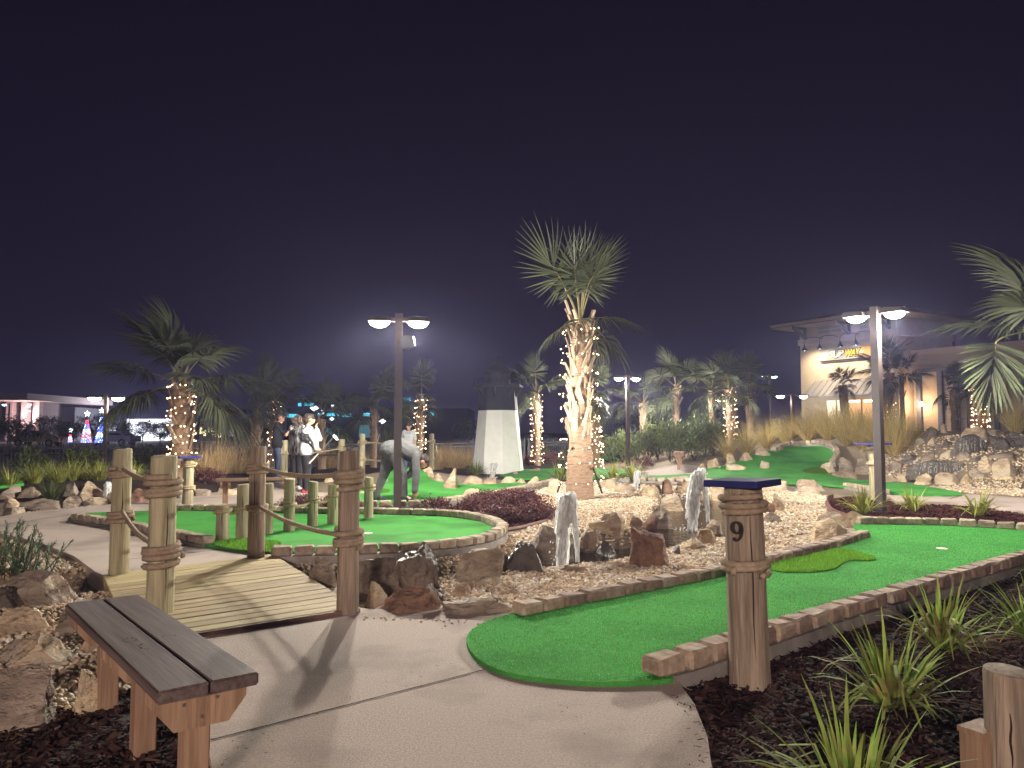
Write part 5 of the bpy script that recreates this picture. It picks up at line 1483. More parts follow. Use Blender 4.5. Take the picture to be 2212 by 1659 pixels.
def palm(base, h, r, label, nf, sc, group='cabbage palms', boots=(.3, 1.0), parts=False, seed=0, crown=1.0, bootd=1.0, up=None, bare_dark=False, az0=None):
    rd = random.Random(seed)
    root = empty('palm_tree', base, 0)
    tag(root, label, 'palm tree', group)
    mb = MB()
    n, K = 18, 26
    vs, fs = [], []
    lean = Vector((rd.uniform(-.04, .04), rd.uniform(-.04, .04), 0))
    def rad(t): return r * (1.12 - .16 * sm(t / .12) - .1 * t - (.2 * sm((t - .25) / .12) if parts else 0))
    def cen(t): return lean * h * t * t
    for k in range(K + 1):
        t = k / K
        for j in range(n):
            a = 2 * math.pi * j / n
            rr_ = rad(t) * (1 + .02 * math.sin(3 * a + k) + (.03 if k % 2 else 0))
            c = cen(t); vs.append((c.x + rr_ * math.cos(a), c.y + rr_ * math.sin(a), -.2 + (h + .2) * t))
    for k in range(K):
        for j in range(n):
            q = (j + 1) % n
            fs.append((k * n + j, k * n + q, (k + 1) * n + q, (k + 1) * n + j))
    fs.append(tuple(K * n + j for j in range(n)))
    mb.add(vs, fs)
    nb = int((boots[1] - boots[0]) * h / .07 * bootd)
    bl = []
    for i in range(nb):
        t = boots[0] + (boots[1] - boots[0]) * (i + .5) / nb
        a = i * 2.399 + rd.uniform(-.25, .25)
        bl.append((t, a, rd.choice((-1, 1)) * rd.uniform(.15, .5), rd.uniform(.85, 1.25)))
    tr = None
    if not parts:
        bm0 = boot_mesh(1)
        for t, a, tw, s in bl:
            c = cen(t)
            Mx = Matrix.Rotation(a - R(90), 4, 'Z') @ Matrix.Translation((0, rad(t) * .92, 0)) @ Matrix.Rotation(tw, 4, 'Y') @ Matrix.Scale(s * sc * .95, 4)
            mb.add([Mx @ Vector(v) + Vector((c.x, c.y, h * t - .1)) for v in bm0.v], bm0.f, rd.random(), 1)
        tr = mb.build('trunk', [m_trunk, m_boot], root, smooth='auto')
    else:
        tr = mb.build('trunk', [m_trunk], root, smooth='auto')
        for t, a, tw, s in bl:
            c = cen(t)
            o = link('boot', rd.choice(BOOT), root)
            o.matrix_local = Matrix.Translation((c.x, c.y, h * t - .1)) @ Matrix.Rotation(a - R(90), 4, 'Z') @ Matrix.Translation((0, rad(t) * .9, 0)) @ Matrix.Rotation(tw, 4, 'Y') @ Matrix.Diagonal((s * .82, s * .9, s * .95, 1))
    c = cen(1.0)
    for i in range(nf):
        a = (az0 if az0 is not None else rd.uniform(0, 6.28)) + i * 2.399
        f = i / max(1, nf - 1)
        el = R(84 - 92 * f * crown) + rd.uniform(-.12, .12)
        k = 0 if f < .3 else (3 if f < .55 else (1 if f < .8 else 2))
        o = link('frond', FR[k], root)
        s = sc * rd.uniform(.88, 1.1)
        o.matrix_local = Matrix.Translation((c.x, c.y, h - .06 + .12 * (1 - f))) @ Matrix.Rotation(a, 4, 'Z') @ Matrix.Rotation(-el, 4, 'Y') @ Matrix.Rotation(rd.uniform(-.6, .6), 4, 'X') @ Matrix.Scale(s, 4)
    return root, rad, cen, h
def string_lights(pal, z0, z1, turns, nb, label, out=.05, seed=0, br=.019):
    root, rad, cen, h = pal
    rd = random.Random(seed)
    pts = []
    N = int(turns * 22)
    for i in range(N + 1):
        t = i / N; a = 2 * math.pi * turns * t
        z = z0 + (z1 - z0) * t + .05 * math.sin(a * .7 + seed)
        q = min(1, max(0, z / h)); c = cen(q); r_ = rad(q) + out + .02 * math.sin(a * 3.1)
        pts.append(Vector((c.x + r_ * math.cos(a), c.y + r_ * math.sin(a), z)))
    o = empty('string_lights', root.location)
    tag(o, label, 'string lights', 'string lights on palm trunks')
    mb = MB(); mb.tube(pts, .004, 4); mb.build('wire', m_wire, o)
    mb = MB()
    for i in range(nb):
        f = (i + rd.uniform(-.3, .3) + .5) / nb * N
        k = int(min(N - 1, max(0, f))); p = pts[k].lerp(pts[k + 1], f - k)
        q = min(1, max(0, p.z / h)); c = cen(q); d = Vector((p.x - c.x, p.y - c.y, 0)).normalized()
        p = p + d * rd.uniform(.0, .03) + Vector((0, 0, rd.uniform(-.02, .02)))
        b = br * rd.uniform(.75, 1.2)
        mb.lathe([(b * .3, -b), (b, -.1 * b), (b * .6, .8 * b)], 6, c=p)
    stuff(mb.build('bulbs', m_bulb, o, smooth=True))
    return o
# the big palm
pb0 = gp(1253, 1078, -.04)
hz_ = atd(1241, 690, pb0.y).z - pb0.z
bigp = palm(pb0, hz_, .275, 'tall cabbage palm with shaggy boots in the middle of the pebble bed', 0, .95, boots=(.33, 1.02), parts=True, seed=5, crown=.46, bootd=2.1)
FT = [frond_mesh(31, .82, .95, 34, .25, .03, w=.017), frond_mesh(32, .8, .9, 32, .55, .08, w=.016), frond_mesh(33, .55, .82, 34, 1.25, .35, w=.016)]
ctop = bigp[2](1.0)
for az, el, roll, sc_, k in ((R(188), R(66), .9, 1.08, 0), (R(30), R(82), .5, .95, 0), (R(-55), R(84), -.6, .9, 0), (R(95), R(78), .2, .9, 1), (R(-8), R(76), -.8, .92, 1), (R(230), R(78), .7, .95, 1), (R(-75), R(66), .4, .9, 1), (R(140), R(70), 0, .9, 1),
                             (R(-20), R(30), .3, .72, 2), (R(20), R(-5), -.2, .74, 2), (R(200), R(4), .2, .66, 2), (R(-100), R(20), .1, .7, 2), (R(-40), R(-22), 0, .72, 2)):
    o = link('frond', FT[k], bigp[0])
    o.matrix_local = Matrix.Translation((ctop.x, ctop.y, hz_ - .05)) @ Matrix.Rotation(az, 4, 'Z') @ Matrix.Rotation(-el, 4, 'Y') @ Matrix.Rotation(roll, 4, 'X') @ Matrix.Scale(sc_, 4)
string_lights(bigp, .15, hz_ * .97, 11, 150, 'warm string lights wound up the big palm in the pebble bed', out=.17, seed=1, br=.0125)
for i, (x0, y0, x1, y1, lb) in enumerate(((1203, 1066, 1237, 966, 'brown brace stick on the tower side of the big palm'), (1283, 1077, 1262, 985, 'brown brace stick in front of the big palm trunk'), (1302, 1068, 1281, 1010, 'brown brace stick on the pond side of the big palm'))):
    a = gp(x0, y0, -.06); b = atd(x1, y1, pb0.y - .2)
    mb = MB(); mb.tube([a - (b - a) * .05, b], .022, 6)
    tag(mb.build('brace_stick', M('brace_wood', (.12, .075, .05), (.07, .045, .03), stretch=(1, 1, .3), rand=.1)), lb, 'brace', 'palm braces')
def far_palm(px, Y, top_y, wpx, label, nf=13, sc=1.0, boots=(.25, 1.0), seed=0, lights=None, crown=1.0, bootd=.8):
    x = (px - CX) / FPX * Y
    z = th(x, Y)
    h = atd(px, top_y, Y).z - z
    pal = palm(Vector((x, Y, z)), h, wpx * Y / FPX / 2, label, nf, sc, boots=boots, seed=seed, crown=crown, bootd=bootd)
    if lights: string_lights(pal, h * lights[0], h * lights[1], lights[2], lights[3], lights[4], out=.10, seed=seed, br=.016)
    return pal
far_palm(394, 18, 832, 40, 'palm wrapped in warm lights behind the blue-capped marker post', 18, 1.1, (.3, 1.0), 1, (.05, 1.0, 9, 110, 'warm string lights on the palm behind the blue-capped marker post'), crown=.98)
far_palm(551, 27, 892, 24, 'shaggy unlit palm left of the players', 12, .95, (.3, 1), 2)
far_palm(596, 28, 864, 19, 'palm wrapped in warm lights right behind the person in black', 11, .85, (.3, 1), 3, (.05, 1.0, 9, 90, 'warm string lights on the palm behind the person in black'))
far_palm(696, 28, 905, 20, 'unlit palm behind the golf club head', 11, .9, (.2, 1), 4)
far_palm(808, 29, 884, 15, 'thin unlit palm at the rope fence post', 11, .9, (.45, 1), 5)
far_palm(906, 30, 862, 15, 'palm wrapped in warm lights behind the stooping person', 10, .85, (.4, 1), 6, (.08, 1.0, 11, 110, 'warm string lights on the palm behind the stooping person'))
far_palm(1160, 31, 852, 15, 'palm wrapped in warm lights right of the white tower', 10, .85, (.4, 1), 7, (.02, .98, 13, 120, 'warm string lights on the palm right of the white tower'))
far_palm(1286, 27, 855, 19, 'palm wrapped in warm lights just behind the big palm', 10, .85, (.35, 1), 8, (.02, .95, 13, 130, 'warm string lights on the palm just behind the big palm'))
far_palm(1390, 33, 872, 15, 'shaggy unlit palm right of the far lamp pole', 10, .8, (.1, 1), 9)
far_palm(1460, 33, 838, 17, 'unlit palm before the parked truck', 12, .95, (.55, 1), 10)
far_palm(1538, 31, 842, 15, 'unlit palm with lamp glow beside its trunk', 12, .9, (.6, 1), 11)
far_palm(1577, 29, 842, 17, 'palm wrapped in warm lights at the end of the golden grass', 11, .85, (.3, 1), 12, (.1, .95, 8, 80, 'warm string lights on the palm at the end of the golden grass'))
far_palm(1621, 34, 836, 19, 'unlit palm with green lower fronds behind the golden grass', 12, .9, (.5, 1), 13)
far_palm(1826, 38, 832, 20, 'dark palm silhouetted before the lit shop sign', 9, .6, (.2, 1), 14, crown=.95)
far_palm(1916, 37, 806, 22, 'dark palm beside the lamp pole in front of the shop', 11, .95, (.2, 1), 15, (.02, .55, 5, 40, 'warm string lights on the palm beside the lamp pole'), crown=.95)
far_palm(1950, 38, 812, 11, 'thin dark palm before the pale shop wing', 10, .8, (.7, 1), 16, crown=1.05)
far_palm(2062, 36, 842, 16, 'dark palm before the shuttered window of the shop wing', 10, .75, (.3, 1), 17)
far_palm(2118, 28, 836, 22, 'palm wrapped in pinkish lights above the waterfall', 7, .7, (.2, 1), 18, (.02, .98, 10, 110, 'pinkish string lights on the palm above the waterfall'))
# the palm standing past the right edge whose fans hang into view
pr = gp(2330, 1079, -.03)
hr = atd(2330, 738, pr.y).z - pr.z
rp = palm(pr, hr, .27, 'palm past the frame edge whose bright fans hang into view', 6, 1.25, boots=(.4, 1), seed=19, crown=.5)
for i, (az, el, sc, k, roll) in enumerate(((R(200), R(38), 1.2, 3, .3), (R(150), R(30), 1.2, 3, -.2), (R(215), R(5), 1.05, 2, 0), (R(170), R(62), 1.2, 0, .2))):
    o = link('frond', FR[k], rp[0])
    o.matrix_local = Matrix.Translation((0, 0, hr - .02)) @ Matrix.Rotation(az, 4, 'Z') @ Matrix.Rotation(-el, 4, 'Y') @ Matrix.Rotation(roll, 4, 'X') @ Matrix.Scale(sc, 4)
hubw = atd(2152, 738, 14.0)
FB = frond_mesh(9, .06, 1.0, 52, .10, 0.0, w=.030, span=76)
dx = Vector((-.16, -.10, -.98)).normalized(); dzn = (Vector((0.12, -1, .25)) - dx * dx.dot(Vector((0.12, -1, .25)))).normalized(); dyn = dzn.cross(dx)
Mb = Matrix(((dx.x, dyn.x, dzn.x, 0), (dx.y, dyn.y, dzn.y, 0), (dx.z, dyn.z, dzn.z, 0), (0, 0, 0, 1)))
o = link('frond', FB, rp[0]); o.matrix_local = Matrix.Translation(hubw - pr) @ Mb
mb = MB(); mb.tube(spline([Vector((0, 0, hr - .05)), Vector((-.5, -.35, hr + .25)), Vector((hubw.x - pr.x + .35, hubw.y - pr.y + .1, hubw.z - pr.z + .14)), hubw - pr], 6), .016, 6)
mb.build('petiole', m_petiole, rp[0])
a = gp(2205, 1058, -.03); b = atd(2245, 970, a.y - .1)
mb = MB(); mb.tube([a, b], .024, 6)
tag(mb.build('brace_stick', M('brace_wood', (.12, .075, .05))), 'brown brace stick at the frame edge in the orange pebbles', 'brace', 'palm braces')
a = atd(418, 1006, 17.2); b = hit(445, 1046)
mb = MB(); mb.tube([a, b], .022, 6)
tag(mb.build('brace_stick', M('brace_wood', (.12, .075, .05))), 'brown brace stick beside the blue-capped marker post', 'brace', 'palm braces')
# ------------------------------------------------------------------ toy lighthouse
LB = hit(1075, 1024, 0)
LB = Vector((LB.x, LB.y + .75, LB.z))
S_ = LB.y / FPX
light = empty('lighthouse', LB, R(12))
tag(light, 'white faceted toy lighthouse with a charcoal top', 'lighthouse')
def zz_(y): return atd(1075, y, LB.y).z - LB.z
def octo(prof, mat, name, parent, n=8):
    mb = MB(); mb.lathe(prof, n); return mb.build(name, mat, parent)
octo([(.86, -.3), (.86, .0), (.66, zz_(887))], m_white, 'tower_base', light)
octo([(.665, zz_(887) + .002), (.675, zz_(885)), (.60, zz_(838))], m_dark, 'tower_top', light)
octo([(.60, zz_(838) + .002), (.84, zz_(837)), (.84, zz_(832)), (.6, zz_(831))], m_dark, 'gallery', light)
for i in range(8):
    a = 2 * math.pi * (i + .5) / 8
    mb = MB(); zt, zb = zz_(838), zz_(858)
    mb.prism([(.56, zt), (.80, zt), (.60, zb)], -.03, .03, 'y')
    mb.build('bracket', m_dark, light, rot=(0, 0, a))
octo([(.42, zz_(831)), (.42, zz_(808)), (.45, zz_(807)), (.45, zz_(804))], m_dark, 'lantern_room', light)
octo([(.5, zz_(804)), (.3, zz_(790)), (.06, zz_(780)), (.05, zz_(772))], m_dark, 'lantern_roof', light)
mb = MB()
for i in range(8):
    a = 2 * math.pi * i / 8
    mb.tube([(.80 * math.cos(a), .80 * math.sin(a), zz_(832)), (.80 * math.cos(a), .80 * math.sin(a), zz_(820))], .012, 5)
mb.tube([(.80 * math.cos(2 * math.pi * i / 8), .80 * math.sin(2 * math.pi * i / 8), zz_(820)) for i in range(9)], .012, 5)
mb.build('railing', m_dark, light)

# ------------------------------------------------------------------ picket fence
def fence(pts, label, top=.95):
    o0 = Vector((pts[0][0], pts[0][1], -.06))
    root = empty('picket_fence', o0)
    tag(root, label, 'fence', 'black metal fence')
    mbp = MB(); mbr = MB()
    for a, b in zip(pts[:-1], pts[1:]):
        a, b = Vector((*a, 0)), Vector((*b, 0))
        L = (b - a).length; t = (b - a) / L
        n = int(L / .115)
        for i in range(n):
            p = a + t * (i + .5) * L / n - o0
            zb = 0
            mbp.box((p.x, p.y, .49), (.017, .017, .94))
            mbp.box((p.x, p.y, .985), (.024, .024, .05), taper=.2)
        ang = math.atan2(t.y, t.x); c = (a + b) / 2 - o0
        for z in (.12, .70, .84):
            mbr.box((c.x, c.y, z), (L, .034, .034), Matrix.Rotation(ang, 3, 'Z'))
        m_ = max(1, int(L / 2.4))
        for i in range(m_ + 1):
            p = a + t * L * i / m_ - o0
            mb = MB(); mb.box((0, 0, .5), (.065, .065, 1.02)); mb.box((0, 0, 1.02), (.085, .085, .03))
            link('fence_post', mb.mesh('fence_post', m_fence), root, loc=(p.x, p.y, 0))
    stuff(mbp.build('pickets', m_fence, root))
    mbr.build('rail', m_fence, root)
m_fence = M('fence_paint', (.13, .125, .145), (.10, .095, .11), rough=.5, rand=0)
fence([(-24, 22.5), (-9.2, 23.2)], 'dark picket fence behind the bank and round shrubs')
fence([(-9.2, 23.5), (-6.5, 31), (0.6, 37)], 'dark picket fence behind the rope fence and players')
fence([(0.8, 37), (9.5, 42), (13.8, 44.5)], 'dark picket fence behind the white tower and far lamp')

# ------------------------------------------------------------------ shop building at the right
BA = Vector((.378 * 50, 50, 0)); BD = Vector((2.6, -4.1, 0)).normalized(); BN = Vector((-BD.y, BD.x, 0)) * -1     # BN points to the street
if BN.y > 0: BN = -BN
bz = .2
shop = empty('shop_building', (BA.x, BA.y, bz), math.atan2(BD.y, BD.x))
tag(shop, 'beige corner shop with lit sign, gooseneck lamps and sloped metal awning', 'building')
# local frame: x along the facade, -y toward the viewer, z up
m_stucco = M('beige_stucco', (.60, .49, .35), (.53, .43, .31), scale=2, rough=.95, rand=0, bump=.2, bscale=20)
m_trim = M('cream_trim', (.62, .50, .40), (.55, .44, .36), scale=2, rough=.8, rand=0)
m_grey = M('grey_bracket', (.16, .17, .21), (.12, .13, .16), rough=.7, rand=0)
m_roof = M('dark_roof', (.014, .013, .017), (.010, .010, .013), scale=9, rough=.9, rand=0)
def part(name, mat, boxes, parent=shop, smooth=False):
    mb = MB()
    for c, s in boxes: mb.box(c, s)
    return mb.build(name, mat, parent, smooth)
def H(y, px): # height over the shop base for an image row at column px on the facade plane
    u = (px - CX) / FPX
    t = (u * BA.y - BA.x) / (BD.x - u * BD.y)
    return atd(px, y, BA.y + BD.y * t).z - bz
def T(px):
    u = (px - CX) / FPX
    return (u * BA.y - BA.x) / (BD.x - u * BD.y)
TW = T(1943)
ztop = H(703, 1772)
part('wall', m_stucco, [((TW / 2, 3.0, ztop / 2), (TW, 6.0, ztop))])
zb1, zb0 = H(735, 1733), H(747, 1733)
part('band', m_trim, [((TW / 2, -.08, (zb0 + zb1) / 2), (TW + .1, .16, zb1 - zb0)), ((TW + .05, 2.9, (zb0 + zb1) / 2), (.16, 6.2, zb1 - zb0))])
# hipped tower roof with deep eaves
mb = MB()
ze, ov = ztop, 1.3
mb.add([(-ov, -ov, ze), (TW + ov, -ov, ze), (TW + ov, 6 + ov, ze), (-ov, 6 + ov, ze), (-ov, -ov, ze + .22), (TW + ov, -ov, ze + .22), (TW + ov, 6 + ov, ze + .22), (-ov, 6 + ov, ze + .22), (TW * .5, 3, ze + 1.2)],
       [(3, 2, 1, 0), (0, 1, 5, 4), (1, 2, 6, 5), (2, 3, 7, 6), (3, 0, 4, 7), (4, 5, 8), (5, 6, 8), (6, 7, 8), (7, 4, 8)])
rf = mb.build('roof', m_roof, shop)
mb = MB(); mb.box((TW / 2, -ov - .012, ze + .12), (TW + 2 * ov + .04, .025, .2)); mb.box((-ov - .012, 3, ze + .12), (.025, 6 + 2 * ov, .2)); mb.build('fascia', m_trim, rf)
mb = MB(); mb.box((TW / 2, 3 - .0, ze - .03), (TW + 2 * ov - .1, 6 + 2 * ov - .1, .05)); mb.build('soffit', m_trim, rf)
for x in (.45, TW * .5 + .3, TW - .45):
    mb = MB()
    for a, b in (((x, -.06, zb1 + .02), (x, -1.25, ze - .1)), ((x, -.07, ze - .12), (x, -1.3, ze - .12))):
        a, b = Vector(a), Vector(b); d = b - a
        mb.box((a + b) / 2, (.13, d.length, .16), Matrix.Rotation(math.atan2(d.z, d.y), 3, 'X'))
    mb.box((x, -.06, (zb1 + ze) / 2), (.16, .1, ze - zb1 - .1))
    mb.build('bracket', m_grey, shop)
def window(x0, x1, z0, z1, nx, nz, glass, name='window', fr=m_trim, y=-.03):
    f = part(name, fr, [(((x0 + x1) / 2, y, z0), (x1 - x0 + .12, .1, .08)), (((x0 + x1) / 2, y, z1), (x1 - x0 + .12, .1, .08)), ((x0, y, (z0 + z1) / 2), (.08, .1, z1 - z0 - .08)), ((x1, y, (z0 + z1) / 2), (.08, .1, z1 - z0 - .08))] +
              [((x0 + (x1 - x0) * (i + 1) / nx, y, (z0 + z1) / 2), (.06, .08, z1 - z0 - .08)) for i in range(nx - 1)])
    for i in range(nx):
        for j in range(nz):
            xa, xb = x0 + (x1 - x0) * i / nx + .045, x0 + (x1 - x0) * (i + 1) / nx - .045
            za, zb = z0 + (z1 - z0) * j / nz + .045, z0 + (z1 - z0) * (j + 1) / nz - .045
            mb = MB(); mb.box(((xa + xb) / 2, y + .01, (za + zb) / 2), (xb - xa, .03, zb - za)); mb.build('pane', glass, f)
    return f
m_glassup = M('pale_glass', (.42, .39, .30), (.36, .33, .26), rough=.15, rand=0, spec=.6)
window(T(1772), T(1825), H(723, 1772), H(705, 1772), 2, 2, m_glassup)
window(T(1862), T(1884), H(723, 1772), H(705, 1772), 1, 2, m_glassup)
# signboard
sx0, sx1 = T(1778), T(1893)
sz0, sz1 = H(779, 1790), H(755, 1790)
sign = empty('sign_board', Vector((BA.x, BA.y, bz)), math.atan2(BD.y, BD.x))
tag(sign, 'lit white sign board lettered SUBWAY on the shop tower', 'sign')
mb = MB(); mb.box(((sx0 + sx1) / 2, -.12, (sz0 + sz1) / 2), (sx1 - sx0, .16, sz1 - sz0))
mb.build('panel', M('sign_white', (.34, .33, .32), (.31, .30, .29), rand=0, rough=.4), sign)
mb = MB(); xo = sx1 - (sx1 - sx0) * .24
vs = [(xo - .1, -.2035, sz0 + .03), (sx1 - .02, -.2035, sz0 + .03), (sx1 - .02, -.2035, sz1 - .03), (xo + .25, -.2035, sz1 - .03), (xo + .1, -.2035, sz0 + .6 * (sz1 - sz0))]
mb.add(vs, [(0, 1, 2, 3, 4)]); mb.build('orange_print', M('sign_orange', (.42, .19, .04), (.36, .15, .03), rand=0, scale=1.5, rough=.4), sign)
def text_mesh(txt, size, shear, extr, offset=0.0):
    cu = bpy.data.curves.new('lettering', 'FONT')
    cu.body = txt; cu.size = size; cu.shear = shear; cu.extrude = extr; cu.offset = offset; cu.space_character = .92
    ob = bpy.data.objects.new('lettering', cu); COL.objects.link(ob)
    bpy.context.view_layer.update()
    me = bpy.data.meshes.new_from_object(ob.evaluated_get(bpy.context.evaluated_depsgraph_get()))
    COL.objects.unlink(ob); bpy.data.objects.remove(ob)
    return me
def tw_(me): return max(v.co.x for v in me.vertices)
m_ltdark = M('letter_outline', (.025, .03, .015), rand=0); m_ltw = M('letter_white', (.62, .62, .60), rand=0); m_lty = M('letter_yellow', (.52, .34, .012), (.48, .31, .01), rand=0)
fs_ = (sz1 - sz0) * .86
wt = (sx1 - sx0) * .30
x_ = sx0 + (sx1 - sx0) * .18
slope = .035
for txt, mt in (('SUB', m_ltw), ('WAY', m_lty)):
    me1 = text_mesh(txt, fs_, .25, .012, .02); me2 = text_mesh(txt, fs_, .25, .012, .075)
    w_ = tw_(me1); k_ = wt / w_
    me1.materials.clear(); me1.materials.append(mt); me2.materials.clear(); me2.materials.append(m_ltdark)
    o = link('lettering', me2, sign, loc=(x_, -.215, sz0 + (sz1 - sz0) * .2), rot=(R(90), 0, 0), scale=(k_, 1, 1))
    o = link('lettering', me1, sign, loc=(x_, -.245, sz0 + (sz1 - sz0) * .2), rot=(R(90), 0, 0), scale=(k_, 1, 1))
    x_ += wt * 1.03
# the two arrow ends of the word and the little grey splashes
mb = MB(); z_ = sz0 + (sz1 - sz0) * .78
ax = x_ - .12
for (xx, zz, sgn) in ((ax, z_, 1), (sx0 + (sx1 - sx0) * .25 - .02, sz0 + (sz1 - sz0) * .16, -1)):
    mb.add([(xx - .15 * sgn, -.216, zz - .05), (xx + .12 * sgn, -.216, zz - .05), (xx + .12 * sgn, -.216, zz - .14), (xx + .36 * sgn, -.216, zz + .03), (xx + .14 * sgn, -.216, zz + .18), (xx + .13 * sgn, -.216, zz + .08), (xx - .15 * sgn, -.216, zz + .08)], [(0, 1, 2, 3, 4, 5, 6)])
mb.build('arrow', m_lty, sign)
mb = MB()
for xx, zz, r_ in ((.11, .3, .08), (.16, .36, .14), (.18, .24, .1), (.79, .62, .08), (.76, .25, .14), (.80, .4, .1), (.82, .52, .06)):
    c = (sx0 + (sx1 - sx0) * xx, sz0 + (sz1 - sz0) * zz)
    mb.add([(c[0] + r_ * math.cos(i * .52), -.207, c[1] + r_ * 1.1 * math.sin(i * .52)) for i in range(12)], [tuple(range(12))])
mb.build('splash_print', M('print_grey', (.42, .38, .36), rand=0), sign)
mb = MB(); mb.box(((sx0 + sx1) / 2, -.13, sz0 - .06), (sx1 - sx0 + .1, .1, .08)); mb.build('lower_rail', m_black, sign)
# gooseneck sign lamps
for i, px in enumerate((1770, 1803, 1848, 1882)):
    x = T(px)
    gl = empty('gooseneck_lamp', Vector((BA.x, BA.y, bz)) + BD * x, math.atan2(BD.y, BD.x))
    tag(gl, ['gooseneck sign lamp at the outer corner of the shop tower', 'gooseneck sign lamp above the start of the lettering', 'gooseneck sign lamp above the yellow letters', 'gooseneck sign lamp half hidden by the lamp pole'][i], 'wall lamp', 'gooseneck lamps over the sign')
    zA = (zb0 + zb1) / 2 + .1
    pts = spline([Vector((.5, -.17, zA)), Vector((.35, -.5, zA + .06)), Vector((.05, -1.0, zA + .04)), Vector((-.1, -1.2, zA - .2)), Vector((-.1, -1.2, zA - .45))], 5)
    mb = MB(); mb.tube(pts, .018, 6); mb.build('arm', m_black, gl)
    mb = MB(); mb.lathe([(.05, .0), (.06, -.12), (.20, -.34), (.20, -.36), (.17, -.34)], 14, c=(-.1, -1.2, zA - .42), cap=False); mb.build('shade', m_black, gl, smooth='auto')
    mb = MB(); mb.lathe([(.02, .06), (.10, 0), (.02, -.07)], 10, c=(-.1, -1.2, zA - .71)); mb.build('bulb', E('sign_bulb', (1, .93, .78), 30), gl, smooth=True)
    ld = bpy.data.lights.new('sign_light', 'SPOT'); ld.energy = 260; ld.color = (1, .84, .60); ld.spot_size = R(130); ld.spot_blend = .9; ld.shadow_soft_size = .1
    lo = bpy.data.objects.new('sign_light', ld); COL.objects.link(lo); lo.parent = gl; lo.location = (-.1, -1.2, zA - .82); lo.rotation_euler = (R(40), 0, 0)
# metal awning, door, shop windows with the lit room behind
za1, za0 = H(823, 1775), H(858, 1770)
ax0, ax1 = T(1756), T(1925)
mb = MB()
mb.add([(ax0 + .25, -.02, za1), (ax1, -.02, za1), (ax1, -1.25, za0), (ax0, -1.25, za0), (ax0 + .25, -.02, za1 - .08), (ax1, -.02, za1 - .08), (ax1, -1.25, za0 - .08), (ax0, -1.25, za0 - .08)],
       [(3, 2, 1, 0), (4, 5, 6, 7), (0, 1, 5, 4), (1, 2, 6, 5), (2, 3, 7, 6), (3, 0, 4, 7)])
aw = mb.build('awning', M('awning_metal', (.36, .33, .32), (.28, .26, .25), metal=.3, rough=.45, rand=0), shop)
sl = Vector((0, -1.23, za0 - za1)); ln = sl.length
for i in range(12):
    x = ax0 + .3 + (ax1 - ax0 - .4) * i / 11
    mb = MB(); mb.box((x, -.635, (za1 + za0) / 2 + .03), (.04, ln, .05), Matrix.Rotation(math.atan2(-(za0 - za1), 1.23) * -1 if False else math.atan2(za1 - za0, 1.23), 3, 'X')); mb.build('seam', MATS['awning_metal'], aw)
m_room = E('lit_room', (1.0, .52, .22), 1.3); m_roomw = E('lit_door', (1.0, .80, .55), 2.0); m_tube = E('ceiling_tube', (1, .9, .75), 7)
dz1 = za0 - .2
door = part('door', m_trim, [((T(1786), -.04, dz1 / 2), (.09, .1, dz1)), ((T(1808), -.04, dz1 / 2), (.07, .1, dz1)), ((T(1829), -.04, dz1 / 2), (.09, .1, dz1)), (((T(1786) + T(1829)) / 2, -.045, dz1 + .04), (T(1829) - T(1786) + .09, .1, .08))])
for xa, xb in ((1786, 1808), (1808, 1829)):
    mb = MB(); mb.box(((T(xa) + T(xb)) / 2, -.02, dz1 / 2), (T(xb) - T(xa) - .1, .02, dz1 - .1)); mb.build('pane', m_roomw, door)
mb = MB(); mb.tube([(T(1805), -.12, .9), (T(1805), -.12, 1.4)], .02, 6); mb.build('handle', m_black, door)
wd = part('shop_window', m_trim, [((x, -.04, dz1 / 2 + .2), (.07, .1, dz1 - .4)) for x in (T(1833), T(1863), T(1893), T(1922))] + [(((T(1833) + T(1922)) / 2, -.045, dz1 + .04), (T(1922) - T(1833), .1, .08)), (((T(1833) + T(1922)) / 2, -.045, .42), (T(1922) - T(1833), .1, .08))])
for xa, xb in ((1833, 1863), (1863, 1893), (1893, 1922)):
    mb = MB(); mb.box(((T(xa) + T(xb)) / 2, -.02, dz1 / 2 + .22), (T(xb) - T(xa) - .08, .02, dz1 - .52)); mb.build('pane', m_room, wd)
for xa, xb in ((1836, 1858), (1868, 1888)):
    mb = MB(); mb.box(((T(xa) + T(xb)) / 2, -.035, dz1 - .16), (T(xb) - T(xa), .02, .1)); mb.build('ceiling_light', m_tube, wd)
# lower wing to the right, with pilasters and louvred panels
WE = T(2260)
zw = H(765, 1946)
part('wing_wall', m_stucco, [((TW + .12 + (WE - TW) / 2, 4.3, zw / 2), (WE - TW, 6.0, zw))])
part('wing_parapet', m_trim, [((TW + .15 + (WE - TW) / 2, 1.24, zw + .12), (WE - TW, .2, .3)), ((TW + .15 + (WE - TW) / 2, 1.22, zw - .5), (WE - TW, .12, .18))])
k_ = 0
for px in (1962, 2008, 2045, 2092, 2130, 2190):
    x = T(px) * 1.0
    part('pilaster', m_grey, [((x, 1.18, zw * .41), (.26, .24, zw * .82))])
    if k_ in (1, 3):
        pnl = part('louvre_panel', m_trim, [((x + .85, 1.22, zw * .4), (1.1, .12, zw * .78))])
        mb = MB()
        for i in range(26): mb.box((x + .85, 1.15, .3 + i * zw * .74 / 26), (1.0, .03, .07), Matrix.Rotation(.5, 3, 'X'))
        mb.build('slat', m_trim, pnl)
    k_ += 1
part('wing_header', m_grey, [((T(2030), 1.17, zw * .83), (T(2100) - T(1962), .24, .22))])
ld = bpy.data.lights.new('wall_light', 'POINT'); ld.energy = 120; ld.color = (1, .68, .42); ld.shadow_soft_size = .15
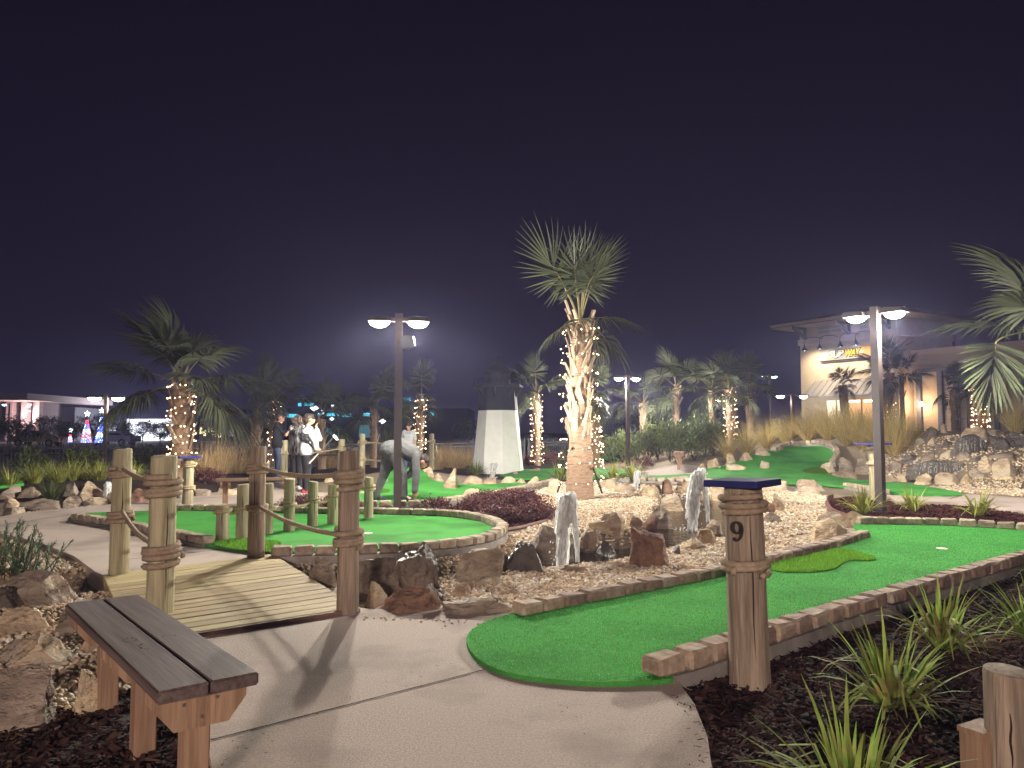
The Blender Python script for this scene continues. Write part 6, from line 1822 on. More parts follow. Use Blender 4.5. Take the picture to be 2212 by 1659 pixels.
lo = bpy.data.objects.new('wall_light', ld); COL.objects.link(lo); lo.parent = shop; lo.location = (T(1970), .5, 2.6)
mb = MB(); mb.lathe([(.09, -.1), (.12, 0), (.05, .12)], 10, c=(T(1970), 1.02, 2.7)); mb.build('wall_lamp', E('wall_lamp_glass', (1, .75, .45), 12), shop)
mb = MB(); mb.box((TW + 6, 8, zw + .1), (30, 12, .1)); 

# ------------------------------------------------------------------ far lamps
def far_lamp(px, top_y, Y, label, heads=2, w=.13, arm=.45, light=0, lens=m_lensdim, axis=0.0, hs=1.2):
    x = (px - CX) / FPX * Y
    z = th(x, Y)
    h = atd(px, top_y, Y).z - z
    return lamp_pole(Vector((x, Y, z)), h, label, light, axis, heads, w, arm, bool(light), lens, 'far lamp poles', m_pole, None, hs, .15)
m_lensw = E('white_far_lens', (1.0, .97, .82), 30)
m_lensc = E('cool_far_lens', (.62, 1.0, .92), 20)
far_lamp(229, 854, 31, 'twin-head parking lamp beyond the bank rocks', lens=m_lensw, light=1500, arm=.15, axis=R(6))
far_lamp(1664, 810, 52, 'cool twin-head parking lamp behind the hilltop palms', lens=m_lensc, arm=.05, hs=1.0)
far_lamp(1711, 852, 46, 'white twin-head parking lamp just left of the shop', lens=m_lensw, light=1100, arm=.45, axis=R(10))
far_lamp(1540, 862, 64, 'single far street lamp behind the hilltop palms', heads=1, lens=m_lensw, arm=.2)
far_lamp(1118, 862, 70, 'single far street lamp beside the toy lighthouse', heads=1, lens=m_lensw, arm=.2, axis=R(180))
far_lamp(20, 872, 90, 'cool far lamp at the frame edge before the columned building', heads=1, lens=m_lensc, arm=.3, axis=R(180))

# ------------------------------------------------------------------ far buildings
def far_box(name, px0, px1, yt, Y, depth, mat, label, bottom=-.1):
    x0, x1 = (px0 - CX) / FPX * Y, (px1 - CX) / FPX * Y
    zt = atd(px0, yt, Y).z
    root = empty(name, ((x0 + x1) / 2, Y, bottom))
    tag(root, label, 'building', 'buildings across the road')
    mb = MB(); mb.box((0, depth / 2, (zt - bottom) / 2), (x1 - x0, depth, zt - bottom)); mb.build('wall', mat, root)
    return root, x1 - x0, zt - bottom
m_pinkwall = M('pink_wall', (.20, .15, .155), (.17, .13, .135), rand=0, rough=.9)
m_pinktrim = M('pink_trim', (.42, .33, .32), (.36, .28, .28), rand=0, rough=.9)
Yb = 110
rt, wA, hA = far_box('office_building', -60, 82, 866, Yb, 14, m_pinkwall, 'columned building with flat roof slab at the frame edge')
mb = MB(); mb.box((1.2, 3, hA + .25), (wA + 4.5, 22, .9)); mb.build('roof_slab', m_pinktrim, rt)
for i, px in enumerate((-45, 6, 40, 72, 97)):
    mb = MB(); mb.box(((px - 11) / FPX * Yb, -1.6, hA / 2), (.9, .9, hA - .4)); mb.build('column', m_pinktrim, rt)
for px in (20, 56):
    mb = MB(); mb.box(((px - 11) / FPX * Yb, -.06, hA * .62), (1.9, .1, hA * .5)); mb.build('window', m_dark, rt)
for px, y in ((92, 876), (89, 880), (90, 890)):
    mb = MB(); mb.box(((px - 11) / FPX * Yb, -3.0, (935 - y) / FPX * Yb + 1.3), (.35, .5, .14)); mb.build('soffit_light', E('soffit', (1, .75, .7), 4), rt)
ld = bpy.data.lights.new('porch_light', 'POINT'); ld.energy = 1500; ld.color = (1, .72, .68); ld.shadow_soft_size = .4
lo = bpy.data.objects.new('porch_light', ld); COL.objects.link(lo); lo.parent = rt; lo.location = ((92 - 11) / FPX * Yb, -4, 3.2)
rt, wB, hB = far_box('office_building', 84, 162, 880, Yb + 6, 10, M('grey_wall', (.10, .095, .11), rand=0), 'plain grey box building next to the columned one')
for px in (107, 128):
    mb = MB(); mb.box(((px - 123) / FPX * Yb, -.06, 2.0), (1.1, .1, 2.2)); mb.build('window', m_dark, rt)
rt, wC, hC = far_box('store_building', 274, 386, 905, Yb + 14, 12, M('store_white', (.55, .55, .58), rand=0), 'white lit store front seen past the deck posts')
xq = lambda px: (px - 330) / FPX * (Yb + 14)
for a, b in ((282, 300), (303, 318), (322, 338), (345, 372)):
    mb = MB(); mb.box(((xq(a) + xq(b)) / 2, -.06, 1.6), (xq(b) - xq(a), .1, 2.2)); mb.build('window', E('store_glow', (.85, .92, 1), 1.6), rt)
for a, b in ((300, 320),):
    for j in range(7):
        mb = MB(); mb.box((xq(a) + (xq(b) - xq(a)) * (j + .5) / 7, -.12, hC * .80), ((xq(b) - xq(a)) / 9, .1, .55)); mb.build('letter_block', m_dark, rt)
for px in (295, 345):
    ld = bpy.data.lights.new('store_light', 'POINT'); ld.energy = 2600; ld.color = (.9, .93, 1); ld.shadow_soft_size = .4
    lo = bpy.data.objects.new('store_light', ld); COL.objects.link(lo); lo.parent = rt; lo.location = (xq(px), -5, hC * .7)
for k, (a, b, yt, col, st, lb) in enumerate(((432, 480, 916, (1, .86, .45), 1.8, 'low building with yellow lit windows behind the straw grass'), (482, 560, 925, (.9, .9, 1), 1.0, 'low dark building with small lit windows beside the yellow one'), (168, 262, 915, (.95, .95, 1), 1.2, 'low building behind the coloured light trees'))):
    rt, w_, h_ = far_box('store_building', a, b, yt, Yb + 10 + k * 3, 10, M('dim_wall', (.07, .065, .075), rand=0), lb)
    rd = random.Random(k)
    for j in range(6):
        mb = MB(); mb.box((-w_ / 2 + w_ * (j + .5) / 6, -.06, 1.1 + rd.uniform(0, .6)), (w_ / 6 * rd.uniform(.3, .8), .1, rd.uniform(.6, 1.5))); mb.build('window', E('glow%d' % k, col, st), rt)
# the dark hotel with teal light bars
rt, wD, hD = far_box('teal_building', 620, 1012, 882, 95, 16, M('navy_wall', (.035, .037, .055), rand=0), 'dark building trimmed with teal light bars behind the players')
xt = lambda px: (px - 816) / FPX * 95
zt_ = lambda y: atd(816, y, 95).z + .1
mb = MB(); mb.prism([(xt(645), hD), (xt(650), hD + 1.6), (xt(760), hD + 2.0), (xt(775), hD)], 2, 12, 'y'); mb.build('upper_roof', MATS['navy_wall'], rt)
for a, b, y in ((645, 652, 874), (658, 680, 873), (622, 645, 898), (706, 738, 895), (738, 760, 897), (786, 800, 896), (687, 696, 894), (874, 888, 863), (922, 938, 894)):
    for j in range(3):
        mb = MB(); mb.box((xt(a + (b - a) * (j + .5) / 3), -.2, zt_(y)), (xt(b) - xt(a) - .2 if False else (xt(b) - xt(a)) / 3.6, .2, .42)); mb.build('light_bar', E('teal_glow', (.10, .65, .85), 1.2), rt)
for a, b, y0, y1 in ((697, 718, 925, 942), (725, 735, 925, 950), (776, 800, 918, 945)):
    mb = MB(); mb.box(((xt(a) + xt(b)) / 2, -.06, (zt_(y0) + zt_(y1)) / 2), (xt(b) - xt(a), .1, zt_(y0) - zt_(y1))); mb.build('window', E('teal_dim', (.08, .28, .34), .55), rt)
for px, y, s in ((683, 882, .55), (720, 876, .35), (692, 891, .25), (697, 888, .25), (702, 893, .22), (829, 910, .45), (721, 905, .3)):
    mb = MB(); mb.lathe([(s * .1, -s * .7), (s, 0), (s * .1, s * .7)], 8, c=(xt(px), -.9, zt_(y))); mb.build('wall_lamp', E('pale_glow', (.85, .95, 1), 2.5), rt, smooth=True)
# ------------------------------------------------------------------ cone trees of coloured lights
def light_tree(px, yt, yb, Y, cols, label, seed, wf=.34):
    rd = random.Random(seed)
    x = (px - CX) / FPX * Y
    zb, zt = atd(px, yb, Y).z, atd(px, yt, Y).z
    H_ = zt - zb
    root = empty('light_tree', (x, Y, zb - .9))
    tag(root, label, 'light tree', 'cone trees made of coloured lights')
    mb = MB(); mb.tube([(0, 0, 0), (0, 0, H_ + .9)], .05, 6)
    for k in range(10):
        a = 6.283 * k / 10; mb.tube([(0, 0, H_ + .85), (H_ * wf * .5 * math.cos(a), H_ * wf * .5 * math.sin(a), .6)], .012, 4)
    mb.build('frame', m_black, root)
    mbs = [MB() for _ in cols]
    for ring in range(15):
        t = ring / 15; z = .75 + H_ * .97 * t; r_ = H_ * wf * .5 * (1 - t) + .05
        n = max(5, int(26 * (1 - t)))
        ci = (ring // 3 + seed) % len(cols)
        for i in range(n):
            a = 6.283 * i / n + ring * .4
            mbs[(ci if rd.random() < .75 else rd.randrange(len(cols)))].lathe([(.02, -.045), (.045, 0), (.02, .045)], 5, c=(r_ * math.cos(a), r_ * math.sin(a), z))
    for c, q in zip(cols, mbs): stuff(q.build('bulbs', E('bulb_%d_%d' % (c[0] * 10, c[2] * 10), c, 5), root))
    mb = MB(); s = .3
    for k in range(5):
        a = 6.283 * k / 5 + 1.57; a2 = a + .63
        mb.add([(0, -.05, H_ + 1.15), (s * math.cos(a), 0, H_ + 1.15 + s * math.sin(a)), (s * .4 * math.cos(a2), 0, H_ + 1.15 + s * .4 * math.sin(a2)), (s * .4 * math.cos(a - .63), 0, H_ + 1.15 + s * .4 * math.sin(a - .63))], [(0, 1, 2), (0, 3, 1)])
    mb.build('star', E('star_glow', (.8, .95, 1), 6), root)
BLU, RED, WHT, CYN = (.10, .18, 1.0), (1.0, .06, .10), (.75, .8, 1), (.15, .75, 1.0)
light_tree(189, 900, 951, 68, (BLU, RED, WHT), 'cone tree of blue and red lights, left of the tall pair', 0)
light_tree(220, 893, 951, 70, (BLU, CYN, WHT), 'cone tree of blue and cyan lights behind the parking lamp', 1)
light_tree(154, 935, 951, 72, (RED, WHT, CYN), 'small low cone tree of red and white lights', 2, .3)

# ------------------------------------------------------------------ dark trees across the road
def tree_mesh(seed, h, r, n=1100, leaf=.32):
    rd = random.Random(seed)
    mb = MB(); mb.tube([(0, 0, -.2), (0, 0, h * .3), (.05 * h, 0, h * .55)], [.12, .09, .05], 7, m=1)
    for k in range(7):
        a = rd.uniform(0, 6.28); e = Vector((math.cos(a) * r * .7, math.sin(a) * r * .7, h * rd.uniform(.6, .9)))
        mb.tube([Vector((0, 0, h * .3)), e * .55 + Vector((0, 0, h * .2)), e], [.05, .035, .01], 5, m=1)
    me_t = mb
    mbc = MB()
    cl = [Vector((rd.gauss(0, .5) * r, rd.gauss(0, .5) * r, h * rd.uniform(.42, .95))) for _ in range(16)]
    for i in range(n):
        c = rd.choice(cl) + Vector((rd.gauss(0, .22) * r, rd.gauss(0, .22) * r, rd.gauss(0, .09) * h))
        d = Vector((rd.gauss(0, 1), rd.gauss(0, 1), rd.gauss(0, .7))).normalized(); s = d.orthogonal().normalized()
        L = leaf * rd.uniform(.5, 1.2)
        mbc.strip([c, c + d * L * .5, c + d * L], [L * .1, L * .3, L * .04], s, rd.random())
    return me_t.mesh('trunk', [m_stem, m_stem]), mbc.mesh('crown', [m_shrub])
TRM = [tree_mesh(i, 4.2, 1.9) for i in range(3)]
def tree(px, Y, hpx, label, i, group):
    x = (px - CX) / FPX * Y; z = th(x, Y)
    k = (hpx / FPX * Y) / 4.2
    root = empty('tree', (x, Y, z), i * 1.7); tag(root, label, 'tree', group)
    link('trunk', TRM[i % 3][0], root, scale=k); link('crown', TRM[i % 3][1], root, scale=k)
L_ = ((-10, 60, 60), (25, 70, 62), (60, 62, 55), (95, 75, 60), (135, 66, 52), (160, 80, 48), (205, 84, 60), (262, 78, 50), (310, 88, 46), (348, 84, 44), (372, 80, 50), (470, 80, 40), (520, 76, 46), (560, 70, 46))
for (i, (px, Y, hp)), od in zip(enumerate(L_), nth(L_)):
    tree(px, Y, hp, 'dark leafy tree across the road beyond the fence, ' + od, i, 'dark trees across the road')
for i, (px, Y, hp) in enumerate(((1015, 62, 60), (1380, 70, 70), (1345, 75, 66), (1560, 66, 60), (1690, 44, 55))):
    tree(px, Y, hp, ['dark tree behind the far fence beside the tower', 'tree catching lamp light behind the far lamp pole', 'dim tree between the big palm and far lamp pole', 'dark tree behind the hilltop palms', 'bare brown tree left of the shop'][i], i, 'trees behind the far fence')

# ------------------------------------------------------------------ parked vehicles
def vehicle(px, Y, by, label, paint, rz, kind='suv', sc=1.0):
    x = (px - CX) / FPX * Y
    root = empty('parked_car', (x, Y, -.05), rz); tag(root, label, 'car', 'parked vehicles')
    L, W = (4.9, 1.95) if kind == 'suv' else (4.5, 1.8)
    if kind == 'suv': side = [(-2.4, .45), (2.35, .45), (2.42, .75), (2.3, 1.05), (1.1, 1.15), (-2.4, 1.15)]; cab = [(-2.38, 1.15), (1.05, 1.15), (.35, 1.82), (-2.15, 1.85)]
    else: side = [(-2.2, .4), (2.2, .4), (2.25, .7), (2.0, .88), (.9, .95), (-2.2, .98)]; cab = [(-1.7, .97), (1.0, .95), (.2, 1.42), (-1.0, 1.45)]
    mb = MB(); mb.prism(side, -W / 2, W / 2, 'y'); bd = mb.build('body', paint, root)
    mb = MB(); n = len(cab)
    vs = [(a, -W / 2 + .03 if z < 1.2 else -W / 2 + .2, z + .002) for a, z in cab] + [(a, W / 2 - .03 if z < 1.2 else W / 2 - .2, z + .002) for a, z in cab]
    mb.add(vs, [tuple(range(n - 1, -1, -1)), tuple(range(n, 2 * n))] + [(i, (i + 1) % n, n + (i + 1) % n, n + i) for i in range(n)])
    mb.build('cabin', paint, root)
    mg = M('car_glass', (.015, .016, .02), rough=.06, rand=0, spec=.7)
    z0, z1 = cab[0][1] + .08, cab[2][1] - .1
    mb = MB()
    xr = cab[0][0]; xr2 = cab[3][0]; k0 = .08 / (cab[3][1] - cab[0][1]); k1 = 1 - k0
    mb.add([(xr + (xr2 - xr) * k0 - .012, s * (W / 2 - .18), z0) for s in (-1, 1)] + [(xr + (xr2 - xr) * k1 - .012, s * (W / 2 - .3), z1) for s in (1, -1)], [(0, 3, 2, 1)])
    mb.build('rear_window', mg, root)
    for s in (-1, 1):
        mb = MB(); yy = s * (W / 2 - .1)
        mb.add([(cab[0][0] + .35, s * (W / 2 - .025), z0), (cab[1][0] - .35, s * (W / 2 - .025), z0), (cab[2][0] - .1, s * (W / 2 - .175), z1), (cab[3][0] + .2, s * (W / 2 - .175), z1)], [(0, 1, 2, 3)])
        mb.build('side_window', mg, root)
        mb = MB(); mb.box((side[0][0] - .01, s * (W / 2 - .14), .85), (.06, .16, .28)); mb.build('tail_light', M('tail_red', (.35, .01, .01), rand=0, rough=.2), root)
        mb = MB(); mb.box((side[2][0] - .03, s * (W / 2 - .24), .72), (.06, .32, .14)); mb.build('headlight', M('headlight_glass', (.7, .7, .7), rand=0, rough=.1), root)
        for xw in (-L * .3, L * .3):
            mb = MB(); mb.tube([(xw, s * (W / 2 - .16), .34), (xw, s * (W / 2 + .02), .34)], .34, 18); wh = mb.build('wheel', M('tyre', (.012, .012, .012), rand=0), root)
            mb = MB(); mb.tube([(xw, s * (W / 2 + .021), .34), (xw, s * (W / 2 + .03), .34)], .2, 14); mb.build('rim', M('rim', (.5, .5, .52), metal=1, rough=.3, rand=0), wh)
    mb = MB(); mb.box((side[0][0] - .03, 0, .55), (.08, W * .95, .16)); mb.build('bumper', m_grey, root)
m_carb = M('black_car_paint', (.02, .02, .025), rand=0, rough=.2, coat=.6, spec=.5); m_cars = M('silver_car_paint', (.35, .34, .33), rand=0, rough=.3, metal=.5); m_cary = M('tan_car_paint', (.45, .36, .12), rand=0, rough=.3)
vehicle(1424, 47, 0, 'dark truck seen from behind past the far fence', m_carb, R(75))
vehicle(86, 72, 0, 'tan car parked across the road under the dark trees', m_cary, R(5), 'car')
vehicle(248, 74, 0, 'silver car parked beside the coloured light trees', m_cars, R(175), 'car')
vehicle(1560, 58, 0, 'dark car parked behind the hilltop palms', m_carb, R(10), 'car')
# back of a traffic sign
ps_ = Vector(((1451 - CX) / FPX * 44, 44, th((1451 - CX) / FPX * 44, 44)))
sg = empty('traffic_sign', ps_); tag(sg, 'back of an octagonal traffic sign beside the parked truck', 'sign')
zt2 = atd(1451, 908, 44).z - ps_.z
mb = MB(); mb.tube([(0, .03, 0), (0, .03, zt2 + .35)], .03, 6); mb.build('sign_post', m_pole, sg)
mb = MB(); mb.prism([(.42 * math.cos(R(22.5 + 45 * i)), zt2 + .42 * math.sin(R(22.5 + 45 * i))) for i in range(8)], -.01, .01, 'y'); mb.build('sign_plate', M('sign_back', (.3, .28, .29), rand=0, rough=.6), sg, rot=(0, 0, .5))
# dark road strip and pale kerb beyond the fence
struct(flat_poly('road', [Vector((-300, 50, 0)), Vector((16, 52, 0)), Vector((16, 62, 0)), Vector((-300, 62, 0))], -.02, m_asphalt))
# ------------------------------------------------------------------ people
def remeshed(name, caps, vox, mat, parent, smooth=4):
    bm = bmesh.new()
    for c in caps:
        a, b, ra, rb = Vector(c[0]), Vector(c[1]), c[2], c[3]
        for p, r_ in ((a, ra), (b, rb)):
            res = bmesh.ops.create_icosphere(bm, subdivisions=2, radius=r_)
            sq = c[4] if len(c) > 4 else (1, 1, 1)
            for v in res['verts']: v.co = Vector((v.co.x * sq[0], v.co.y * sq[1], v.co.z * sq[2])) + p
        d = b - a
        if d.length > 1e-4:
            n = 12
            t = d.normalized(); u = t.orthogonal().normalized(); w = t.cross(u)
            ring = [[bm.verts.new(p + (u * math.cos(2 * math.pi * i / n) + w * math.sin(2 * math.pi * i / n)) * r_) for i in range(n)] for p, r_ in ((a, ra), (b, rb))]
            for i in range(n): bm.faces.new((ring[0][i], ring[0][(i + 1) % n], ring[1][(i + 1) % n], ring[1][i]))
            bm.faces.new(ring[0][::-1]); bm.faces.new(ring[1])
    me = bpy.data.meshes.new(name); bm.to_mesh(me); bm.free()
    ob = bpy.data.objects.new(name, me); COL.objects.link(ob)
    md = ob.modifiers.new('r', 'REMESH'); md.mode = 'VOXEL'; md.voxel_size = vox; md.use_smooth_shade = True
    ms = ob.modifiers.new('s', 'SMOOTH'); ms.factor = .5; ms.iterations = smooth
    bpy.context.view_layer.update()
    m2 = bpy.data.meshes.new_from_object(ob.evaluated_get(bpy.context.evaluated_depsgraph_get()))
    COL.objects.unlink(ob); bpy.data.objects.remove(ob)
    m2.name = name; m2.materials.clear(); m2.materials.append(mat)
    m2.polygons.foreach_set('use_smooth', [True] * len(m2.polygons))
    return link(name, m2, parent)
m_skin = M('skin', (.52, .30, .20), (.45, .25, .165), rough=.5, rand=0, scale=4)
m_hair = M('dark_hair', (.022, .015, .013), (.05, .036, .03), rough=.5, rand=0, scale=60, stretch=(1, 1, .3))
m_curly = M('curly_hair', (.03, .02, .016), (.10, .075, .065), rough=.6, rand=0, scale=50, bump=1, bscale=60)
def V(*a): return Vector(a)
def hand(wr, d, up, curl=.35, s=1.0):
    """palm, four unequal fingers and a thumb from the side of the palm"""
    d = d.normalized(); sd = d.cross(up).normalized(); nrm = sd.cross(d).normalized()
    out = [(wr, wr + d * .07 * s, .024 * s, .028 * s), (wr + d * .02 * s + sd * .02 * s, wr + d * .08 * s + sd * .024 * s, .018 * s, .015 * s), (wr + d * .02 * s - sd * .02 * s, wr + d * .075 * s - sd * .026 * s, .018 * s, .014 * s)]
    for k, (o, L) in enumerate(((-.03, .055), (-.01, .066), (.01, .072), (.03, .062))):
        b = wr + d * .08 * s + sd * o * s; m_ = b + (d * math.cos(curl) + nrm * math.sin(curl)) * L * .5 * s; e_ = m_ + (d * math.cos(curl * 2.4) + nrm * math.sin(curl * 2.4)) * L * .5 * s
        out += [(b, m_, .0095 * s, .009 * s), (m_, e_, .009 * s, .0075 * s)]
    b = wr + d * .02 * s + sd * .03 * s; m_ = b + (d * .6 + sd * .8) * .035 * s; e_ = m_ + (d * .9 + nrm * .3) * .03 * s
    return out + [(b, m_, .012 * s, .011 * s), (m_, e_, .0105 * s, .009 * s)]
def head_caps(hc, f, up=Vector((0, 0, 1)), s=1.0):
    f = f.normalized(); sd = f.cross(up).normalized()
    return [(hc + up * .02 * s - f * .015 * s, hc + up * .02 * s - f * .005 * s, .092 * s, .09 * s), (hc - up * .02 * s + f * .012 * s, hc - up * .07 * s + f * .035 * s, .072 * s, .048 * s), (hc + f * .085 * s + up * .005 * s, hc + f * .104 * s - up * .028 * s, .013 * s, .016 * s),
            (hc + f * .082 * s - up * .062 * s, hc + f * .086 * s - up * .064 * s, .017 * s, .016 * s), (hc + f * .078 * s + up * .03 * s + sd * .03 * s, hc + f * .078 * s + up * .03 * s - sd * .03 * s, .014 * s, .014 * s),
            (hc + sd * .088 * s - up * .01 * s, hc + sd * .09 * s - up * .03 * s, .018 * s, .014 * s), (hc - sd * .088 * s - up * .01 * s, hc - sd * .09 * s - up * .03 * s, .018 * s, .014 * s)]
def eyes(root, hc, f, up, s=1.0):
    f = f.normalized(); sd = f.cross(up).normalized()
    for k in (-1, 1):
        mb = MB(); c = hc + f * .087 * s + up * .012 * s + sd * .032 * s * k
        mb.lathe([(.002, -.008), (.011, 0), (.002, .008)], 8, c=c); mb.build('eye', M('eye_dark', (.03, .02, .02), rand=0, rough=.2), root)
def person(name, loc, rz, label, J, top, legs, shoe, hairkind, sleeve='long', sc=1.0, f=None, build=1.0, topname='shirt', legname='trousers', up=None, loose=.02, grip=None, vox=.011):
    root = empty(name, loc, rz)
    root.scale = (sc,) * 3
    tag(root, label, 'person')
    f = f or V(1, 0, 0); up = up or V(0, 0, 1)
    hip = (J['hipL'] - J['hipR']).normalized(); sh = (J['shL'] - J['shR']).normalized()
    pel, wa, ch, nk, hd = J['pelvis'], J['waist'], J['chest'], J['neck'], J['head']
    b_ = build
    def torso(g):
        out = []
        for k in (-1, 0, 1):
            out += [(pel + hip * .065 * k * b_, wa + hip * .05 * k * b_, (.105 + g) * b_, (.095 + g) * b_), (wa + hip * .05 * k * b_, ch + sh * .07 * k * b_, (.095 + g) * b_, (.105 + g) * b_)]
        out += [(ch + sh * .06, J['shL'] - sh * .02, (.09 + g) * b_, .065 + g), (ch - sh * .06, J['shR'] + sh * .02, (.09 + g) * b_, .065 + g), (ch, nk, .085 + g * .5, .05)]
        return out
    def arm(s, g, upto):
        a, e_, w = J['sh' + s], J['el' + s], J['wr' + s]
        out = [(a, e_ if upto > .9 else a.lerp(e_, .75), .052 + g, (.043 if upto > .9 else .05) + g)]
        if upto > 1.5: out.append((e_, e_.lerp(w, .95), .042 + g, .032 + g))
        return out
    def leg(s, g):
        return [(J['hip' + s], J['knee' + s], (.085 + g) * b_, .06 + g), (J['knee' + s], J['ank' + s], .058 + g, .04 + g * .9)]
    caps = torso(0) + [(nk - (hd - nk) * .2, hd - up * .05, .052, .048)] + head_caps(hd, f, up)
    for s in 'LR':
        a, e_, w = J['sh' + s], J['el' + s], J['wr' + s]
        caps += [(a, e_, .05, .04), (e_, w, .04, .027)] + leg(s, -.005)
        caps += hand(w, J.get('hd' + s, (w - e_)), J.get('up' + s, V(0, 0, 1)), curl=(.9 if grip == s else .4))
        caps.append((J['ank' + s], J['toe' + s], .04, .03))
    remeshed('body', caps, .0085, m_skin, root, 2)
    st = [c for s in 'LR' for c in arm(s, loose * .8, {'long': 2, 'short': .5, 'elbow': 1}[sleeve])]
    hem = [(pel - (wa - pel) * .25 + hip * .07 * k, pel + hip * .07 * k, (.115 + loose) * b_, (.112 + loose) * b_) for k in (-1, 0, 1)]
    remeshed(topname, torso(loose) + hem + st, vox, top, root)
    remeshed(legname, [(pel + hip * .06, pel - hip * .06, (.11 + .012) * b_, (.11 + .012) * b_)] + leg('L', loose * .8) + leg('R', loose * .8), vox, legs, root)
    for s in 'LR':
        d = (J['toe' + s] - J['ank' + s])
        t = V(d.x, d.y, 0).normalized()
        a0 = V(J['ank' + s].x, J['ank' + s].y, 0)
        remeshed('shoe', [(a0 + V(0, 0, .07) - t * .02, a0 + V(0, 0, .045) + t * .06, .048, .046), (a0 - t * .05 + V(0, 0, .035), a0 + t * .15 + V(0, 0, .03), .036, .032), (a0 - t * .05 + V(0, 0, .018), a0 + t * .16 + V(0, 0, .018), .036, .034)], .009, shoe, root, 2)
    if hairkind == 'short':
        hc = [(hd + up * .045 - f * .03, hd + up * .05 + f * .015, .098, .085), (hd - f * .045 + up * .01, hd - f * .05 - up * .04, .085, .06)]
    elif hairkind == 'bun':
        hc = [(hd + up * .04 - f * .03, hd + up * .045 + f * .01, .1, .09), (hd - f * .06 + up * .0, hd - f * .06 - up * .05, .085, .055), (hd - f * .115 - up * .0, hd - f * .12 - up * .02, .045, .045)]
    else:
        rd = random.Random(3); hc = []
        for i in range(26):
            a = rd.uniform(0, 6.28); q = V(math.cos(a), math.sin(a), 0) * rd.uniform(.02, .11); c = hd + q + up * rd.uniform(-.16, .10) - f * .05
            hc.append((c, c + up * .01, rd.uniform(.035, .05), .04))
        hc += [(hd + up * .03 - f * .03, hd - up * .05 - f * .05, .1, .09)]
    remeshed('hair', hc, .009, m_curly if hairkind == 'curly' else m_hair, root, 2)
    eyes(root, hd, f, up)
    return root
def stand(f=V(1, 0, 0), st=.09):
    s = V(-f.y, f.x, 0)
    return dict(hipL=V(0, 0, .86) + s * st, hipR=V(0, 0, .86) - s * st, kneeL=V(0, 0, .47) + s * (st + .01) + f * .02, kneeR=V(0, 0, .47) - s * (st + .01) + f * .02, ankL=V(0, 0, .08) + s * (st + .02), ankR=V(0, 0, .08) - s * (st + .02),
                toeL=V(0, 0, .03) + s * (st + .03) + f * .14, toeR=V(0, 0, .03) - s * (st + .03) + f * .14, pelvis=V(0, 0, .92), waist=V(0, 0, 1.06), chest=V(0, 0, 1.26) + f * .01, neck=V(0, 0, 1.42), head=V(0, 0, 1.56) + f * .02,
                shL=V(0, 0, 1.37) + s * .17, shR=V(0, 0, 1.37) - s * .17, elL=V(0, 0, 1.1) + s * .22, elR=V(0, 0, 1.1) - s * .22, wrL=V(0, 0, .86) + s * .22 + f * .06, wrR=V(0, 0, .86) - s * .22 + f * .06)
m_tee = M('black_tee', (.016, .017, .022), (.024, .025, .03), rough=.9, rand=0); m_jean = M('blue_jeans', (.06, .085, .16), (.10, .13, .22), rough=.9, rand=0, scale=5)
m_sweat = M('white_sweatshirt', (.50, .52, .54), (.42, .44, .46), rough=.9, rand=0, scale=6, bump=.6, bscale=10, bdist=.03); m_blackp = M('black_trousers', (.014, .013, .016), (.022, .02, .024), rough=.85, rand=0)
m_card = M('marled_cardigan', (.42, .42, .43), (.045, .045, .05), scale=9, stretch=(2.4, 2.4, .35), rough=.95, rand=0, lo=.42, hi=.56, bump=.5, bscale=20); m_greyp = M('grey_sweatsuit', (.085, .088, .092), (.11, .113, .115), rough=.95, rand=0, scale=5, bump=.7, bscale=7, bdist=.05)
m_charp = M('charcoal_leggings', (.05, .048, .055), rough=.9, rand=0); m_wshoe = M('white_shoe', (.7, .7, .7), rand=0); m_rshoe = M('red_shoe', (.45, .06, .08), rand=0); m_dshoe = M('dark_shoe', (.03, .035, .05), rand=0)
# A: black tee, arms raised holding a phone
fA = V(.96, .28, 0).normalized(); JA = stand(fA); sA = V(-fA.y, fA.x, 0)
for s, k in (('L', 1), ('R', -1)):
    JA['el' + s] = V(0, 0, 1.13) + sA * k * .17 + fA * .20; JA['wr' + s] = V(0, 0, 1.36) + sA * k * .05 + fA * .40; JA['hd' + s] = (fA * .5 + V(0, 0, .9)); JA['up' + s] = sA * -k
JA['head'] += fA * .03 - V(0, 0, .01)
pA = person('person', gp(598, 1040, 0), 0, 'person in black tee and blue jeans with both hands raised', JA, m_tee, m_jean, m_dshoe, 'short', 'short', 1.06, fA, 1.08)
# B: marled cardigan, seen from behind
fB = V(.45, .9, 0).normalized(); JB = stand(fB)
sB = V(-fB.y, fB.x, 0)
JB['elL'] = V(0, 0, 1.12) + sB * .2 + fB * .12; JB['wrL'] = V(0, 0, 1.34) + sB * .06 + fB * .26
JB['elR'] = V(0, 0, 1.12) - sB * .2 + fB * .12; JB['wrR'] = V(0, 0, 1.30) - sB * .04 + fB * .27
person('person', gp(641, 1056, 0), 0, 'person with dark curly hair in a marled grey cardigan, back turned', JB, m_card, m_charp, m_wshoe, 'curly', 'long', .985, fB, 1.1, 'cardigan', 'leggings', loose=.035)
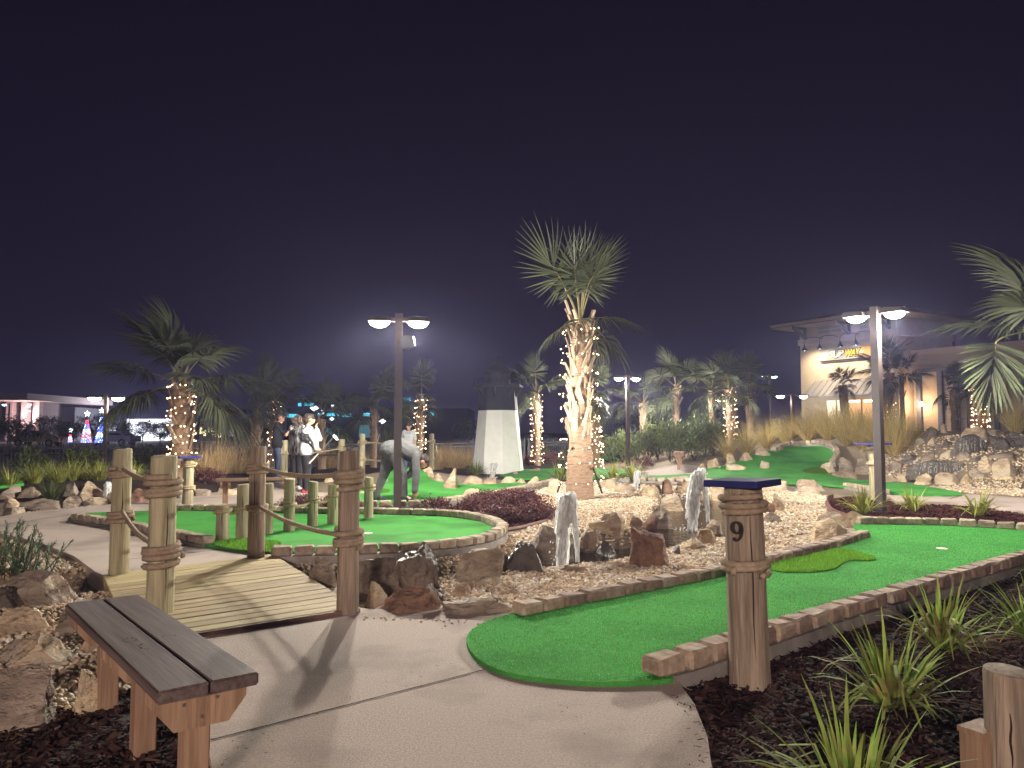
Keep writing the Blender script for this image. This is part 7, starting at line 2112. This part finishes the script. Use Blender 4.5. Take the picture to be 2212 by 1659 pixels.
# C: white sweatshirt, golf club over the hip
fC = V(.93, .36, 0).normalized(); JC = stand(fC, .075); sC = V(-fC.y, fC.x, 0)
pC0 = gp(660, 1064, 0)
kC = pC0.y / FPX
def L2(px, py, dy=0.0): return V((px - 660) * kC, dy, (935 - py) * kC + CAMZ * 1.0) if False else atd(px, py, pC0.y + dy) - pC0
JC['elR'] = L2(682, 955, -.16); JC['wrR'] = L2(687, 970, -.26) - V(.03, 0, 0); JC['hdR'] = V(.5, -.3, -.3)
JC['elL'] = L2(690, 948, .12); JC['wrL'] = L2(684, 928, .0); JC['hdL'] = V(-.15, 0, 1)
JC['head'] = L2(669, 906, .0); JC['neck'] = L2(665, 920, .0); JC['chest'] = L2(664, 936, 0); JC['shR'] = L2(667, 929, -.14); JC['shL'] = L2(668, 928, .14)
pC = person('person', pC0, 0, 'person in white sweatshirt and black trousers holding a golf club', JC, m_sweat, m_blackp, m_rshoe, 'bun', 'long', 1.0, fC, 1.08, 'sweatshirt', grip='R', loose=.028)
# crossbody bag
bag = empty('crossbody_bag', pC0); tag(bag, 'black crossbody bag on the back of the white sweatshirt', 'bag')
cb = L2(658, 945, -.20)
remeshed('pouch', [(cb + V(-.05, 0, .06), cb + V(.06, 0, -.06), .055, .06), (cb + V(-.03, 0, -.02), cb + V(.04, 0, .03), .07, .06)], .01, m_black, bag)
mb = MB(); mb.tube(spline([cb + V(-.06, .0, .05), L2(655, 928, -.15), L2(664, 920, -.02), L2(672, 928, .15)], 5), .014, 6); mb.tube(spline([cb + V(.07, -.01, -.06), L2(672, 962, -.18), L2(680, 972, -.10)], 5), .014, 6)
mb.build('strap', m_black, bag)
# golf club
ca, cb2 = L2(668, 1001, -.33), L2(721, 944, -.30)
club = empty('golf_club', pC0 + ca); tag(club, 'golf putter with pale head held slanting across the hip', 'golf club')
d_ = (cb2 - ca)
mb = MB(); mb.tube([V(0, 0, 0), d_ * .36], [.017, .014], 8); mb.build('grip', M('pale_grip', (.55, .45, .42), rand=0), club)
mb = MB(); mb.tube([d_ * .36, d_], .009, 8); mb.build('shaft', M('club_shaft', (.35, .35, .4), metal=.8, rough=.3, rand=0), club)
mb = MB(); t_ = d_.normalized(); nn = V(t_.z, 0, -t_.x)
hp = d_ + t_ * .015
vs = []
for y in (-.03, .03):
    for u_, v_ in ((-.03, -.012), (.10, -.02), (.115, .012), (.02, .035), (-.03, .03)): vs.append(hp + nn * u_ + t_ * v_ + V(0, y, 0))
mb.add(vs, [(4, 3, 2, 1, 0), (5, 6, 7, 8, 9)] + [(i, (i + 1) % 5, 5 + (i + 1) % 5, 5 + i) for i in range(5)]); mb.build('club_head', M('club_white', (.75, .78, .8), rand=0, rough=.3), club)
# phone in the hands of A
ph = empty('phone', pA.location + (JA['wrL'] + JA['wrR']) * .5 * 1.06 + V(0, 0, .11)); tag(ph, 'dark phone held up by the person in black tee', 'phone')
mb = MB(); mb.box((.03, .01, .0), (.012, .15, .075), Matrix.Rotation(math.atan2(fA.y, fA.x), 3, 'Z')); mb.build('case', m_black, ph)
# E: stooping to the ground
pE0 = gp(850, 1082, .025)
def L3(px, py, dy=0.0): return atd(px, py, pE0.y + dy) - pE0
JE = dict(hipL=L3(842, 976, .09), hipR=L3(850, 976, -.09), pelvis=L3(848, 971, 0), waist=L3(868, 965, 0), chest=L3(888, 978, 0), neck=L3(903, 986, 0), head=L3(914, 997, -.02), shL=L3(896, 985, .17), shR=L3(898, 984, -.17),
          kneeL=L3(829, 1026, .10), kneeR=L3(870, 1024, -.11), ankL=L3(812, 1071, .12), ankR=L3(873, 1073, -.12), toeL=L3(826, 1078, .12), toeR=L3(887, 1079, -.14), elL=L3(892, 1020, .18), elR=L3(899, 1024, -.2), wrL=L3(868, 1036, .14), wrR=L3(896, 1062, -.2), hdR=V(0, 0, -1), hdL=V(-.6, 0, -.6), upR=V(0, 1, 0))
person('person', pE0, 0, 'person in grey sweatsuit stooping to reach the green', JE, m_greyp, m_greyp, m_dshoe, 'short', 'long', 1.0, V(.75, -.15, -.62), 1.22, 'sweatshirt', 'sweatpants', V(.6, 0, .75).normalized(), loose=.035)
# F: light tee behind the stooper
fF = V(-.35, -.9, 0).normalized(); JF = stand(fF)
xF = (884 - CX) / FPX * 22.3
person('person', V(xF, 22.3, th(xF, 22.3) - .02), 0, 'person in white tee half hidden behind the lamp pole', JF, m_sweat, m_jean, m_wshoe, 'bun', 'short', .93, fF, 1.0)
# ------------------------------------------------------------------ night haze
HAZE = True
if HAZE:
    mb = MB(); mb.box((0, 446, 5.9), (1012, 926, 16.2))
    hz_o = mb.build('haze', bpy.data.materials.new('haze'))
    stuff(hz_o, 'thin night haze lit by the lamps', 'haze')
    mt = hz_o.data.materials[0]; mt.use_nodes = True
    N = mt.node_tree.nodes; N.clear()
    o = N.new('ShaderNodeOutputMaterial'); pv = N.new('ShaderNodeVolumePrincipled')
    pv.inputs['Color'].default_value = (.55, .56, 1.0, 1); pv.inputs['Density'].default_value = .0014; pv.inputs['Anisotropy'].default_value = .35
    mt.node_tree.links.new(pv.outputs[0], o.inputs['Volume'])
